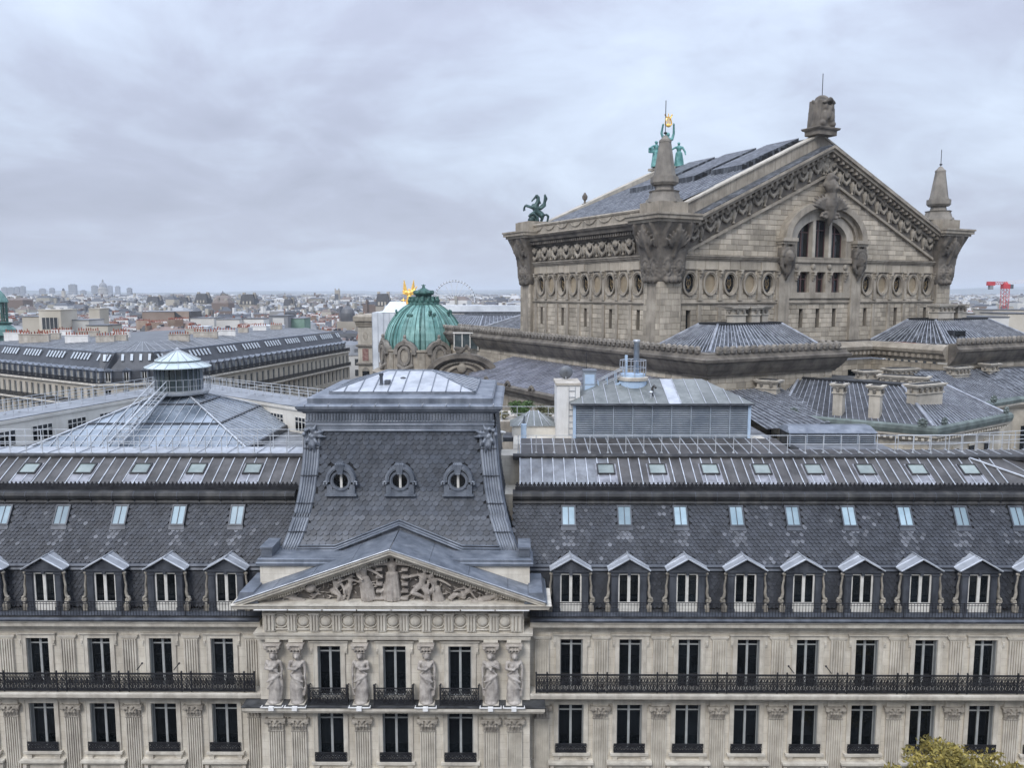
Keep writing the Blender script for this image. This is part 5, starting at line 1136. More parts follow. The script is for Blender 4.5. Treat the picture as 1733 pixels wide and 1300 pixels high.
MB().box(-9,4.3,0,9,-0.3,0).add(MB().box(4.4,10.6,-2.6,2.0,-0.3,0.28).v, MB().box(0,1,0,1,0,1).f).obj('roof_terrace', M['zinc'], None, (15,56.3,25.3)); bpy.data.objects['roof_terrace.001']['kind'] = 'structure'
railing('roof_railing', 'pale steel rail round the little roof garden of shrubs', [(-0.8,62.5,26.2),(4.0,62.5,26.2)], 1.1, 1.2, (1.0,0.5))
MB().box(-1.5,4.2,62.0,68,25.2,26.2).obj('planted_terrace', M['brick'], None)['kind'] = 'structure'
def leaf_cloud(mb, c, r, n, size, seed, squash=1.0):
    q = random.Random(seed)
    for _ in range(n):
        v = Vector((q.gauss(0,1),q.gauss(0,1),q.gauss(0,1))).normalized()*(q.random()**0.45)
        p = Vector((c[0]+v.x*r[0], c[1]+v.y*r[1], c[2]+v.z*r[2]))
        a = Vector((q.uniform(-1,1),q.uniform(-1,1),q.uniform(-1,1))).normalized(); b = a.cross(Vector((q.uniform(-1,1),q.uniform(-1,1),q.uniform(-1,1)))).normalized(); s = size*q.uniform(0.6,1.3)
        mb.add([p-a*s, p+b*s*0.42, p+a*s, p-b*s*0.42], [(0,1,2,3)])
def shrub(label, loc, r, n, size, seed, mat='leaf'):
    t = thing('roof_shrub', label, 'shrub', loc, 0, 'shrubs of the roof garden'); m = MB(); q = random.Random(seed)
    for k in range(9): leaf_cloud(m, (q.uniform(-.6,.6)*r[0], q.uniform(-.6,.6)*r[1], r[2]*q.uniform(0.55,1.4)), tuple(x*0.5 for x in r), n//9, size, seed*10+k)
    m.obj('crown', M[mat], t)
    s = MB()
    for k in range(5): s.tube([(0,0,-0.1),(q.uniform(-.4,.4)*r[0],q.uniform(-.4,.4)*r[1],r[2])],0.03,4)
    s.obj('stems', M['bark'], t)
shrub('dense bright green shrub in the roof garden', (0.75,64.0,26.2), (1.05,0.9,0.75), 1300, 0.13, 5); shrub('looser olive shrub beside the white chimney block', (2.7,64.2,26.2), (0.95,0.8,0.55), 700, 0.12, 8, 'leaf_olive'); shrub('low tuft of dry grass at the garden corner', (-0.6,63.3,26.2), (0.45,0.5,0.4), 300, 0.12, 9, 'leaf_dry')
# ================================================================== the opera house
PH = R(28); OC = Vector((18.07, 100.0, 0))
OP = thing('opera_house', 'huge weathered stone opera house with gabled stage tower, garland friezes and oculi', 'opera house', OC, PH)
def loc2(x, y):        # world point -> opera plan coordinates
    d = Vector((x,y)) - OC.xy; return Vector((d.x*math.cos(PH)+d.y*math.sin(PH), -d.x*math.sin(PH)+d.y*math.cos(PH)))
GW, SL, CXG = 54.0, 34.0, 27.0           # gable width, side length, gable centre
T_GABLE = ((0,0,0),(0,0,0)); T_SIDE = ((0,SL,0),(0,0,-math.pi/2))
def part(name, mb_or_me, mat, T, smooth=False, kind=None, parent=None):
    me = mb_or_me if not isinstance(mb_or_me, MB) else mb_or_me.mesh(name, M[mat] if mat else None, smooth)
    return link(name, me, parent or OP, T[0], T[1], kind=kind)
def at(T, x, y, z):    # place something in wall space
    v = Matrix.Rotation(T[1][2],3,'Z') @ Vector((x,y,z)) + Vector(T[0]); return v
def ashlar(mb, a0, a1, z0, z1, bw, bh, holes, seed, proud=0.05, test=None):
    q = random.Random(seed); n = max(1, round((z1-z0)/bh)); h = (z1-z0)/n; g = 0.016
    for r in range(n):
        x = a0 - (bw/2 if r%2 else 0) ; zz = z0+r*h
        while x < a1-0.01:
            w = bw*q.uniform(0.7,1.3); xa, xb = max(a0,x), min(a1, x+w); x += w
            if xb-xa < 0.12: continue
            if test and not test((xa+xb)/2, zz+h/2): continue
            cells = [(xa,xb)]
            for ha,hb,hc,hd in holes:
                if zz+h*0.5 > hc and zz+h*0.5 < hd:
                    nc = []
                    for ca,cb in cells:
                        if hb <= ca or ha >= cb: nc.append((ca,cb)); continue
                        if ca < ha-0.05: nc.append((ca,ha))
                        if cb > hb+0.05: nc.append((hb,cb))
                    cells = nc
            for ca,cb in cells:
                o = proud*q.uniform(0.6,1.3); mb.add([(ca+g,0.02,zz+g),(cb-g,0.02,zz+g),(cb-g,0.02,zz+h-g),(ca+g,0.02,zz+h-g),(ca+g*2.2,-o,zz+g*2.2),(cb-g*2.2,-o,zz+g*2.2),(cb-g*2.2,-o,zz+h-g*2.2),(ca+g*2.2,-o,zz+h-g*2.2)],
                    [(4,5,6,7),(0,1,5,4),(1,2,6,5),(2,3,7,6),(3,0,4,7)])
    return mb
def rk_in(x): return 51.4-0.455*abs(x-CXG)
def rk_out(x): return 55.5-0.445*abs(x-CXG)
# ---- repeated carved pieces
def garland():
    m = MB()
    m.lathe(0,-0.25,[(0.12,0.05),(0.26,0.15),(0.12,0.35),(0.30,0.75),(0.42,1.25),(0.36,1.55),(0.22,1.65),(0.30,1.78),(0.2,1.85)],10)   # urn
    for k in range(15):
        a = math.pi*k/14; m.ell((1.5-0.85*math.cos(a), -0.28, 1.35-0.95*math.sin(a)), (0.22,0.24,0.20+0.07*math.sin(a)), n=7, m=5)
    for k in range(12): a = 2*math.pi*k/12; m.ell((1.5+0.40*math.cos(a),-0.42,1.62+0.40*math.sin(a)),(0.15,0.2,0.15),n=6,m=5)
    m.ell((1.5,-0.52,1.60),(0.26,0.28,0.32)); m.ell((1.5,-0.78,1.52),(0.07,0.09,0.11))
    for s in (-1,1): m.chain([(1.5+s*0.8,-0.3,1.45),(1.5+s*0.62,-0.42,1.85),(1.5+s*0.95,-0.35,2.02)],[0.12,0.11,0.09]); m.chain([(1.5+s*0.8,-0.25,1.3),(1.5+s*1.02,-0.3,0.7),(1.5+s*0.88,-0.25,0.15)],[0.10,0.10,0.06])
    m.chain([(1.2,-0.3,0.5),(1.5,-0.4,0.18),(1.8,-0.3,0.5)],[0.12,0.18,0.12])
    return sculpt(m, 0.075, 1, 'garland_relief', M['ocarve'])
G_GAR = garland()
def scroll_bracket():
    m = MB(); m.box(-0.34,0.34,-0.62,0.05,0.78,0.95); m.taper(-0.20,0.20,-0.12,0.05,-0.3,0.80,-0.08,-0.02)
    m.ell((0,-0.38,0.55),(0.26,0.28,0.28)); m.ell((0,-0.25,0.18),(0.22,0.2,0.26)); m.ell((0,-0.15,-0.2),(0.15,0.12,0.22)); m.ell((0,-0.58,0.62),(0.1,0.1,0.1))
    return sculpt(m, 0.07, 1, 'scroll_bracket', M['ocarve'])
G_BRK = scroll_bracket()
m = MB(); m.ring_xz(0,0,0.86,1.20,1.08,1.44,-0.20,0.3,28); m.ring_xz(0,0,1.02,1.38,1.18,1.54,-0.30,-0.02,28); G_OC = m.mesh('oculus_frame', M['otrim'])
G_OCG = MB().lathe(0,0,[(1,-0.01),(1,0.01)],24,0.90,1.24).move(lambda x,y,z:(x,z+0.24,y)).mesh('oculus_pane', M['glass'])
G_OCB = MB().lathe(0,0,[(1,-0.01),(1,0.01)],24,0.90,1.24).move(lambda x,y,z:(x,z+0.06,y)).mesh('blind_panel', M['ostone_flat'])
m = MB(); 
for s in (-1,1): m.tube([(s*0.10,0,-0.42),(s*0.36,0,-0.25),(s*0.40,0,0.1),(s*0.24,0,0.45),(s*0.34,0,0.72)],0.075,5)
m.box(-0.32,0.32,-0.03,0.03,0.42,0.50); m.box(-0.25,0.25,-0.04,0.04,-0.75,-0.66); m.ell((0,0,-0.5),(0.22,0.06,0.14))
for k in (-0.1,0,0.1): m.tube([(k,0,-0.45),(k,0,0.45)],0.022,4)
G_LYR = m.mesh('gilded_lyre', M['gold_dull'])
def wall_section(T, L, ocs, blind, slits, bays, seed, frieze_units, extra=[]):
    holes = extra + [(x-1.02,x+1.02,35.75,38.7) for x in ocs] + [(x-0.36,x+0.36,31.2,34.15) for x in slits]
    w = MB(); wall_grid(w, 0, L, 29.2, 40.75, [(x-0.36,x+0.36,31.2,34.15) for x in slits]+[(x-0.80,x+0.80,36.05,38.35) for x in ocs]+extra, 0.03, 0.8); part('wall_core', w, 'ojoint', T)
    b = MB(); ashlar(b, 0.02, L-0.02, 29.4, 34.5, 1.15, 0.62, holes, seed); ashlar(b, 0.02, L-0.02, 35.25, 38.9, 1.0, 0.6, holes, seed+1, 0.04); ashlar(b, 0.02, L-0.02, 38.92, 40.05, 1.9, 1.13, [], seed+2, 0.16)
    part('wall_stones', b, 'ostone', T, kind='stuff')
    for x in slits: part('slit_window', MB().box(x-0.36,x+0.36,0.55,0.6,31.2,34.15), 'glass', T)
    MB_ = MB().sweep([(0,34.5),(0.10,34.5),(0.14,34.62),(0.26,34.70),(0.28,34.86),(0.12,34.92),(0.08,35.22),(0,35.24)], [(0,0),(L,0)]); part('string_course', MB_, 'otrim', T)
    part('string_course', MB().sweep([(0,40.05),(0.18,40.05),(0.22,40.2),(0.40,40.3),(0.44,40.46),(0.56,40.54),(0.58,40.68),(0,40.74)], [(0,0),(L,0)]), 'otrim', T)
    for i, x in enumerate(ocs):
        f = part('oculus', G_OC, None, (at(T,x,0,37.2), T[1])); 
        if blind[i]: link('blind_panel', G_OCB, f); ly = None
        else: link('oculus_pane', G_OCG, f)
        link('gilded_lyre', G_LYR, f, (0, 0.05 if blind[i] else 0.12, 0), (0,0,0), (0.8,0.6,0.9)) if not blind[i] else link('stone_lyre', G_LYRS, f, (0,0.09,0), (0,0,0), (0.7,0.5,0.8))
    for x in bays:
        p = MB(); p.box(x-0.24,x+0.24,-0.22,0.02,35.25,38.0); p.box(x-0.28,x+0.28,-0.20,0.02,29.6,34.5); p.box(x-0.33,x+0.33,-0.30,0.02,35.05,35.5); p.box(x-0.34,x+0.34,-0.28,0.02,29.4,30.5)
        part('pilaster_strip', p, 'otrim', T); part('scroll_bracket', G_BRK, None, (at(T,x,0,37.98), T[1]))
    for x in frieze_units: part('garland_relief', G_GAR, None, (at(T,x,0.0,40.78), T[1]), kind=None)
G_LYRS = G_LYR.copy(); G_LYRS.materials.clear(); G_LYRS.materials.append(M['otrim'])
ocs_l = [4.34,7.62,10.95,14.28,17.5]; ocs_r = [54-x for x in ocs_l][::-1]
dark = [0,1,0,1,0]
wall_section(T_GABLE, GW, ocs_l+ocs_r, dark+dark, [4.3,10.95,17.5,23.8,27.0,30.2,36.5,43.05,49.7], [2.75,5.98,9.28,12.6,15.9,19.1, 34.9,38.1,41.4,44.7,48.0,51.25], 11, [], [(x-0.95,x+0.95,36.1,38.85) for x in (CXG-3.15,CXG,CXG+3.15)])
so = [34-(4.45+3.045*i) for i in range(9)]
wall_section(T_SIDE, SL, so, [0,1]*4+[0], so[::2], [34-(2.93+3.045*i) for i in range(10)], 21, [34-(31.9-3.045*i) for i in range(9)])
part('frieze_field', MB().box(0,SL,-0.02,0.4,40.7,43.1), 'odark', T_SIDE)
# side cornice: dentils, corona, parapet with swags
part('side_cornice', MB().sweep([(0,42.95),(0.25,42.95),(0.32,43.12),(0.36,43.2),(0.36,43.62),(1.25,43.80),(1.35,44.2),(1.6,44.36),(1.72,44.62),(0,44.78)], [(1.5,0),(SL-1.5,0)]), 'odark', T_SIDE)
for k in range(56): x = 2+30*(k+0.5)/56; part('modillion', MB().box(x-0.14,x+0.14,-1.05,-0.3,43.28,43.66), 'odark', T_SIDE)
part('side_parapet', MB().sweep([(-0.6,44.7),(0.25,44.7),(0.30,44.9),(0.18,45.0),(0.18,46.0),(0.30,46.1),(0.36,46.3),(0.2,46.45),(-0.6,46.5)], [(1.0,0),(SL-1.0,0)]), 'otrim', T_SIDE)
for k in range(8):
    c = 4.2+3.6*k; part('parapet_swag', MB().tube([(c-1.5,-0.2,45.95),(c-0.8,-0.26,45.5),(c,-0.28,45.36),(c+0.8,-0.26,45.5),(c+1.5,-0.2,45.95)],0.07,6), 'otrim', T_SIDE)
# ---- gable: tympanum wall of separate stones
def arch_in(x, z, hw, sp, rise): return abs(x-CXG) < hw and z < sp + rise*math.sqrt(max(0,1-((x-CXG)/hw)**2))
AW, ASP, ARI = 6.0, 42.9, 3.6
tyw = MB(); tyw.prism([(3.0,40.7),(51.0,40.7),(CXG,51.6)], lambda a,b,h:(a,h,b), 0.9, 1.3); part('tympanum_core', tyw, 'ojoint', T_GABLE)
unit = MB(); unit.add([(0,0.02,0),(1,0.02,0),(1,0.02,1),(0,0.02,1),(0.012,-0.05,0.03),(0.988,-0.05,0.03),(0.988,-0.05,0.97),(0.012,-0.05,0.97)], [(4,5,6,7),(0,1,5,4),(1,2,6,5),(2,3,7,6),(3,0,4,7)]); unit = unit.mesh('wall_stone', M['ostone_obj'])
q_ = random.Random(31); nr = 15; hh = 10.2/nr; cnt = 0
for r in range(nr):
    x = 4.0-(0.7 if r%2 else 0); z = 40.76+r*hh
    while x < 50:
        w_ = 1.5*q_.uniform(0.65,1.35); xc = x+w_/2
        if z+hh/2 < rk_in(xc)+0.3 and not arch_in(xc,z+hh/2,AW+0.6,ASP,ARI+0.4) and cnt < 300: link('wall_stone', unit, OP, (x+0.015,0,z+0.015), (0,0,0), (w_-0.03,q_.uniform(0.7,1.3),hh-0.03)); cnt += 1
        x += w_
b = MB()
for x0_, x1_ in ((3.2,CXG-AW+0.1),(CXG+AW-0.1,50.8)): b.prism([(x0_,40.72),(x1_,40.72),(x1_,rk_in(x1_)+0.2),(x0_,rk_in(x0_)+0.2)], lambda a,c,h:(a,h,c), 0.0, 0.9)
pa = [(CXG-AW+0.1, rk_in(CXG-AW+.1)+0.2)]+[(CXG-AW*math.cos(R(t)), ASP+ARI*math.sin(R(t))) for t in range(0,181,10)]+[(CXG+AW-0.1, rk_in(CXG-AW+.1)+0.2),(CXG,51.6)]
b.prism(pa, lambda a,c,h:(a,h,c), 0.0, 0.9); part('tympanum_backing', b, 'ojoint', T_GABLE)
# raking frieze field and mouldings
for s in (-1,1):
    def rake(za, zb, o0, o1, nm, mat, xa=0.0, xb=24.4):
        m = MB(); f = lambda base, x: base - 0.45*x
        pts = [(xa, f(za,xa)),(xb, f(za,xb)),(xb, f(zb,xb)),(xa, f(zb,xa))]
        pts = [(CXG+s*p, q) for p,q in pts]; pts = pts if s > 0 else pts[::-1]
        m.prism(pts, lambda a,c,h:(a,h,c), -o1, -o0); return part(nm, m, mat, T_GABLE)
    rake(51.4, 51.75, -0.5, 0.45, 'raking_moulding', 'otrim', 0, 23.4); rake(51.75, 53.95, -0.6, 0.10, 'raking_frieze_field', 'odark'); rake(53.95, 54.25, -0.5, 0.5, 'raking_moulding', 'otrim')
    rake(54.25, 54.75, -0.5, 0.55, 'raking_moulding', 'odark'); rake(54.75, 55.15, -0.5, 1.5, 'raking_cornice', 'otrim'); rake(55.15, 55.5, -0.5, 1.8, 'raking_cornice', 'otrim'); rake(55.5, 55.62, -1.0, 1.7, 'cornice_flashing', 'lead')
    rake(55.62, 57.2, -1.7, -0.7, 'raking_parapet', 'otrim', 0, 23.2); rake(57.2, 57.42, -1.9, -0.5, 'parapet_coping', 'otrim_pale', 0, 23.2)
    for k in range(26):
        x = 0.6+0.9*k
        if x > 23.6: break
        part('modillion', MB().box(-0.2,0.2,-1.25,-0.5,-0.2,0.22), 'otrim', (Vector((CXG+s*x,0,54.52-0.45*x)), (0,0,0)))
    for k in range(9):
        x = 0.2 + 2.62*k; part('garland_relief', G_GAR, None, (Vector((CXG+s*x-(0.0 if s > 0 else 0.0), -0.02, 51.9-0.45*x-0.1)), (0,0,0))).scale = (s*0.86,1.0,1.0)
        
    for k in range(24):                                   # stones of the parapet told apart by their joints
        x = 0.5+0.95*k; part('coping_joint', MB().box(-0.02,0.02,0.67,0.69,-0.7,0.75), 'ojoint', (Vector((CXG+s*x,0.02,56.4-0.45*x)),(0,0,0)))
part('keystone_relief', G_GAR, None, (Vector((CXG-1.3,-0.05,52.0)),(0,0,0)))
# ---- arched window group
m = MB(); m.ring_xz(CXG,43.2,6.75,4.2,7.75,5.0,-1.35,0.2,32,0,180); m.ring_xz(CXG,43.2,6.1,3.7,6.8,4.3,-0.75,0.2,32,0,180); part('arch_hood', m, 'otrim', T_GABLE)
m = MB(); m.ring_xz(CXG,43.1,4.75,2.75,6.2,3.75,-0.35,0.9,28,0,180); part('arch_ring', m, 'otrim_pale', T_GABLE)
for s in (-1,1):
    p = MB(); x = CXG+s*6.95; p.box(x-1.0,x+1.0,-0.75,0.1,40.9,42.4); p.box(x-1.15,x+1.15,-1.2,0.1,42.4,42.75); p.box(x-1.3,x+1.3,-1.45,0.1,42.75,43.2); part('arch_impost', p, 'otrim', T_GABLE)
    p = MB(); x = CXG+s*5.4; p.box(x-0.75,x+0.75,-0.3,0.9,40.8,43.3); part('arch_pier', p, 'otrim', T_GABLE)
for x in (CXG-1.55, CXG+1.55): part('arch_mullion', MB().box(x-0.26,x+0.26,-0.30,0.6,40.8,46.2), 'otrim_pale', T_GABLE)
def owin(x, w, z0, z1, dep):
    f = MB(); f.box(x-w,x-w+0.14,dep,dep+0.15,z0,z1); f.box(x+w-0.14,x+w,dep,dep+0.15,z0,z1); f.box(x-0.1,x+0.1,dep,dep+0.15,z0,z1); f.box(x-w,x+w,dep+0.002,dep+0.15,z0+(z1-z0)*0.62,z0+(z1-z0)*0.62+0.14); f.box(x-w,x+w,dep+0.002,dep+0.15,z1-0.14,z1)
    o = part('window', f, 'oxblood', T_GABLE); link('pane', MB().box(x-w,x+w,dep+0.08,dep+0.1,z0,z1).mesh('pane', M['glass']), o)
owin(CXG-3.2,1.4,40.9,46.0,0.45); owin(CXG,1.3,40.9,46.6,0.45); owin(CXG+3.2,1.4,40.9,46.0,0.45)
# lower triple window let into the wall
cw = MB(); cw.box(CXG-6.6,CXG+6.6,-0.30,0.02,38.85,40.1); cw.box(CXG-6.6,CXG+6.6,-0.36,0.02,35.3,36.1); cw.box(CXG-6.9,CXG+6.9,-0.55,0.02,40.1,40.8)
for x in (CXG-5.7,CXG-1.55,CXG+1.55,CXG+5.7): cw.box(x-0.62 if abs(x-CXG) < 3 else x-1.2, x+0.62 if abs(x-CXG) < 3 else x+1.2, -0.34, 0.02, 36.1, 38.9)
part('centre_bay', cw, 'otrim', T_GABLE)
for x in (CXG-3.15, CXG, CXG+3.15): owin(x, 0.95, 36.1, 38.85, 0.30)
for x in (CXG-4.7,CXG-1.55,CXG+1.55,CXG+4.7):
    part('scroll_bracket', G_BRK, None, (Vector((x,-0.3,37.95)),(0,0,0))); part('rosette', MB().ell((0,0,0),(0.42,0.2,0.42),n=10,m=6), 'ocarve', (Vector((x,-0.34,39.55)),(0,0,0)), True)
for s in (-1,1):
    q = MB(); x = CXG+s*6.9; q.box(x-0.95,x+0.95,-0.45,0.02,29.4,38.5); part('centre_pier', q, 'otrim', T_GABLE)
    h = MB(); h.ell((0,-0.75,0),(0.72,0.65,1.0)); h.ell((0,-1.35,-0.05),(0.16,0.22,0.3)); h.box(-0.9,0.9,-0.6,0.1,-0.5,1.2)
    for k in range(11): a = math.pi*k/10; h.ell((0.85*math.cos(a),-0.7,0.35+0.75*math.sin(a)),(0.28,0.3,0.28),n=7,m=5)
    for t in (-1,1): h.ell((t*0.28,-1.3,0.15),(0.14,0.1,0.1)); h.chain([(t*0.8,-0.6,0.2),(t*0.85,-0.6,-0.8),(t*0.4,-0.6,-1.5)],[0.28,0.25,0.15])
    h.chain([(0,-0.8,-0.8),(0,-0.7,-1.5),(0,-0.4,-2.3)],[0.4,0.3,0.12]); h.ring_xz(0,1.0,0.5,0.75,0.85,1.15,-0.9,-0.2,16,0,180)
    part('mascaron', sculpt(h,0.075,1,'mascaron',M['odark']), None, (Vector((CXG+s*6.9,-0.2,40.5)),(0,0,0))).scale = (1.2,1.1,1.2)
# crest over the arch: helmeted cartouche with palms and wings
h = MB(); h.ell((0,-1.0,0.6),(0.95,0.6,1.15)); h.ell((0,-1.1,2.6),(0.85,0.7,0.95)); h.chain([(0,-0.9,1.2),(0,-1.0,2.0)],[0.7,0.6]); h.ell((0.15,-1.75,2.5),(0.18,0.2,0.28)); h.chain([(-0.8,-0.9,2.8),(-0.2,-1.0,3.9),(0.8,-0.9,3.7)],[0.3,0.45,0.3])
for s in (-1,1):
    for k in range(9): a = R(15+14*k); h.chain([(s*0.6,-0.9,-0.1),(s*(0.6+1.4*math.cos(a)),-1.1,-0.1+1.3*math.sin(a)),(s*(0.6+2.3*math.cos(a)),-0.9,-0.1+1.9*math.sin(a))],[0.2,0.2,0.06])
    for t in range(8): a = t*0.8; rr = 0.5*(1-t/9); h.ell((s*(0.75+rr*math.cos(a)),-1.0,-0.9+rr*math.sin(a)),(0.2,0.3,0.2),n=6,m=5)
h.chain([(0,-0.9,0),(0,-0.95,-1.0),(0,-0.8,-1.9)],[0.7,0.5,0.2])
part('crest', sculpt(h,0.085,1,'crest',M['odark']), None, (Vector((CXG+0.2,-0.2,47.2)),(0,0,0))).scale = (1.35,1.1,1.1)
# ---- corner piers with their great consoles, caps and obelisks
def big_console():
    m = MB(); n = 9
    prof = [(37.3,0.55,2.75),(38.0,0.85,2.9),(39.2,0.95,3.0),(40.4,1.0,3.05),(41.6,1.15,3.15),(42.8,1.5,3.3),(43.8,1.9,3.5),(44.5,2.15,3.6)]
    vs = []
    for z,o,i in prof: vs += [(-o,-o,z),(i,-o,z),(i,i,z),(-o,i,z)]
    m.add(vs,[(j*4+k,j*4+(k+1)%4,j*4+4+(k+1)%4,j*4+4+k) for j in range(len(prof)-1) for k in range(4)]+[(3,2,1,0),tuple(range(len(vs)-4,len(vs)))])
    def face(P):      # P(a, out, z): a runs -1..3 along the face
        for s in (-1,1):
            for k in range(7): a = R(25+18*k); m.chain([P(1.05+s*0.25,0.1,41.3),P(1.05+s*(0.25+0.8*math.cos(a)),0.45,41.4+0.9*math.sin(a)),P(1.05+s*(0.25+1.5*math.cos(a)),0.5,41.5+2.0*math.sin(a))],[0.22,0.2,0.14])
            for k in range(14): a = 2*math.pi*k/14; m.ell(P(1.05+s*0.85+0.62*math.cos(a),0.12,39.1+0.95*math.sin(a)),0.17,n=6,m=5)
            m.ell(P(1.05+s*0.85,0.02,39.1),(0.42,0.42,0.7)); m.chain([P(1.05+s*1.6,0.1,44.2),P(1.05+s*1.9,0.1,43.0),P(1.05+s*1.5,0.2,41.7)],[0.4,0.35,0.25])
        m.chain([P(1.05,0.15,44.0),P(1.05,0.4,42.6),P(1.05,0.35,41.2),P(1.05,0.2,40.4)],[0.35,0.42,0.34,0.25])
        for k in range(4): m.ell(P(0.15+0.65*k,0.05,37.6),(0.35,0.35,0.45),n=8,m=6)
    face(lambda a,o,z: (a,-0.85-o-max(0,(z-41)*0.32),z)); face(lambda a,o,z: (-0.85-o-max(0,(z-41)*0.32),a,z))
    return sculpt(m,0.11,1,'corner_console',M['odark'])
G_CON = big_console()
def corner(x, y, sx, sy, obelisk):
    p = MB(); p.box(-0.55,2.65,-0.55,2.65,29.2,37.5); p.box(-0.6,-0.54,0.2,2.0,29.3,37.4) ; o = p.obj('corner_pier', M['otrim'], OP, (x,y,0)); o.scale = (sx,sy,1)
    b = MB(); ashlar(b,-0.54,2.64,29.4,37.4,1.1,0.75,[],5,0.03); b.move(lambda a,c,z:(a,c-0.56,z)); b2 = MB(); ashlar(b2,-0.54,2.64,29.4,37.4,1.1,0.75,[],6,0.03); b2.move(lambda a,c,z:(c-0.56,a,z)); b.add(b2.v,b2.f); oo = b.obj('pier_stones', M['ostone'], OP, (x,y,0), kind='stuff'); oo.scale = (sx,sy,1)
    o = link('corner_console', G_CON, OP, (x,y,0)); o.scale = (sx,sy,1)
    c = MB()
    for z0,z1,e in ((44.4,44.75,2.3),(44.75,45.2,2.6),(45.2,45.45,2.75),(45.45,46.9,1.15)): c.box(-e,2.1+e*0.75,-e,2.1+e*0.75,z0,z1)
    o = c.obj('corner_cap', M['otrim'], OP, (x,y,0)); o.scale = (sx,sy,1)
    if obelisk:
        c = MB(); k = 1.0
        def oct(r0,r1,z0,z1): c.lathe(k,k,[(r0,z0),(r1,z1)],8)
        for r0,r1,z0,z1 in ((2.3,2.2,46.9,47.3),(2.0,1.75,47.3,48.1),(1.75,1.9,48.1,48.3),(1.2,1.05,48.3,49.0),(1.45,1.7,49.0,49.3),(1.7,1.7,49.3,50.0),(1.4,1.35,50.0,50.3),(1.3,0.72,50.3,54.1),(0.78,0.74,54.1,54.35),(0.66,0.2,54.35,54.9)): oct(r0,r1,z0,z1)
        o = c.obj('obelisk', M['otrim_dark'], OP, (x,y,0)); o.scale = (sx,sy,1)
        c = MB().tube([(k,k,54.8),(k,k,57.4 if sx < 0 else 59.0)],0.05,5); c.ell((k,k,55.2),(0.22,0.22,0.14)); o = c.obj('lightning_rod', M['iron'], OP, (x,y,0)); o.scale = (sx,sy,1)
corner(0,0,1,1,True); corner(GW,0,-1,1,True); corner(0,SL,1,-1,False); corner(GW,SL,-1,-1,False)
part('rear_pedestal', MB().box(-0.9,2.6,SL-2.6,SL+0.9,46.9,47.0), 'otrim', T_GABLE)
# ---- crowning lyre block on the north gable
h = MB(); h.box(-1.7,1.7,0,2.6,0,0.7); h.taper(-1.95,1.95,-0.2,2.8,0.7,1.0,-0.2,-0.1); h.taper(-1.5,1.5,0.2,2.4,1.0,4.6,0.2,0.1); h.ell((0,1.3,4.5),(1.1,1.0,0.9))
for s in (-1,1): h.chain([(s*1.5,1.3,1.3),(s*1.35,1.2,3.0),(s*1.5,1.2,4.1),(s*1.8,1.2,4.4)],[0.35,0.3,0.25,0.2]); h.ell((s*0.6,0.1,2.4),(0.5,0.35,0.8)); h.ell((s*0.5,0.15,3.6),(0.4,0.35,0.5)); h.ell((s*0.9,0.1,1.5),(0.5,0.3,0.4))
h.ell((0,0.0,3.0),(0.45,0.3,0.9)); h.chain([(-0.9,0,4.2),(0,-0.1,4.6),(0.9,0,4.2)],[0.2,0.3,0.2])
part('gable_acroterion', sculpt(h,0.09,1,'gable_acroterion',M['odark']), None, (Vector((CXG,-0.6,57.0)),(0,0,0))); part('lightning_rod', MB().tube([(CXG,0.7,61.8),(CXG,0.7,65.2)],0.05,5), 'iron', T_GABLE)
# ---- roof of the stage tower
zs0, zs1 = 46.2, 56.6
for s in (-1,1):
    xe = 1.2
    n = 24; 
    for k in range(n):
        y0_, y1_ = 1.6+30.8*k/n, 1.6+30.8*(k+1)/n
        q = [(CXG-s*(CXG-xe),y0_,zs0),(CXG-s*(CXG-xe),y1_-0.01,zs0),(CXG,y1_-0.01,zs1),(CXG,y0_,zs1)]
        part('roof_strip', MB().poly(q), 'lead', T_GABLE); part('roof_roll', MB().tube([Vector(q[0])+Vector((0,0,0.05)),Vector(q[3])+Vector((0,0,0.05))],0.07,4), 'lead_seam', T_GABLE) if k else None
part('roof_ridge', MB().box(CXG-0.5,CXG+0.5,1.5,32.5,56.4,56.95), 'lead', T_GABLE)
for y0_, y1_, u0, u1 in ((4,10,0.58,0.98),(11.5,18,0.52,0.96),(20,26,0.5,0.95)):      # raised smoke-vent hatches along the slope
    h = MB(); a = Vector((1.2+(CXG-1.2)*u0,0,zs0+(zs1-zs0)*u0)); b_ = Vector((1.2+(CXG-1.2)*u1,0,zs0+(zs1-zs0)*u1))
    h.prism([(a.x,a.z),(b_.x,b_.z),(b_.x,b_.z+0.9),(a.x,a.z+0.75)], lambda p,q,hh:(p,hh,q), y0_, y1_); part('roof_vent_hatch', h, 'lead', T_GABLE)
    for k in range(9): f = k/9; part('hatch_louvre', MB().box(a.x+(b_.x-a.x)*f+0.15,a.x+(b_.x-a.x)*(f+0.085),y0_-0.06,y0_,a.z+(b_.z-a.z)*f+0.2,a.z+(b_.z-a.z)*f+0.75), 'slate_base', T_GABLE)
for s in (-1,1):                                          # parapet of the far gable
    m = MB(); pts = [(CXG,56.0),(CXG+s*25.5,45.2),(CXG+s*25.5,46.4),(CXG,57.6)]; m.prism(pts if s < 0 else pts[::-1], lambda a,c,h:(a,h,c), SL-1.6, SL); part('far_parapet', m, 'otrim_pale', T_GABLE)
wk = MB(); wk.box(0.3,0.4,SL-0.05,SL,29,45); wk.prism([(0.2,29),(53.8,29),(53.8,45.3),(CXG,56.2),(0.2,45.3)], lambda a,c,h:(a,h,c), SL-0.4, SL); wk.box(GW-0.4,GW,1,SL-1,29,45); part('far_walls', wk, 'otrim', T_GABLE)
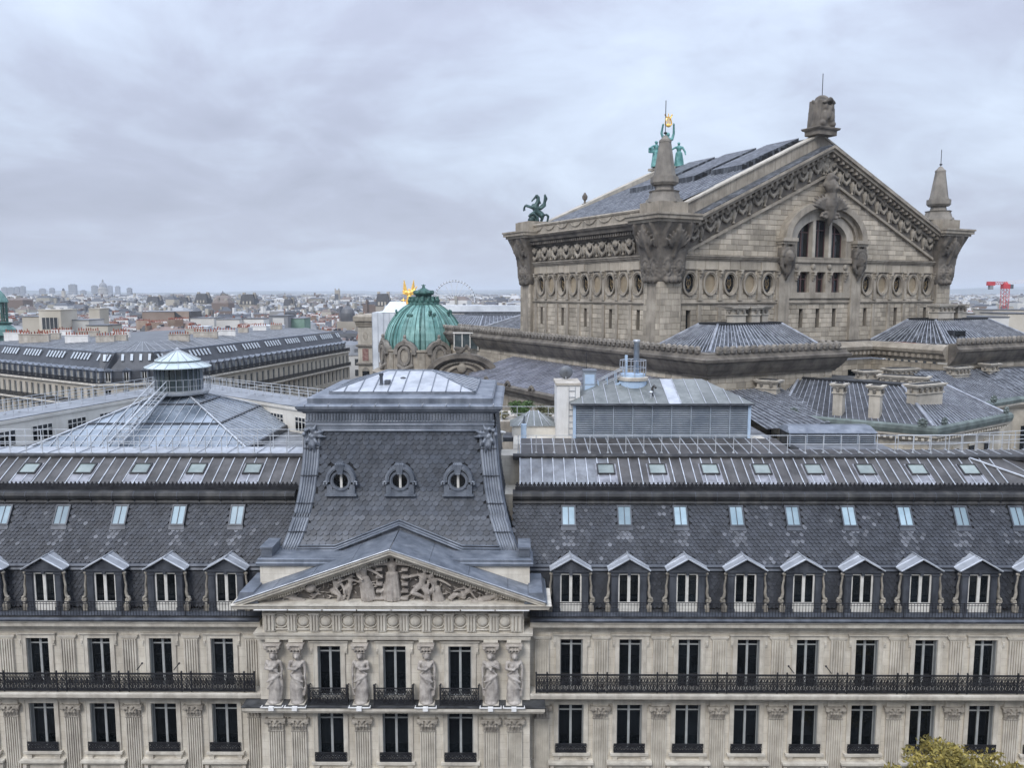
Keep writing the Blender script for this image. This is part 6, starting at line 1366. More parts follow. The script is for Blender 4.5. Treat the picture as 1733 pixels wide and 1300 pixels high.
part('finial', MB().lathe(0,0,[(0.5,0),(0.5,0.3),(0.2,0.4),(0.15,0.8),(0.4,1.1),(0.45,1.5),(0.1,2.1)],10), 'odark', (Vector((10.6,SL-0.6,50.0)),(0,0,0)))
m = MB(); m.box(CXG-2.3,CXG+2.3,SL-3.2,SL+0.6,54.0,56.6); m.box(CXG-2.7,CXG+2.7,SL-3.6,SL+1.0,56.6,57.0); part('statue_pedestal', m, 'otrim_pale', T_GABLE)
# ================================================================== lower storeys of the opera round the stage tower
# antefix cornice in straight runs; path runs so that the outside is on its right hand
CORN = [(0,26.7),(0.25,26.7),(0.35,26.95),(0.5,27.05),(0.9,27.6),(1.15,28.05),(1.25,28.35),(1.5,28.5),(1.55,28.8),(1.25,28.95),(1.05,29.3),(1.05,29.45),(0,29.5)]
def antefix():
    m = MB(); m.box(-0.34,0.34,-0.12,0.3,0,0.25)
    for t in range(9): a = t*0.75; rr = 0.36*(1-t/10); m.ell((0.02+rr*math.cos(a),-0.05,0.42+rr*math.sin(a)),(0.14,0.2,0.14),n=6,m=5)
    m.ell((0,0.1,0.5),(0.42,0.25,0.36)); return sculpt(m,0.09,1,'antefix',M['odark_pale'])
G_ANT = antefix()
def cornice_run(path, ante=True, prof=CORN, mat='odark'):
    MB().sweep(prof, path).obj('antefix_cornice', M[mat], OP)
    if ante:
        for (xa,ya),(xb,yb) in zip(path[:-1], path[1:]):
            d = Vector((xb-xa,yb-ya)); n = int(d.length/0.98); d.normalize(); nr = Vector((d.y,-d.x)); rz = math.atan2(d.y,d.x)
            for k in range(n):
                p = Vector((xa,ya)).lerp(Vector((xb,yb)),(k+0.5)/n)+nr*1.15; link('antefix', G_ANT, OP, (p.x,p.y,29.42), (0,0,rz))
def low_wall(path, z0, z1, seed, mat='ostone'):
    MB().sweep([(0,z0),(0,z1)], path, cap=False).obj('wall_core', M['ojoint'], OP)
    for (xa,ya),(xb,yb) in zip(path[:-1], path[1:]):
        L_ = math.hypot(xb-xa,yb-ya); b = MB(); ashlar(b,0.02,L_-0.02,z0,z1,1.4,0.7,[],seed,0.04); b.obj('wall_stones', M[mat], OP, (xa,ya,0), (0,0,math.atan2(yb-ya,xb-xa)), kind='stuff')
EU, EV = -2.0, -11.0
pl = [(EU,62),(EU,EV),(17.5,EV),(17.5,-1.5),(36.5,-1.5),(36.5,-13.0),(70,-13.0)]
low_wall(pl, 18.0, 26.75, 41)
cornice_run([(EU,62),(EU,EV),(17.5,EV),(17.5,-2.8)]); cornice_run([(36.5,-13.0),(70,-13.0)])
PLAIN = [(0,27.0),(0.2,27.0),(0.3,27.4),(0.6,27.5),(0.7,27.9),(1.0,28.2),(1.1,28.6),(0.9,28.8),(0.6,29.1),(0,29.3)]
cornice_run([(17.5,-1.5),(36.5,-1.5),(36.5,-13.0)], False, PLAIN, 'otrim')
for k in range(22): x = 18.2+0.83*k; MB().box(x-0.2,x+0.2,-2.35,-1.5,27.5,27.95).obj('cornice_bracket', M['otrim'], OP)
for k in range(12): y = -2.4-0.88*k; MB().box(35.65,36.5,y-0.2,y+0.2,27.5,27.95).obj('cornice_bracket', M['otrim'], OP)
for x, w in ((21,0.5),(27,0.5),(32.5,0.8)): MB().box(x-w,x+w,-1.62,-1.53,24.2,25.4).obj('attic_window', M['glass'], OP)
for y, w in ((-4.5,0.5),(-8.0,0.6),(-11.2,0.6)): MB().box(36.36,36.45,y-w,y+w,23.9,25.6).obj('attic_window', M['glass'], OP)
# flat lead terrace and hipped lead roofs of the two pavilions
MB().add([(EU+0.2,-0.2,29.35),(17.3,-0.2,29.35),(17.3,EV+0.2,29.35),(EU+0.2,EV+0.2,29.35),(EU+0.2,62,29.35),(3,62,29.35),(3,-0.2,29.35)],[(0,3,2,1),(0,6,5,4)]).obj('lead_terrace', M['lead'], OP)
def seamed_plane(a, b, c, d, n, mat='lead', seam='lead_seam', r=0.06, parent=None, name='roof_strip', jit=0.012):
    """roof plane a-b (eaves) to d-c (ridge) laid in n strips with rolls; each strip its own piece"""
    a,b,c,d = (Vector(p) for p in (a,b,c,d)); parent = parent or OP
    up = (b-a).cross(d-a); up = up.normalized() if up.length > 1e-6 else (b-a).cross(c-a).normalized()
    if up.z < 0: up = -up
    for k in range(n):
        o = up*random.uniform(-jit,jit); q = [a.lerp(b,k/n)+o, a.lerp(b,(k+1)/n)+o, d.lerp(c,(k+1)/n)+o, d.lerp(c,k/n)+o]
        if (q[2]-q[3]).length < 1e-4: q = q[:3]
        MB().poly(q).obj(name, M[mat], parent)
    m = MB()
    for k in range(n+1):
        p, q = a.lerp(b,k/n)+up*0.04, d.lerp(c,k/n)+up*0.04
        if (p-q).length > 0.2: m.tube([p,q], r, 4)
    m.obj('roof_rolls', M[seam], parent)
def hip_roof(x0,x1,y0,y1,z0,z1,rx0,rx1,ry0,ry1,n1,n2,mat='lead'):
    A,B,C,D = (x0,y0,z0),(x1,y0,z0),(x1,y1,z0),(x0,y1,z0); a,b,c,d = (rx0,ry0,z1),(rx1,ry0,z1),(rx1,ry1,z1),(rx0,ry1,z1)
    seamed_plane(A,B,b,a,n1,mat); seamed_plane(B,C,c,b,n2,mat); seamed_plane(C,D,d,c,n1,mat); seamed_plane(D,A,a,d,n2,mat)
    MB().poly([a,b,c,d]).obj('roof_flat', M['slate_base'], OP)
    for p,q in ((A,a),(B,b),(C,c),(D,d)): MB().tube([Vector(p)+Vector((0,0,0.08)),Vector(q)+Vector((0,0,0.08))],0.16,6).obj('hip_roll', M['lead_seam'], OP)
hip_roof(EU+0.9,17.0,EV+0.9,-0.3,29.4,32.3,3.5,13.5,-6.3,-3.2,26,16); MB().box(3.3,13.7,-6.5,-3.0,32.2,32.5).obj('roof_kerb', M['slate_base'], OP)
hip_roof(37.4,58,-12.1,-0.5,29.3,32.3,41.5,53,-7.5,-3.5,28,16); MB().box(41.3,53.2,-7.7,-3.3,32.2,32.5).obj('roof_kerb', M['slate_base'], OP)
# carved chimney stacks
def chimney(x, y, z, w, d, h, label='chimney_stack', parent=None, rz=0.0, tone='otrim_pale'):
    p = parent or OP; c = link(label, MB().box(-w/2,w/2,-d/2,d/2,-1.6,h).mesh(label, M[tone]), p, (x,y,z), (0,0,rz))
    m = MB(); m.box(-w/2-0.12,w/2+0.12,-d/2-0.12,d/2+0.12,h-0.75,h-0.6); m.box(-w/2-0.2,w/2+0.2,-d/2-0.2,d/2+0.2,h-0.05,h+0.12); m.box(-w/2-0.32,w/2+0.32,-d/2-0.32,d/2+0.32,h+0.12,h+0.28); m.obj('cap_moulding', M[tone], c)
    k = max(1,int(w/0.75)); b = MB()
    for i in range(k): xx = -w/2+(i+0.5)*w/k; b.ell((xx,-d/2-0.12,h-0.33),(0.16,0.16,0.24),n=7,m=5); b.ell((xx,-d/2-0.2,h-0.2),(0.22,0.14,0.1),n=7,m=4)
    for i in range(max(1,int(d/0.75))): yy = -d/2+(i+0.5)*d/max(1,int(d/0.75)); b.ell((-w/2-0.12,yy,h-0.33),(0.16,0.16,0.24),n=7,m=5); b.ell((w/2+0.12,yy,h-0.33),(0.16,0.16,0.24),n=7,m=5)
    b.obj('carved_heads', M['otrim_dark'], c); MB().box(-w/2+0.1,w/2-0.1,-d/2+0.1,d/2-0.1,h+0.285,h+0.32).obj('flue_top', M['slate_base'], c)
    return c
chimney(7.0,-5.6,32.2,2.0,1.1,1.9); chimney(9.6,-5.6,32.2,1.4,1.1,1.9); chimney(11.6,-4.5,32.2,1.0,2.4,1.9); MB().box(5.6,12.4,-6.3,-3.2,34.3,34.5).obj('chimney_slab', M['otrim_dark'], OP)
chimney(43.5,-7.0,31.9,3.4,1.4,2.2); chimney(47.2,-6.0,31.9,1.0,2.6,2.2); chimney(50,-5.0,31.9,2.2,1.4,2.0); MB().box(41.6,48.2,-8.0,-4.2,34.25,34.45).obj('chimney_slab', M['otrim_dark'], OP)
# small rooflight on the right hip
MB().box(40.6,43.0,-11.0,-9.9,30.0,31.0).obj('roof_hatch', M['lead'], OP); MB().box(40.8,42.8,-11.06,-11.0,30.3,30.9).obj('hatch_pane', M['glass'], OP)
# lead lean-to roof along the flank, with curved front
seamed_plane((-11.5,34,23.6),(-11.5,-9.5,23.6),(EU-0.05,-9.5,26.0),(EU-0.05,34,26.0),56,'lead_mott','lead_seam',0.05)
MB().sweep([(0,22.2),(0.3,22.3),(0.5,22.8),(0.9,23.0),(1.0,23.5),(0.2,23.6),(-0.3,23.5)], [(-11.3,36),(-11.3,-9.5),(EU,-9.5)]).obj('flank_cornice', M['odark'], OP); MB().sweep([(0,12),(0,22.3)], [(-11.3,36),(-11.3,-9.5),(EU,-9.5)], cap=False).obj('flank_wall', M['otrim'], OP)
for k in range(6):
    y = 30-6.5*k; m = MB()
    for t in range(5): m.ell((0,-0.5+0.25*t,0.25+0.3*math.sin(t*0.8)),(0.22,0.22,0.3),n=7,m=5)
    m.obj('gutter_ornament', M['odark'], OP, (-12.1,y,23.5), smooth=True); MB().box(-11.42,-11.33,y-3.2,y-2.6,20.9,21.6).obj('flank_window', M['glass'], OP)
# small curved lead roof at the near corner of the flank
seamed_plane((-4,-22,22.8),(9,-22,22.8),(8,-11.2,25.2),(-2,-11.2,25.2),18,'lead')
# dark low roof and grey box in the angle behind the front building
seamed_plane((17.8,-14,22.2),(30,-14,22.2),(28,-6,25.0),(19,-6,25.0),20,'lead'); MB().box(17.6,23,-14.6,-12.5,20,23.2).obj('clad_box', M['zinc_dark'], OP)
MB().poly([(17.8,-6,25.0),(28,-6,25.0),(28,-1.6,24.9),(17.8,-1.6,24.9)]).obj('roof_flat', M['slate_base'], OP)
# ---- arched side pediment by the dome
AP = loc2(-7.6,124)
m = MB(); m.ring_xz(0,0,4.6,2.6,5.5,3.3,-0.8,1.2,28,0,180); m.ring_xz(0,0,4.2,2.3,4.65,2.65,-0.35,1.0,28,0,180); arch = m.obj('round_pediment', M['odark'], OP, (AP.x,AP.y,23.6), (0,0,-PH))
m = MB(); pts = [(4.4*math.cos(R(t)),2.5*math.sin(R(t))) for t in range(0,181,10)]; m.prism(pts, lambda a,c,h:(a,h,c), 0.2, 0.8); m.obj('pediment_field', M['odark'], arch)
m = MB(); m.ell((0,0,1.0),(0.75,0.4,0.75),n=14,m=8)
for k in range(40): t = R(10+160*(k%20)/19); rr = 0.55+0.3*(k//20); m.ell((4.0*rr*math.cos(t),0.1,0.15+2.1*rr*math.sin(t)),(0.32,0.25,0.25),n=7,m=5)
link('pediment_relief', sculpt(m,0.08,1,'pediment_relief',M['ocarve']), arch)
m = MB()
for k in range(16): q = random.Random(k); m.ell((q.uniform(-1.2,1.2),0,3.3+q.uniform(0,1.3)*(1-abs(q.uniform(-.6,.6)))),(0.3,0.35,0.35),n=7,m=5)
link('crowning_group', sculpt(m,0.09,1,'crowning_group',M['odark']), arch)
MB().box(-5.6,5.6,-0.6,6,-6,0.05).obj('pediment_base', M['otrim'], arch)
# ---- auditorium and foyer roofs beyond, front pavilion with arch, scaffold wrap
hip_roof(4,50,36,64,28.5,32.0,12,42,44,56,40,20); hip_roof(6,48,64,98,28.0,31.2,12,42,74,92,36,20)
MB().box(2,52,35,100,10,28.4).obj('auditorium_walls', M['otrim'], OP); cornice_run([(2,66),(2,35.2)])
FP = loc2(-33.3,190.2)
fp = MB().box(0,24,0,14,0,31.0).obj('front_pavilion', M['otrim_pale'], OP, (FP.x-2.6,FP.y,0), (0,0,-PH))
m = MB(); m.sweep([(0,28.2),(0.2,28.3),(0.4,28.9),(0.5,29.0),(0.5,29.4),(0.9,29.6),(0.9,30.6),(0.5,30.9),(0,31.2)], [(0,8),(0,0),(24,0)]); m.obj('crowning_frieze', M['otrim'], fp)
for z in (19.4,23.6): MB().sweep([(0,z),(0.4,z+0.1),(0.5,z+0.5),(0,z+0.6)], [(0,8),(0,0),(24,0)]).obj('string_course', M['otrim_dark'], fp)
MB().lathe(0,0,[(1,-0.01),(1,0.05)],20,0.55,0.9).move(lambda x,y,z:(x+1.7,-0.1+z,y+26.2)).obj('relief_medallion', M['ocarve'], fp); MB().box(0.9,2.5,-0.12,0.02,14.0,18.0).obj('niche', M['glass'], fp); MB().ring_xz(1.7,18.0,0.0,0.0,0.8,0.9,-0.13,0.02,14,0,180).obj('niche_arch', M['otrim_dark'], fp); MB().box(1.0,2.4,-0.1,0.02,20.4,23.2).obj('mosaic_panel', M['oxpanel'], fp)
MB().box(1.2,2.2,-0.14,0.02,4,12.5).obj('arch_opening', M['glass'], fp)
SW = thing('scaffold_wrap', 'white plastic sheeting wrapped over scaffolding at the far front of the opera', 'scaffold', (-31.9, 187, 20)); MB().box(0,8.5,0,14,-8,11.6).obj('sheeting', M['tarp'], SW); MB().add([(2.2,-0.1,11.6),(8.5,-0.1,11.6),(7.0,5,14.0),(3.4,5,14.0)],[(0,1,2,3)]).obj('roof_sheet', M['tarp'], SW)
for k in range(5): MB().box(1.3*k-0.04,1.3*k+0.04,-0.1,0.0,-8,11.6).obj('scaffold_pole', M['steel'], SW)
WT = thing('roof_sheeting', 'long strip of white sheeting across the far opera roof', 'sheeting', (-18,200,31.5)); MB().box(-13,30,0,6,0,1.5).obj('sheet', M['tarp'], WT); MB().box(-13,30,-0.2,6.2,-1.6,0.0).obj('edge_beam', M['zinc_dark'], WT)
# glass screen to the right of the dome
GS = loc2(-6.5,140); gs = MB().box(-3.4,3.4,0.1,0.3,0,2.6).obj('glass_screen', M['lantern_glass'], OP, (GS.x,GS.y,26.5), (0,0,-PH))
for k in range(6): MB().box(-3.4+1.36*k-0.08,-3.4+1.36*k+0.08,-0.05,0.35,-0.3,2.7).obj('screen_post', M['paint_white'], gs)
MB().box(-3.6,3.6,-0.2,0.5,2.6,2.8).obj('screen_head', M['paint_white'], gs)
# ---- green dome of the side pavilion
DC = Vector((-16.75,156,0)); dl = loc2(DC.x,DC.y)
DM = thing('copper_dome', 'ribbed green copper dome with dark crown over a stone drum', 'dome', (DC.x,DC.y,14))
def zz(p): return [(r,z-14) for r,z in p]
MB().lathe(0,0,zz([(8.9,0.2),(8.9,20.6),(9.6,20.8),(9.9,21.4),(9.2,21.7),(8.0,21.8),(8.0,25.2),(8.2,25.3),(8.2,25.6),(7.3,25.7)]),48).obj('drum', M['otrim'], DM)
prof = [(7.28,25.5),(7.42,26.4),(7.40,27.4),(7.15,28.6),(6.65,29.9),(5.9,31.1),(4.9,32.3),(3.8,33.2),(2.7,33.9)]
NP = 48
for k in range(NP):
    m = MB(); a0, a1 = 2*math.pi*k/NP, 2*math.pi*(k+1)/NP
    for (r0,z0_),(r1,z1_) in zip(prof[:-1],prof[1:]): m.quad((r0*math.cos(a0),r0*math.sin(a0),z0_-14),(r0*math.cos(a1),r0*math.sin(a1),z0_-14),(r1*math.cos(a1),r1*math.sin(a1),z1_-14),(r1*math.cos(a0),r1*math.sin(a0),z1_-14))
    m.obj('copper_panel', M['copper'], DM)
for k in range(NP):
    a = 2*math.pi*k/NP; big = k%6 == 0
    MB().tube([((r+0.03)*math.cos(a),(r+0.03)*math.sin(a),z-14) for r,z in prof], 0.20 if big else 0.085, 5).obj('dome_rib', M['copper_dark'] if big or k%2 else M['copper_rib'], DM)
for k in range(8):
    a = R(45*k+22.5); m = MB()
    for t in range(6): q = random.Random(k*9+t); m.ell((q.uniform(-.5,.5),0,q.uniform(-.6,.7)),(0.3,0.22,0.35),n=7,m=5)
    m.obj('dome_ornament', M['copper_dark'], DM, (5.3*math.cos(a),5.3*math.sin(a),17.95), (0,0,a+math.pi/2), smooth=True)
m = MB(); m.lathe(0,0,zz([(2.9,33.7),(3.0,34.0),(2.6,34.3),(1.5,34.5),(1.3,35.2),(1.5,35.5),(1.0,35.6)]),20); m.lathe(0,0,zz([(1.2,35.5),(1.9,35.75),(2.0,36.05),(1.6,36.35),(0.8,36.7),(0.3,37.0),(0.12,37.2)]),20)
for k in range(16): a = 2*math.pi*k/16; m.ell((2.75*math.cos(a),2.75*math.sin(a),34.55-14),(0.33,0.33,0.45),n=7,m=5)
for k in range(8): a = 2*math.pi*k/8; m.box(2.6*math.cos(a)-0.25,2.6*math.cos(a)+0.25,2.6*math.sin(a)-0.25,2.6*math.sin(a)+0.25,34.2-14,35.35-14); m.ell((1.45*math.cos(a),1.45*math.sin(a),34.9-14),(0.35,0.35,0.5),n=7,m=5)
for k in range(10): a = 2*math.pi*k/10; m.ell((1.75*math.cos(a),1.75*math.sin(a),36.25-14),(0.25,0.25,0.3),n=6,m=5)
m.lathe(0,0,zz([(0.1,36.9),(0.32,37.15),(0.1,37.35),(0.2,37.5),(0.05,37.7)]),8)
for s in (-1,1): m.cap((0,0,37.3-14),(s*0.4,0,37.5-14),0.09,0.07)
link('crown', sculpt(m,0.09,0,'crown',M['copper_dark']), DM)
def lucarne():
    m = MB(); m.box(-1.35,1.35,-0.6,1.6,0,3.2); m.ring_xz(0,3.2,0.0,0.0,1.75,1.5,-0.3,1.8,20,0,180); m.ring_xz(0,3.2,1.35,1.15,1.95,1.75,-0.75,1.9,20,0,180); m.box(-2.0,-1.3,-0.75,1.9,2.8,3.2); m.box(1.3,2.0,-0.75,1.9,2.8,3.2)
    m.ring_xz(0,2.6,0.72,1.15,1.1,1.6,-0.85,-0.4,22); m.chain([(-1.2,-0.6,1.0),(0,-0.75,0.4),(1.2,-0.6,1.0)],[0.3,0.45,0.3]); m.ell((0,-0.5,4.9),(0.4,0.4,0.55)); m.ell((0,-0.5,5.6),(0.28,0.28,0.35)); m.chain([(-0.8,-0.5,4.4),(0,-0.5,5.0),(0.8,-0.5,4.4)],[0.25,0.3,0.25])
    return m.mesh('lucarne', M['odark_pale'])
LU = lucarne(); LUG = MB().lathe(0,0,[(1,-0.01),(1,0.01)],20,0.75,1.18).move(lambda x,y,z:(x,z-0.63,y+2.6)).mesh('niche', M['ocarve']); LR = MB().lathe(0,0,[(1.9,0),(1.9,2.2)],20,1,1,0,180).move(lambda x,y,z:(x,z+0.1,3.3+y*0.9)).mesh('lucarne_roof', M['zinc_dark'])
for k in range(8):
    a = R(-90+22.5+3+45*k); l = link('lucarne', LU, DM, (7.55*math.cos(a),7.55*math.sin(a),21.7-14), (0,0,a+math.pi/2), (1.12,1.1,1.14)); link('niche', LUG, l); link('lucarne_roof', LR, l)
    a2 = a+R(22.5); MB().box(-0.5,0.5,-0.15,0.3,0,3.2).obj('drum_niche', M['ocarve'], DM, (8.0*math.cos(a2),8.0*math.sin(a2),7.9), (0,0,a2+math.pi/2))
# ================================================================== statues on the opera
def op_world(u, v, z): return Vector((OC.x+u*math.cos(PH)-v*math.sin(PH), OC.y+u*math.sin(PH)+v*math.cos(PH), z))
# rearing winged horse on the far corner, traced side view; x to the right, z up
def pegasus():
    m = MB(); k = 0.0074; X = lambda x,y,o=0.0: ((x-525)*k, o, (770-y)*k)
    m.chain([X(560,520),X(520,440),X(480,400)],[0.52,0.56,0.42]); m.chain([X(640,575),X(560,520)],[0.50,0.50]); m.ell(X(650,590),(0.5,0.48,0.5))
    m.chain([X(520,420),X(570,310),X(575,220),X(535,185)],[0.46,0.34,0.27,0.20]); m.chain([X(535,190),X(495,235),X(445,285)],[0.20,0.17,0.11]); m.cap(X(450,290),X(440,300),0.1)
    for o in (-0.08,0.08): m.cap(X(530,180,o),X(525,158,o),0.05,0.02)
    for t in range(9): m.ell(X(560+t*7.5,175+t*20), (0.13,0.10,0.15))
    for o,dx,dy in ((-0.26,0,0),(0.26,28,-22)):
        m.chain([X(455,430,o),X(370,415+dy,o),X(295+dx,395+dy,o),X(262+dx,455+dy,o),X(268+dx,500+dy,o)],[0.26,0.19,0.14,0.09,0.11])
        m.chain([X(650,600,o),X(665,655,o),X(660-dx,690,o),X(650-dx*0.6,725,o),X(622-dx*0.4,765,o)],[0.36,0.22,0.13,0.10,0.12])
    m.chain([X(690,585),X(750,575),X(790,610),X(775,690),X(752,775)],[0.12,0.17,0.19,0.17,0.05])
    for o in (-0.45,0.45):
        for t in range(7):
            f = t/6; m.chain([X(590,440,o*0.7),X(640+70*f,420-60*f+30*(1-f),o*1.2),X(735-10*(1-f)-20*f,395-215*f,o*1.5)],[0.2,0.19,0.11]); 
        m.chain([X(600,440,o*0.7),X(700,350,o*1.2),X(742,250,o*1.4),X(710,165,o*1.4)],[0.22,0.2,0.18,0.1])
    m.ell(X(470,650),(0.65,0.55,0.6)); m.ell(X(420,690),(0.5,0.5,0.45)); m.ell(X(540,700),(0.45,0.5,0.5)); m.chain([X(400,590,-0.3),X(450,560,-0.4),X(480,530,-0.3)],[0.22,0.26,0.2]); m.ell(X(385,610,-0.35),0.2); m.chain([X(470,560,-0.45),X(560,640,-0.5),X(560,740,-0.4)],[0.24,0.2,0.16])
    m.box(-1.6,0.75,-0.8,0.8,-0.15,0.25)
    return sculpt(m,0.06,1,'winged_horse',M['bronze'])
PG = thing('winged_horse_statue', 'dark bronze rearing winged horse on the far corner of the stage tower', 'statue', op_world(1.4, SL-0.8, 46.75), 0.05)
link('horse', pegasus(), PG)
# Apollo raising the lyre between two seated muses, seen beyond the obelisk
AG = thing('lyre_bearer_statue_group', 'green bronze group of three figures, the middle one lifting a golden lyre', 'statue', op_world(CXG-0.4, SL-1.3, 57.0), 0.25); AG.scale = (1.34,1.34,1.22)
m = MB(); human(m,(0,0,0.2),4.6,0.0,((0.02,-0.05,0.42),(-0.05,-0.06,0.40)),0.04,True,0.0,4); m.ell((0,0,0.1),(1.0,0.9,0.35)); link('central_figure', sculpt(m,0.07,1,'central_figure',M['bronze_pale']), AG)
m = MB(); human(m,(-1.55,0.1,0.1),3.5,0.4,((0.20,-0.15,-0.1),(-0.28,-0.1,-0.12)),0.12,True,0.02,5); m.box(-2.75,-2.05,-0.5,-0.3,1.85,2.55); link('left_figure', sculpt(m,0.07,1,'left_figure',M['bronze_pale']), AG)
m = MB(); human(m,(1.65,0.1,0.1),3.5,-0.4,((0.10,-0.12,-0.30),(-0.16,-0.15,-0.12)),0.12,True,-0.02,6); link('right_figure', sculpt(m,0.07,1,'right_figure',M['bronze_pale']), AG)
m = MB()
for s in (-1,1): m.tube([(s*0.12,0,0),(s*0.42,0,0.3),(s*0.34,0,0.8),(s*0.22,0,1.1),(s*0.42,0,1.45),(s*0.5,0,1.6)],0.10,6)
m.box(-0.4,0.4,-0.07,0.07,1.15,1.28); m.ell((0,0,0.12),(0.35,0.14,0.25)); m.cap((0,0,1.2),(0,0,1.7),0.07,0.05)
for k in (-0.14,0,0.14): m.tube([(k,0,0.15),(k,0,1.2)],0.05,4)
m.obj('golden_lyre', M['gold'], AG, (-0.1,-0.3,5.55))
# gilded winged group on the far front
GGr = thing('gilded_winged_statue', 'gilded winged figure group rising behind the green dome', 'statue', (-25.7, 205, 32.3), 0.2); GGr.scale = (1.05,1.05,0.98)
m = MB(); human(m,(0.1,0,0.3),4.6,0.2,((0.25,-0.1,0.30),(-0.25,-0.1,0.05)),0.08,True,0.0,7); human(m,(-1.3,0.1,0),2.6,0.3,((0.2,-0.1,-0.2),(-0.2,-0.1,-0.1)),0.1,True,0.03,8); m.ell((0,0,0.2),(1.3,0.9,0.5))
for s in (-1,1):
    for t in range(6): f = t/5; m.chain([(0.1+s*0.2,0.3,3.4),(0.1+s*(0.9-0.2*f),0.4,3.6+0.9*f),(0.1+s*(1.5-0.35*f),0.4,3.7+3.3*f)],[0.32,0.3,0.12])
link('figure', sculpt(m,0.08,1,'gilded_figure',M['gold']), GGr); MB().box(-1.6,1.6,-1,1,-3,0).obj('pedestal', M['otrim'], GGr)
# ================================================================== administration wings in front of the opera
AX_ = thing('opera_annex', 'pale stone annex with hipped lead roofs, green gutters and carved chimney stacks', 'building', (40.6, 77.8, 0))
ao = Vector((40.6,77.8,0)); A3 = lambda x,y,z: Vector((x,y,z))-ao
ZE = 23.0
pth = [(31.2,106.0),(28.7,86.6),(40.6,77.8),(52.9,86.8),(51.5,97.0)]
pl_ = [(x-ao.x,y-ao.y) for x,y in pth]
MB().sweep([(-0.4,0),(-0.4,ZE-1.2)], pl_, cap=False).obj('wall', M['annex_stone'], AX_)
MB().sweep([(-0.42,ZE-1.5),(-0.2,ZE-1.45),(0.1,ZE-1.2),(0.15,ZE-1.0),(0.45,ZE-0.85),(0.5,ZE-0.62),(-0.4,ZE-0.6)], pl_).obj('stone_cornice', M['otrim_pale2'], AX_)
MB().sweep([(-0.4,ZE-0.595),(0.56,ZE-0.59),(0.66,ZE-0.2),(0.62,ZE+0.14),(0.45,ZE+0.30),(0.25,ZE+0.30),(0.2,ZE+0.12),(-0.4,ZE+0.12)], pl_).obj('copper_gutter', M['gutter_green'], AX_)
for (xa,ya),(xb,yb) in zip(pl_[:-1],pl_[1:]):
    d = Vector((xb-xa,yb-ya)); L_ = d.length; n = int(L_/0.55); rz = math.atan2(d.y,d.x)
    bm_ = MB()
    for k in range(n): x = (k+0.5)*L_/n; bm_.box(x-0.13,x+0.13,-0.38,0.35,ZE-1.22,ZE-0.98)
    bm_.obj('cornice_brackets', M['otrim_pale2'], AX_, (xa,ya,0), (0,0,rz), kind='stuff')
    for k in range(int(L_/3.4)):
        x = 1.9+3.4*k
        if x+0.8 < L_: w = MB().box(x-0.55,x+0.55,0.30,0.36,19.2,20.4).obj('attic_window', M['glass'], AX_, (xa,ya,0), (0,0,rz)); MB().box(x-0.75,x+0.75,0.20,0.42,20.42,20.75).obj('lintel', M['otrim_pale2'], w); MB().box(x-0.7,x+0.7,0.2,0.42,18.95,19.15).obj('sill', M['otrim_pale2'], w)
        if x+0.8 < L_: w = MB().box(x-0.6,x+0.6,0.30,0.36,13.5,16.6).obj('window', M['glass'], AX_, (xa,ya,0), (0,0,rz))
def sp(a,b,c,d,n,mat='lead'): seamed_plane(A3(*a),A3(*b),A3(*c),A3(*d),n,mat,'lead_seam',0.045,AX_)
P0,P1,P2,P3,P4 = [(x,y,ZE+0.1) for x,y in pth]; R1,R2,R3 = (34.0,96.5,25.9),(42.6,88.8,25.9),(49.2,93.5,25.7)
sp(P0,P1,R1,(34.5,104,25.9),16); sp(P1,P2,R2,R1,24,'lead_tile'); sp(P2,P3,R3,R2,24); sp(P3,P4,(49.5,98,25.7),R3,10)
MB().poly([A3(*R1),A3(*R2),A3(*R3),A3(49.5,98,25.7),A3(34.5,104,25.9)]).obj('roof_flat', M['lead'], AX_)
for a,b in ((P1,R1),(P2,R2),(P3,R3)): MB().tube([A3(*a)+Vector((0,0,0.1)),A3(*b)+Vector((0,0,0.1))],0.17,6).obj('hip_roll', M['lead_seam'], AX_)
for a,b in ((R1,R2),(R2,R3)): MB().tube([A3(*a)+Vector((0,0,0.08)),A3(*b)+Vector((0,0,0.08))],0.2,6).obj('ridge_roll', M['slate_base'], AX_)
def boss(): 
    m = MB(); m.ell((0,0,0),(0.55,0.25,0.55),n=14,m=8)
    for k in range(8): a = k*math.pi/4; m.ell((0.5*math.cos(a),-0.1,0.5*math.sin(a)),(0.2,0.2,0.2),n=6,m=5)
    m.ell((0,-0.22,0),0.2); m.v = [(a*0.72,b*0.72,c*0.72) for a,b,c in m.v]; return m.mesh('gutter_rosette', M['gutter_green'], True)
BO = boss(); d12 = math.atan2(P2[1]-P1[1],P2[0]-P1[0]); d23 = math.atan2(P3[1]-P2[1],P3[0]-P2[0])
for p,rz in (((28.9,88.3),d12+1.0),((29.8,85.6),d12),((39.6,78.0),d12),((41.9,78.5),d23),((52.4,86.0),d23)): link('gutter_rosette', BO, AX_, (p[0]-ao.x,p[1]-ao.y,ZE+0.55), (0,0,rz))
def ch(px, top, Y, w, d, zb, rz): 
    p = atY(px, top, Y); chimney(p.x-ao.x, p.y-ao.y, zb, w*1.12, d*1.25, p.z-zb+0.1, parent=AX_, rz=rz)
ch(1301,648,92,2.0,1.1,23.6,d12); ch(1421,655,84.5,0.85,0.9,24.2,d12); ch(1483,658,82.5,0.95,0.9,24.0,d12); ch(1566,655,85.0,3.9,0.9,24.0,d12+1.15); ch(1530,641,94,4.4,1.2,25.0,d12); ch(1467,632,97,2.0,1.0,25.0,0.3); ch(1524,628,104,3.6,1.1,25.0,0.3)
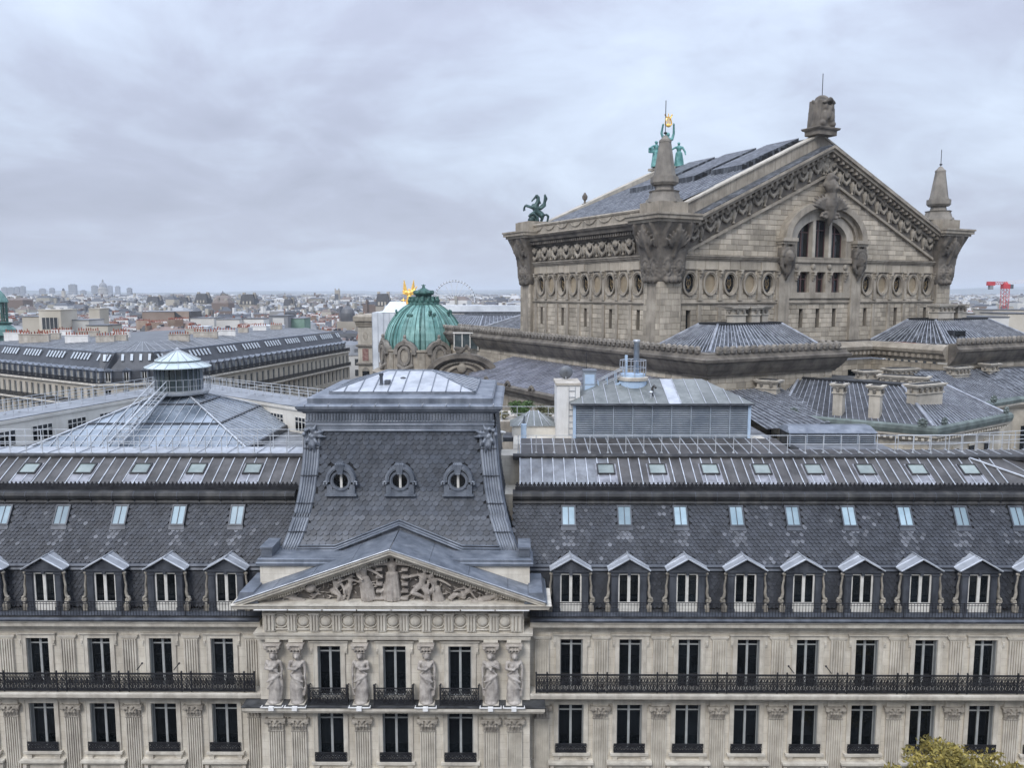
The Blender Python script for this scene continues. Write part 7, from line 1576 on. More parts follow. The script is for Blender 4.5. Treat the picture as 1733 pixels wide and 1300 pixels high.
# second wing further right
W2 = thing('opera_rear_wing', 'far pale stone wing of the opera with long lead roof and paired chimneys', 'building', (60,100,0))
b2 = lambda x,y,z: Vector((x-60,y-100,z)); w2 = [(52.2,97.0),(54.6,95.6),(63.5,102.0),(80,103)]
MB().sweep([(-0.4,0),(-0.4,ZE-1.2)], [(x-60,y-100) for x,y in w2], cap=False).obj('wall', M['annex_stone'], W2); MB().sweep([(-0.42,ZE-1.5),(0.1,ZE-1.2),(0.45,ZE-0.85),(0.5,ZE-0.62),(-0.4,ZE-0.6)], [(x-60,y-100) for x,y in w2]).obj('stone_cornice', M['otrim_pale2'], W2); MB().sweep([(-0.4,ZE-0.595),(0.52,ZE-0.59),(0.58,ZE-0.2),(0.3,ZE+0.1),(-0.4,ZE+0.12)], [(x-60,y-100) for x,y in w2]).obj('copper_gutter', M['gutter_green'], W2)
seamed_plane(b2(54.6,95.6,ZE+.1),b2(63.5,102,ZE+.1),b2(60.5,107.5,26),b2(53.5,104,26),18,'lead','lead_seam',0.045,W2); seamed_plane(b2(63.5,102,ZE+.1),b2(80,103,ZE+.1),b2(80,109,26),b2(60.5,107.5,26),26,'lead','lead_seam',0.045,W2); seamed_plane(b2(52.2,97,ZE+.1),b2(54.6,95.6,ZE+.1),b2(53.5,104,26),b2(51,104,26),5,'lead','lead_seam',0.045,W2)
MB().poly([b2(51,104,26),b2(53.5,104,26),b2(60.5,107.5,26),b2(80,109,26),b2(80,116,25.9),b2(51,112,25.9)]).obj('roof_flat', M['lead'], W2)
for px,top,Y,w in ((1622,621,104.5,3.0),(1676,615,107.5,1.9)): p = atY(px,top,Y); chimney(p.x-60,p.y-100,24.6,w,1.2,p.z-24.85,parent=W2,rz=0.5)
for k in range(3): MB().box(3.6+3.2*k,4.9+3.2*k,-0.1,0.0,16.5,19.5).obj('window', M['glass'], W2, (0.0,0.9,0), (0,0,0.05)); MB().box(4.2+3.2*k,5.6+3.2*k,-0.1,0.0,20.3,20.9).obj('attic_window', M['glass'], W2, (0.0,0.9,0), (0,0,0.05))
link('gutter_rosette', BO, W2, (-3.0,-3.9,ZE+0.5), (0,0,0.3))
# ================================================================== the slate-roofed corner block across the side street
LB = thing('corner_apartment_block', 'long cream stone corner block with black slate mansard, dormers and red chimney pots', 'building', (-68,146,0))
lo = Vector((-68,146))
dorm = MB(); dorm.box(-0.62,-0.42,-0.1,1.2,0,2.5); dorm.box(0.42,0.62,-0.1,1.2,0,2.5); dorm.box(-0.62,0.62,-0.12,1.4,2.5,2.68); dorm.pxz([(-0.78,2.68),(0.78,2.68),(0,3.25)],-0.35,1.8); dorm.box(-0.42,0.42,0.02,1.2,2.3,2.5); G_LD = dorm.mesh('dormer', M['zinc_mid'])
G_LDG = MB().box(-0.42,0.42,0.06,0.1,0.0,2.32).mesh('pane', M['glass']); f = MB(); f.box(-0.42,-0.34,0.0,0.07,0,2.3); f.box(0.34,0.42,0.0,0.07,0,2.3); f.box(-0.06,0.06,-0.01,0.07,0,2.3); f.box(-0.42,0.42,0.0,0.07,0,0.35); G_LDF = f.mesh('window_frame', M['paint_white'])
f = MB(); f.box(-0.5,-0.42,-0.04,0.05,0,1); f.box(0.42,0.5,-0.04,0.05,0,1); f.box(-0.05,0.05,-0.04,0.05,0,1); f.box(-0.5,0.5,-0.04,0.05,0.93,1); G_LW = f.mesh('window', M['paint_grey']); G_LWG = MB().box(-0.5,0.5,0.0,0.03,0,1).mesh('pane', M['glass'])
G_LS = MB().box(-0.22,0.22,-0.07,0.05,-0.15,1.2).mesh('roof_window', M['skyglass_w'])
def lwing(a, b, step, sky=True):
    a = Vector(a)-lo; b = Vector(b)-lo; d = b-a; L_ = d.length; rz = math.atan2(d.y,d.x); n = int(L_/step); st = L_/n
    T = lambda x,y,z: (a.x+x*math.cos(rz)-y*math.sin(rz), a.y+x*math.sin(rz)+y*math.cos(rz), z)
    loc = (a.x,a.y,0); rot = (0,0,rz); xs = [(k+0.5)*st for k in range(n)]
    holes = []
    for x in xs: holes += [(x-0.52,x+0.52,16.45,18.95),(x-0.52,x+0.52,12.6,15.4),(x-0.52,x+0.52,8.6,11.6)]
    w = MB(); wall_grid(w,0,L_,0,20.0,holes,0,0.3); w.obj('facade_wall', M['block_stone'], LB, loc, rot)
    for x in xs:
        for z, h in ((16.45,2.5),(12.6,2.8),(8.6,3.0)):
            o = link('window', G_LW, LB, T(x,0.22,z), rot, (1.04,1,h)); link('pane', G_LWG, o)
        o = link('dormer', G_LD, LB, T(x,0.75,20.1), rot, (1,1,0.80)); link('pane', G_LDG, o); link('window_frame', G_LDF, o)
        MB().box(x+st/2-0.28,x+st/2+0.28,-0.09,0.02,12.3,15.6).obj('pilaster', M['block_stone'], LB, loc, rot)
    MB().box(0,L_,-0.5,0.1,19.7,20.05).obj('cornice', M['stone_trim'], LB, loc, rot); MB().box(0,L_,-0.75,0.1,15.75,16.1).obj('balcony_slab', M['stone_trim'], LB, loc, rot)
    for z,o_ in ((20.06,-0.42),(16.1,-0.68)):
        r_ = MB(); r_.box(0,L_,o_-0.03,o_+0.03,z+0.86,z+0.92); r_.box(0,L_,o_-0.03,o_+0.03,z+0.02,z+0.08); k = int(L_/0.16)
        for i in range(k): r_.box(i*0.16,i*0.16+0.055,o_-0.02,o_+0.02,z+0.05,z+0.9)
        r_.obj('balcony_railing', M['iron'], LB, loc, rot)
    MB().pyz([(1.0,20.0),(1.3,22.1),(1.45,22.3),(3.4,25.3),(3.7,25.35),(3.7,20.0)],0,L_).obj('mansard', M['slate_block'], LB, loc, rot)
    MB().pyz([(1.22,22.05),(1.30,22.3),(1.5,22.36),(1.5,22.0)],0,L_).obj('zinc_moulding', M['zinc_dark'], LB, loc, rot); MB().pyz([(3.3,25.2),(3.3,25.45),(3.7,25.5),(3.7,25.2)],0,L_).obj('zinc_ridge', M['zinc_mid'], LB, loc, rot)
    sa = math.atan2(1.95,3.0)
    for k, x in enumerate(xs):
        if (k%4) == 3: continue
        for dx in (-st/4, st/4): link('roof_window', G_LS, LB, T(x+dx,2.30,24.0), (-sa,0,rz))
    return T
tA = lwing((-113,170.0),(-73,143.5),2.15); tB = lwing((-73,143.5),(-61.5,146.8),2.6); tC = lwing((-61.5,146.8),(-45.4,227),2.45)
# zinc top of the block and its chimney stacks with pots
top = [(-111,173),(-72.6,147.2),(-64.6,149.6),(-48.9,226),(-70,232),(-112,200)]
seamed_plane(*( [Vector((x-lo.x,y-lo.y,z)) for x,y,z in ((-111.5,174,25.3),(-72.5,147.2,25.3),(-75,163,26.3),(-108,186,26.3))] ), 26,'zinc_block','zinc_seam',0.05,LB); seamed_plane(*([Vector((x-lo.x,y-lo.y,z)) for x,y,z in ((-64.8,149.6,25.3),(-49.2,226,25.3),(-58,229,26.3),(-73,163,26.3))]),30,'zinc_block','zinc_seam',0.05,LB); seamed_plane(*([Vector((x-lo.x,y-lo.y,z)) for x,y,z in ((-72.5,147.2,25.3),(-64.8,149.6,25.3),(-73,163,26.3),(-75,163,26.3))]),6,'zinc_block','zinc_seam',0.05,LB)
MB().poly([(x-lo.x,y-lo.y,26.25) for x,y in ((-108,186),(-75,163),(-73,163),(-58,229),(-80,232))]).obj('inner_roof', M['zinc_block'], LB)
MB().add([(x-lo.x,y-lo.y,z) for z in (0,25.2) for x,y in top],[(i,(i+1)%6,6+(i+1)%6,6+i) for i in range(6)]).obj('rear_walls', M['block_stone'], LB)
G_POT = MB().lathe(0,0,[(0.15,0),(0.11,0.9),(0.15,1.0),(0.09,1.0)],7).mesh('chimney_pot', M['terracotta'])
def pot_stack(parent, x, y, z, w, d, h, rz, n, tone='brick', seed=0):
    q = random.Random(seed); c = MB().box(-w/2,w/2,-d/2,d/2,-1.2,h); c.box(-w/2-0.1,w/2+0.1,-d/2-0.1,d/2+0.1,h,h+0.14); o = c.obj('chimney_stack', M[tone], parent, (x,y,z), (0,0,rz))
    for k in range(n): link('chimney_pot', G_POT, o, (-w/2+(k+0.5)*w/n, q.uniform(-0.12,0.12), h+0.12), (0,0,0), (1,1,q.uniform(0.4,0.8)))
    return o
k = 0
for (px, Y, w, n) in ((28,178,5.5,9),(58,172,6.5,11),(82,176,5.0,8),(130,168,4.6,9),(178,166,3.6,7),(203,169,3.0,6),(205,182,4.0,7),(303,171,4.2,8),(348,182,5.2,9),(380,190,5.0,8),(330,197,4.5,8),(412,203,2.4,5),(440,215,3.5,6),(468,221,3.0,6),(150,186,4.6,9),(105,190,5.0,9)):
    p = atY(px,560,Y); pot_stack(LB, p.x-lo.x, Y-lo.y, 26.0, w, 0.8, 1.35, 0.05*(k%5)-0.1, n, 'brick' if k%3 else 'render_white', k); k += 1
# ================================================================== the city beyond
def house_parts(w, d, h, roof, seed, wallmat, roofmat):
    q = random.Random(seed); P = []
    m = MB(); m.box(-w/2,w/2,-d/2,d/2,0,h); P.append(('wall', m.mesh('wall', M[wallmat]), None))
    win = MB()
    for side in range(4):
        L_ = w if side%2 == 0 else d; nb = int(L_/2.6)
        for k in range(nb):
            x = -L_/2+(k+0.5)*L_/nb
            for z in (h-3.0,h-6.2,h-9.4):
                b = MB().box(x-0.5,x+0.5,-0.06,0.05,z,z+1.9); a = side*math.pi/2; off = (d if side%2 == 0 else w)/2
                win.add([((vx*math.cos(a)-(vy-off)*math.sin(a)),(vx*math.sin(a)+(vy-off)*math.cos(a)),vz) for vx,vy,vz in b.v], b.f)
    P.append(('windows', win.mesh('windows', M['glass_far']), 'stuff'))
    r = MB()
    if roof == 0: r.taper(-w/2-0.2,w/2+0.2,-d/2-0.2,d/2+0.2,h,h+3.0,1.4,1.4); r.taper(-w/2+1.2,w/2-1.2,-d/2+1.2,d/2-1.2,h+3.0,h+4.0,w*0.2,d*0.32)
    elif roof == 1: r.taper(-w/2-0.2,w/2+0.2,-d/2-0.2,d/2+0.2,h,h+1.6,w*0.18,d*0.40)
    elif roof == 2: r.box(-w/2-0.1,w/2+0.1,-d/2-0.1,d/2+0.1,h,h+0.5); r.box(-w/4,w/8,-d/4,d/4,h+0.5,h+2.6)
    else: r.taper(-w/2-0.2,w/2+0.2,-d/2-0.2,d/2+0.2,h,h+4.2,0.9,d*0.22); r.box(-w/2+0.9,w/2-0.9,-d*0.27,d*0.27,h+4.2,h+4.5)
    P.append(('roof', r.mesh('roof', M[roofmat]), None))
    if roof in (0,3):
        s = MB(); nb = int(w/2.4)
        for k in range(nb):
            x = -w/2+(k+0.5)*w/nb
            for sg in (-1,1): s.box(x-0.55,x+0.55,sg*(d/2-0.5)-0.35,sg*(d/2-0.5)+0.35,h+0.2,h+1.9); 
        P.append(('dormers', s.mesh('dormers', M['city_roof']), 'stuff'))
    rt = {0:4.0,1:1.6,2:0.5,3:4.5}[roof]
    for k in range(2 if roof != 2 else 1):
        c = MB(); x = -w/2+0.4 if k else w/2-0.4; l = d*q.uniform(0.35,0.7); y = q.uniform(-0.15,0.15)*d; zt = h+rt+q.uniform(0.3,1.3)
        c.box(x-0.35,x+0.35,y-l/2,y+l/2,h-0.5,zt); P.append(('chimney_wall', c.mesh('chimney_wall', M['brick_far' if q.random() < 0.5 else 'render_white']), None))
        p = MB(); nn = int(l/0.5)
        for i in range(nn): yy = y-l/2+(i+0.5)*l/nn; hh = q.uniform(0.4,0.8); p.taper(x-0.14,x+0.14,yy-0.14,yy+0.14,zt,zt+hh,0.04,0.04)
        P.append(('chimney_pots', p.mesh('chimney_pots', M['terracotta']), 'stuff'))
    cl = MB()
    for k in range(9): cx_, cy_ = q.uniform(-w*0.3,w*0.3), q.uniform(-d*0.25,d*0.25); a_ = q.uniform(0.3,1.1); cl.box(cx_-a_/2,cx_+a_/2,cy_-a_,cy_+a_,h+0.3,h+rt+q.uniform(-0.3,0.9)) 
    P.append(('roof_clutter', cl.mesh('roof_clutter', M['city_clutter']), 'stuff'))
    return P
KINDS = []
defs = [(16,13,17.5,0,'wide mansard house'),(14,12,18.5,1,'low-pitched house'),(20,12,17,0,'long mansard house'),(12,14,19,1,'narrow low-pitched house'),(18,14,18,2,'flat-roofed block with rooftop hut'),(22,13,16.5,3,'broad steep-roofed house'),(13,12,20,0,'narrow mansard house'),(15,15,15.5,1,'squat square house')]
for i,(w,d,h,r,lb) in enumerate(defs): KINDS.append((house_parts(w,d,h,r,100+i,'city_wall','city_roof'), lb, w, d))
WALLS = [('white',(1.0,1.0,1.0,1)),('cream',(0.84,0.77,0.64,1)),('beige',(0.64,0.56,0.44,1)),('brown',(0.38,0.29,0.23,1)),('grey',(0.55,0.56,0.58,1))]
ROOFS = [('pale grey',(1.25,1.27,1.3,1)),('dark slate',(0.30,0.32,0.38,1)),('mid grey',(0.75,0.77,0.8,1)),('rusty brown',(0.75,0.52,0.42,1)),('nearly black',(0.20,0.205,0.22,1))]
def blocked(X, Y, r):
    p = loc2(X,Y)
    if -26-r < p.x < 95+r and -45 < p.y < 118+r: return True                       # opera
    if Y < 236 and X > -118 and X < -40+r and Y < 150+ (X+118)*1.3+ 40: 
        if Y < 240: return True
    if -44-r*0.6 < X+ (Y-150)*-0.2 + 0 < -18 and Y < 330 and False: return True
    # the side street running south along the opera
    xs = -61.5+(Y-146.8)*0.2008
    if -2 < X-xs < 19 and Y < 420: return True
    return False
placed = 0; q = random.Random(77); cells = []
Y = 232.0
while Y < 760 and placed < 300:
    for lo_f, hi_f in ((-0.66,-0.13),(0.50,0.68)):
        X = lo_f*Y
        while X < hi_f*Y and placed < 300:
            k = q.randrange(8); parts, lb, w, d = KINDS[k]
            if not blocked(X, Y, 9):
                cells.append((X+q.uniform(-1.5,1.5), Y+q.uniform(-2.5,2.5), k)); placed += 1
            X += w*q.uniform(0.96,1.25)
    Y += 15.5 + (Y-232)*0.014
for X, Y, k in cells:
    parts, lb, w, d = KINDS[k]; rz = q.choice((0,math.pi/2,0,math.pi))+0.18+q.uniform(-.06,.06); s = q.uniform(0.9,1.10)
    wn, wc = q.choice(WALLS[:3]+WALLS); rn, rc = q.choice(ROOFS)
    t = thing('city_house', '%s-walled %s with %s roof among the city rooftops' % (wn, lb, rn), 'house', (X,Y,0), rz, '%s %ss with %s roofs' % (wn, lb, rn))
    for nm, me, kd in parts:
        o = link(nm, me, t, (0,0,0), (0,0,0), (1,1,s), kd)
        if nm == 'wall': o.color = wc
        if nm in ('roof','dormers'): o.color = rc
# far rooftops that read as one mass
def far_city():
    vs = []; fs = []; mi = []; q = random.Random(5)
    def bx(x,y,w,d,h,rz,rh,kind):
        c,s = math.cos(rz),math.sin(rz); o = len(vs)
        for z,ix in ((0,0),(h,0),(h+rh,min(w,d)*0.28)):
            for a,b in ((-w/2+ix,-d/2+ix),(w/2-ix,-d/2+ix),(w/2-ix,d/2-ix),(-w/2+ix,d/2-ix)): vs.append((x+a*c-b*s,y+a*s+b*c,z))
        for k in range(4): fs.append((o+k,o+(k+1)%4,o+4+(k+1)%4,o+4+k)); mi.append(0)
        o2 = len(vs)
        for j in range(4,12): vs.append(vs[o+j])
        for k in range(4): fs.append((o2+k,o2+(k+1)%4,o2+4+(k+1)%4,o2+4+k)); mi.append(1)
        fs.append((o2+4,o2+5,o2+6,o2+7)); mi.append(1)
    Y = 765.0
    while Y < 8200:
        stp = 17 + (Y-760)*0.011
        for lo_f, hi_f in ((-0.68,0.05),(0.47,0.70)):
            X = lo_f*Y
            while X < hi_f*Y:
                w = q.uniform(0.7,1.5)*(13+(Y-760)*0.007); h = q.uniform(14,21)+ (q.random() < 0.06)*q.uniform(3,10)
                bx(X, Y+q.uniform(-5,5), w, q.uniform(10,16)+(Y-760)*0.004, h, q.uniform(-.35,.35), q.uniform(0.4,4.5), 0)
                for _ in range(2): bx(X+q.uniform(-w/3,w/3), Y+q.uniform(-4,4), q.uniform(0.8,3), q.uniform(3,7), h+q.uniform(3,6.5), q.uniform(-.35,.35), 0.2, 1)
                X += w*q.uniform(1.0,1.5)
        Y += stp
    me = bpy.data.meshes.new('distant_city'); me.from_pydata(vs,[],fs); me.materials.append(M['far_walls']); me.materials.append(M['far_roofs']); me.polygons.foreach_set('material_index', mi); me.update()
    o = link('distant_city', me); o['kind'] = 'stuff'; tag(o, 'hazy sea of pale walls and grey roofs reaching to the horizon', 'city'); print('far faces', len(fs))
far_city()
# ================================================================== single buildings that stand out of the city
def tower(px, top, wpx, Y, label, mat='tower_grey', d=18):
    p = atY(px, top, Y); w = wpx/F_PX*Y; t = thing('tower_block', label, 'tower', (p.x, Y, 0))
    MB().box(-w/2,w/2,-d/2,d/2,0,p.z).obj('shaft', M[mat], t); b = MB(); nf = int(p.z/9)
    for k in range(nf): b.box(-w/2-0.3,w/2+0.3,-d/2-0.3,d/2+0.3,p.z-9*k-6,p.z-9*k-3.2)
    b.obj('window_bands', M['tower_dark'], t); MB().box(-w*0.3,w*0.3,-d*0.3,d*0.3,p.z,p.z+3.5).obj('rooftop_plant', M['tower_dark'], t)
for a in ((8,487,9,4600,'hazy tower at the outer end of the far cluster of four'),(18.5,487,9,4600,'hazy tower second from the outer end of the four-tower cluster'),(29,486,8,4700,'hazy tower third in the far cluster of four'),(38.5,485,7,4700,'slim hazy tower ending the far cluster of four'),(34,496,14,4300,'low broad hazy slab before the cluster of towers'),
          (72,489,9,4800,'squat hazy tower between the cluster and the church spire'),(88,488,7,5000,'pale hazy tower near the distant church spire'),(123,482,12,4200,'tallest dark isolated tower on the skyline'),(141,492,8,4400,'low grey tower between the isolated tower and the great dome'),
          (160,484,9,4300,'brownish tower standing just before the great domed monument'),(186,484,7,5400,'very pale tower just past the great domed monument'),(199,485,7,5200,'pale slim tower beyond the great dome'),(219,488,7,4200,'dark slim tower well beyond the great dome')): tower(*a)
# great domed monument on its hill
p = atY(175,500,3000); PT = thing('domed_monument', 'great colonnaded dome with lantern rising above the far rooftops', 'monument', (p.x,3000,0)); k = 3000/F_PX
MB().box(-26,26,-20,20,0,30).obj('body', M['tower_pale'], PT); MB().lathe(0,0,[(16,28),(16,38),(19,38),(19,40),(13.5,40),(13.5,52),(17,52),(17.5,54),(14,54),(14,57)],28).obj('drum', M['tower_pale'], PT); MB().lathe(0,0,[(13.6,57),(13.2,62),(11.6,67),(8.6,71),(4.0,74),(3.4,75)],28).obj('dome', M['tower_grey'], PT)
for i in range(24): a = i*math.pi/12; MB().lathe(16.4*math.cos(a),16.4*math.sin(a),[(0.9,40),(0.9,52)],6).obj('column', M['tower_pale'], PT)
MB().lathe(0,0,[(3.2,75),(3.2,81),(2.0,83),(0.4,87)],10).obj('lantern', M['tower_grey'], PT)
# smaller domes, spires, dark-roofed pavilions
def dome_church(px, top, wpx, Y, label, mat='slate_far'):
    p = atY(px,top,Y); r = wpx/F_PX*Y/2; t = thing('church_dome', label, 'dome', (p.x,Y,0)); z = p.z
    MB().box(-r*1.3,r*1.3,-r,r,0,z-r*2.6).obj('body', M['wall_beige'], t); MB().lathe(0,0,[(r,z-r*2.7),(r,z-r*1.9),(r*0.96,z-r*1.5),(r*0.75,z-r*0.95),(r*0.3,z-r*0.6),(r*0.15,z-r*0.5),(r*0.12,z-r*0.15),(0.1,z)],18).obj('dome', M[mat], t)
dome_church(377,492,9,1900,'small grey dome on the skyline past the dark pavilions'); dome_church(588,511,25,330,'ribbed grey glass dome over the avenue block','zinc_far2'); dome_church(72+35,487,4,2600,'thin church spire beside the tallest tower')
def pavilion(px, top, wpx, Y, label, h=11):
    p = atY(px,top,Y); w = wpx/F_PX*Y; t = thing('palace_pavilion', label, 'building', (p.x,Y,0)); z = p.z
    MB().box(-w/2,w/2,-9,9,0,z-h).obj('wall', M['wall_beige'], t); MB().taper(-w/2-0.5,w/2+0.5,-9.5,9.5,z-h,z,w*0.17,3).obj('roof', M['slate_far'], t)
    for s in (-1,1): MB().box(s*w*0.36-1.2,s*w*0.36+1.2,-2,2,z-h,z+1.8).obj('chimney', M['wall_beige'], t); 
    for kk in (-1,0,1): MB().box(kk*w*0.24-0.8,kk*w*0.24+0.8,-9.7,-8.5,z-h+0.5,z-h+3.5).obj('dormer', M['wall_cream'], t)
for a in ((262,502,22,1020,'dark mansard pavilion first of the palace row'),(310,503,24,1000,'dark mansard pavilion second of the palace row'),(344,497,21,960,'tall dark mansard pavilion third of the palace row'),(422,498,24,900,'dark mansard pavilion with square chimneys fourth of the palace row'),(490,506,15,880,'small dark mansard pavilion at the end of the palace row'),(649,497,22,760,'dark roof between two stone chimney towers behind the scaffold wrap')): pavilion(*a)
# long palace range
p = atY(700,522,900); PR = thing('palace_range', 'long low palace wing with pale roof behind the opera', 'building', (p.x,900,0)); MB().box(-140,150,-8,8,0,p.z-3).obj('wall', M['wall_cream'], PR); MB().taper(-140,150,-8.5,8.5,p.z-3,p.z+1,2,5).obj('roof', M['zinc_far'], PR)
# stair tower under scaffolding
p = atY(571,489,1500); TS = thing('stone_church_tower', 'square stone church tower half wrapped in dark scaffold', 'tower', (p.x,1500,0)); MB().box(-4.2,4.2,-4,4,0,p.z-2).obj('shaft', M['wall_beige'], TS); MB().box(-4.5,2.5,-4.4,4.4,p.z-22,p.z-9).obj('scaffold', M['tower_dark'], TS)
for s in (-1,1): MB().box(s*3.4-0.8,s*3.4+0.8,-4,-2.6,p.z-2,p.z+1).obj('pinnacle', M['wall_beige'], TS)
# ferris wheel
FW = thing('ferris_wheel', 'white spoked ferris wheel standing beyond the green dome', 'ferris wheel', (atY(769,512,1000).x,1000,0)); cz, rw = 26.0, 24.6
ring = MB()
for o in (-1.6,1.6): ring.tube([(rw*math.cos(R(t)),o,cz+rw*math.sin(R(t))) for t in range(0,361,6)],0.5,5)
ring.obj('rim', M['wheel_white'], FW)
for i in range(18):
    a = i*math.pi/9
    for o in (-1.6,1.6): MB().tube([(0,o*0.6,cz),(rw*math.cos(a),o,cz+rw*math.sin(a))],0.30,4).obj('spoke', M['wheel_white'], FW)
for i in range(42): a = i*math.pi/21; MB().lathe(0,0,[(0.4,1.2),(1.1,0.8),(1.1,-0.9),(0.6,-1.2)],8).obj('gondola', M['tower_dark'], FW, ((rw+0.5)*math.cos(a),0,cz+(rw+0.5)*math.sin(a)-0.4))
for s in (-1,1):
    for o in (-3.5,3.5): MB().tube([(0,o*0.5,cz),(s*11,o*1.6,0)],0.55,6).obj('leg', M['wheel_white'], FW)
MB().lathe(0,0,[(1.6,-2.2),(1.6,2.2)],12).move(lambda x,y,z:(x,z,y+cz)).obj('hub', M['wheel_white'], FW)
# tower crane
CRp = atY(1702,478,460); CR = thing('tower_crane', 'red and white tower crane with counterweight above the right rooftops', 'crane', (CRp.x,460,0)); zt = CRp.z-1.5
def lattice(m, a, b, s, n, r=0.14):
    a, b = Vector(a), Vector(b); d = (b-a).normalized(); u = d.cross(Vector((0,1,0))).normalized() if abs(d.y) < 0.9 else Vector((1,0,0)); v = d.cross(u)
    cs = [u*s*i+v*s*j for i,j in ((-1,-1),(1,-1),(1,1),(-1,1))]
    for c in cs: m.tube([a+c,b+c], r, 4)
    for k in range(n):
        p0, p1 = a.lerp(b,k/n), a.lerp(b,(k+1)/n)
        for i in range(4): m.tube([p0+cs[i],p1+cs[(i+1)%4]], r*0.7, 4)
m = MB(); lattice(m,(0,0,8),(0,0,zt-2),1.5,14); m.obj('mast', M['crane_red'], CR)
m = MB(); lattice(m,(-1,0,zt+1.2),(22,0,zt+3.2),0.7,14,0.12); m.obj('jib', M['crane_white'], CR); m = MB(); lattice(m,(0,0,zt+1.0),(-8,0,zt+1.2),0.7,6,0.14); m.obj('counter_jib', M['crane_red'], CR)
MB().box(-10.2,-6.3,-1,1,zt-0.2,zt+2.0).obj('counterweight', M['crane_red'], CR); MB().box(-9.2,-7.2,-0.9,0.9,zt-2.4,zt-0.2).obj('ballast_block', M['tower_grey'], CR); MB().box(-1.9,1.9,-1.5,1.5,zt-2.0,zt+0.6).obj('slewing_platform', M['crane_red'], CR); MB().box(2.2,4.0,-0.9,0.9,zt-2.0,zt+0.4).obj('cab', M['tower_dark'], CR); MB().taper(-1.2,1.2,-1.0,1.0,zt+0.6,zt+2.0,0.8,0.5).obj('head', M['crane_red'], CR)
# blocks among the nearer roofs
def blockb(x0,x1,top,Y,depth,label,wm,rm='zinc_far',cat='building',zb=0,extra=None,name='city_building'):
    a = atY(x0,top,Y); b = atY(x1,top,Y); t = thing(name, label, cat, ((a.x+b.x)/2,Y,0)); w = b.x-a.x
    MB().box(-w/2,w/2,0,depth,zb,a.z-0.25).obj('wall', M[wm], t); MB().box(-w/2-0.15,w/2+0.15,-0.15,depth+0.15,a.z-0.25,a.z).obj('roof', M[rm], t)
    return t, w, a.z
t,w,z = blockb(65,102,524,236,9,'cream rooftop tower with one wide grille window','wall_cream','wall_cream'); MB().box(-w*0.36,w*0.36,-0.1,0.1,z-5.6,z-2.3).obj('window', M['glass_far'], t)
for kk in range(5): MB().box(-w*0.36+w*0.18*kk-0.07,-w*0.36+w*0.18*kk+0.07,-0.2,-0.05,z-5.6,z-2.3).obj('mullion', M['tower_pale'], t)
blockb(37,66,535,240,7,'low cream wall beside the rooftop tower','wall_cream'); blockb(102,150,541,242,9,'pale flat-roofed wing right of the rooftop tower','wall_white'); blockb(150,168,522,262,6,'narrow cream stair tower without windows','wall_cream','wall_cream'); blockb(146,182,550,226,8,'blank cream box before the narrow stair tower','wall_cream')
t,w,z = blockb(240,295,527,345,14,'brown brick building with long blank wall','wall_brick'); t2,w2_,z2 = blockb(296,320,527,345,14,'dark glass wedge beside the brown brick building','glass_far'); MB().add([(-w2_/2,-0.2,z2),(w2_/2,-0.2,z2),(w2_/2,-0.2,z2-4.5)],[(0,1,2)]).obj('gable_wedge', M['wall_brick'], t2)
t,w,z = blockb(455,487,534,262,8,'dark grey plant hut with pale hatch','tower_grey','zinc_far2'); MB().box(-w*0.3,w*0.3,-0.1,0.05,z-3.2,z-0.8).obj('hatch', M['wall_white'], t); t,w,z = blockb(487,515,538,266,8,'green-sided sloping plant hut','wall_green','zinc_far'); blockb(425,472,551,243,6,'white flat rooftop canopy','tarp','tarp'); blockb(330,352,552,232,3,'white arched rooftop shelter','tarp','tarp')
for x0,x1,tp,Y,lb in ((322,362,538,330,'grey-topped house with white gable first of the zinc row'),(366,405,540,322,'zinc-roofed house second of the row beyond the brown building'),(410,446,539,326,'zinc-roofed house last of the row before the plant hut')): blockb(x0,x1,tp,Y,12,lb,'wall_white','zinc_far2')
for x0,x1,tp,Y,lb in ((1640,1668,541,205,'low cream wall beyond the right lead roof'),(1660,1708,536,215,'white-walled house beyond the right lead roof'),(1706,1760,530,235,'brown-roofed house beneath the crane'),(1615,1650,530,260,'long grey flat roof left of the crane'),(1680,1760,524,330,'dark long-roofed hall beyond the crane foot')): blockb(x0,x1,tp,Y,14,lb,'wall_white' if 'white' in lb else 'wall_cream','zinc_far2')
# avenue building beyond the side street
AV = thing('avenue_building', 'cream avenue building with grey mansard facing the opera flank', 'building', (-27,262,0), 1.37)
for nm, me, kd in house_parts(52,16,20.5,0,55,'wall_cream','slate_far'): link(nm, me, AV, kind=kd)
AV2 = thing('avenue_corner_building', 'second cream avenue building with zinc mansard further down the street', 'building', (-13,330,0), 1.37)
for nm, me, kd in house_parts(64,16,20.0,0,56,'wall_beige','zinc_far'): link(nm, me, AV2, kind=kd)
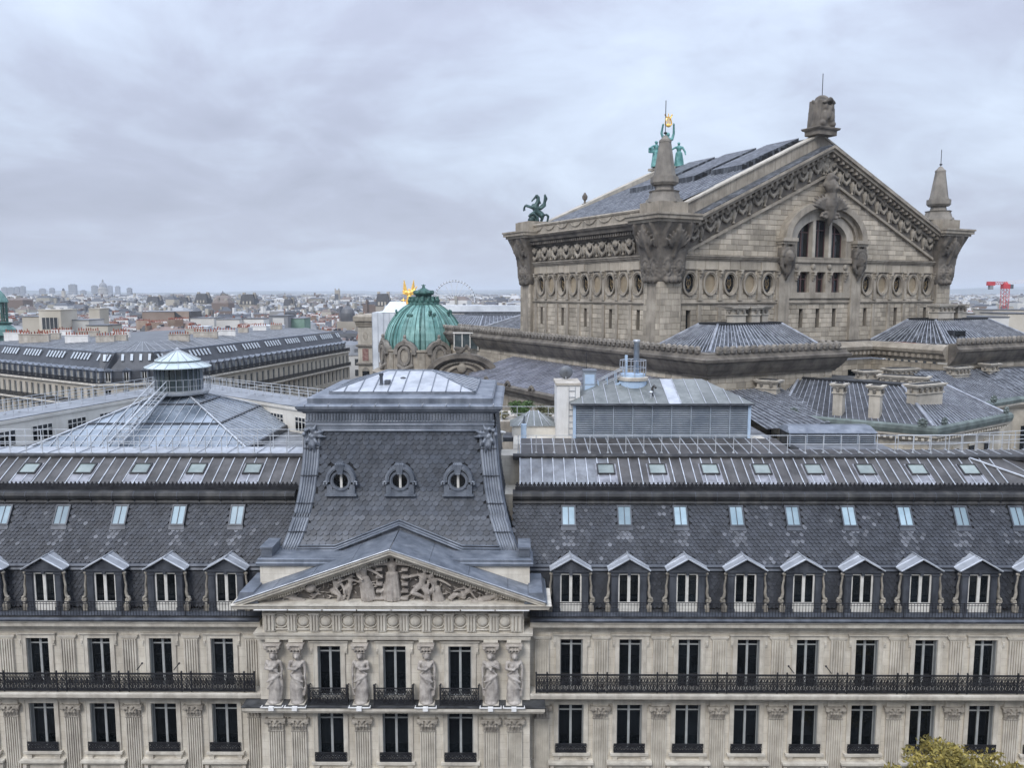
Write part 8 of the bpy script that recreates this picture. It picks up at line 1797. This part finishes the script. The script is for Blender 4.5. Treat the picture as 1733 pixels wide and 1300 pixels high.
# green copper cupola at the left edge
p = atY(-3,492,205); CU = thing('copper_cupola', 'green copper cupola with open arcade at the picture edge building', 'cupola', (p.x,205,0)); z = p.z
MB().lathe(0,0,[(2.6,0),(2.6,z-11.5),(3.6,z-11),(3.4,z-9.6),(2.2,z-8.4),(2.0,z-8)],16).obj('base', M['copper'], CU); MB().lathe(0,0,[(1.9,z-3.0),(2.1,z-2.8),(1.9,z-2.2),(1.3,z-1.0),(0.5,z),(0.12,z+0.5),(0.05,z+2)],16).obj('cap', M['copper'], CU); MB().lathe(0,0,[(2.5,z-8.2),(2.6,z-7.9),(1.3,z-7.7)],16).obj('balcony', M['copper_dark'], CU)
for k in range(8): a = k*math.pi/4; MB().lathe(1.6*math.cos(a),1.6*math.sin(a),[(0.22,z-7.9),(0.22,z-2.9)],7).obj('column', M['copper_dark'], CU)
# ================================================================== plane trees on the boulevard pavement
def boulevard_tree(label, x, y, h, r, seed):
    q = random.Random(seed); t = thing('plane_tree', label, 'tree', (x,y,0.14), 0, 'trees on the boulevard pavement')
    tr = MB(); tr.tube([(0,0,0),(0.05,0,h*0.3),(0.1,0.05,h*0.55),(0.0,0,h*0.8)],0.24,8,0.08); lim = []
    for k in range(11):
        a = k*2.4; z0 = h*q.uniform(0.38,0.7); e = (r*0.75*math.cos(a), r*0.75*math.sin(a), z0+h*q.uniform(0.12,0.3)); tr.tube([(0.08,0.03,z0),(e[0]*0.5,e[1]*0.5,z0+(e[2]-z0)*0.6),e],0.08,5,0.025); lim.append(e)
    tr.obj('trunk', M['bark'], t)
    c = MB()
    for e in lim+[(0,0,h*0.9),(0.5,0.2,h*0.84),(-0.5,-0.3,h*0.86)]:
        for j in range(5):
            cc = (e[0]+q.gauss(0,.45), e[1]+q.gauss(0,.45), min(h-0.3,e[2]+q.gauss(0,.5))); leaf_cloud(c, cc, (0.62,0.62,0.5), 130, 0.13, q.randrange(9999))
    c.obj('crown', M['leaf_autumn'], t)
p = atY(1606,1243,39.5); boulevard_tree('yellowing plane tree in front of the bank windows', p.x, 39.5, p.z-0.1, 2.4, 3)
p = atY(1716,1291,39.5); boulevard_tree('second lower plane tree further along the pavement', p.x, 39.5, p.z-0.1, 2.3, 9)
# ================================================================== haze
hz = MB().box(-15500,15500,-2900,18000,-1.5,160).obj('haze', None); hz['kind'] = 'stuff'; tag(hz, 'thin pale blue haze in the air over the city', 'haze')
hm = bpy.data.materials.new('haze'); hm.use_nodes = True; nt = hm.node_tree; nt.nodes.clear(); o = nt.nodes.new('ShaderNodeOutputMaterial'); v = nt.nodes.new('ShaderNodeVolumePrincipled')
v.inputs['Color'].default_value = (0.86,0.92,1.0,1); v.inputs['Density'].default_value = 0.000105; v.inputs['Anisotropy'].default_value = 0.0; nt.links.new(v.outputs[0], o.inputs['Volume']); hz.data.materials.append(hm)
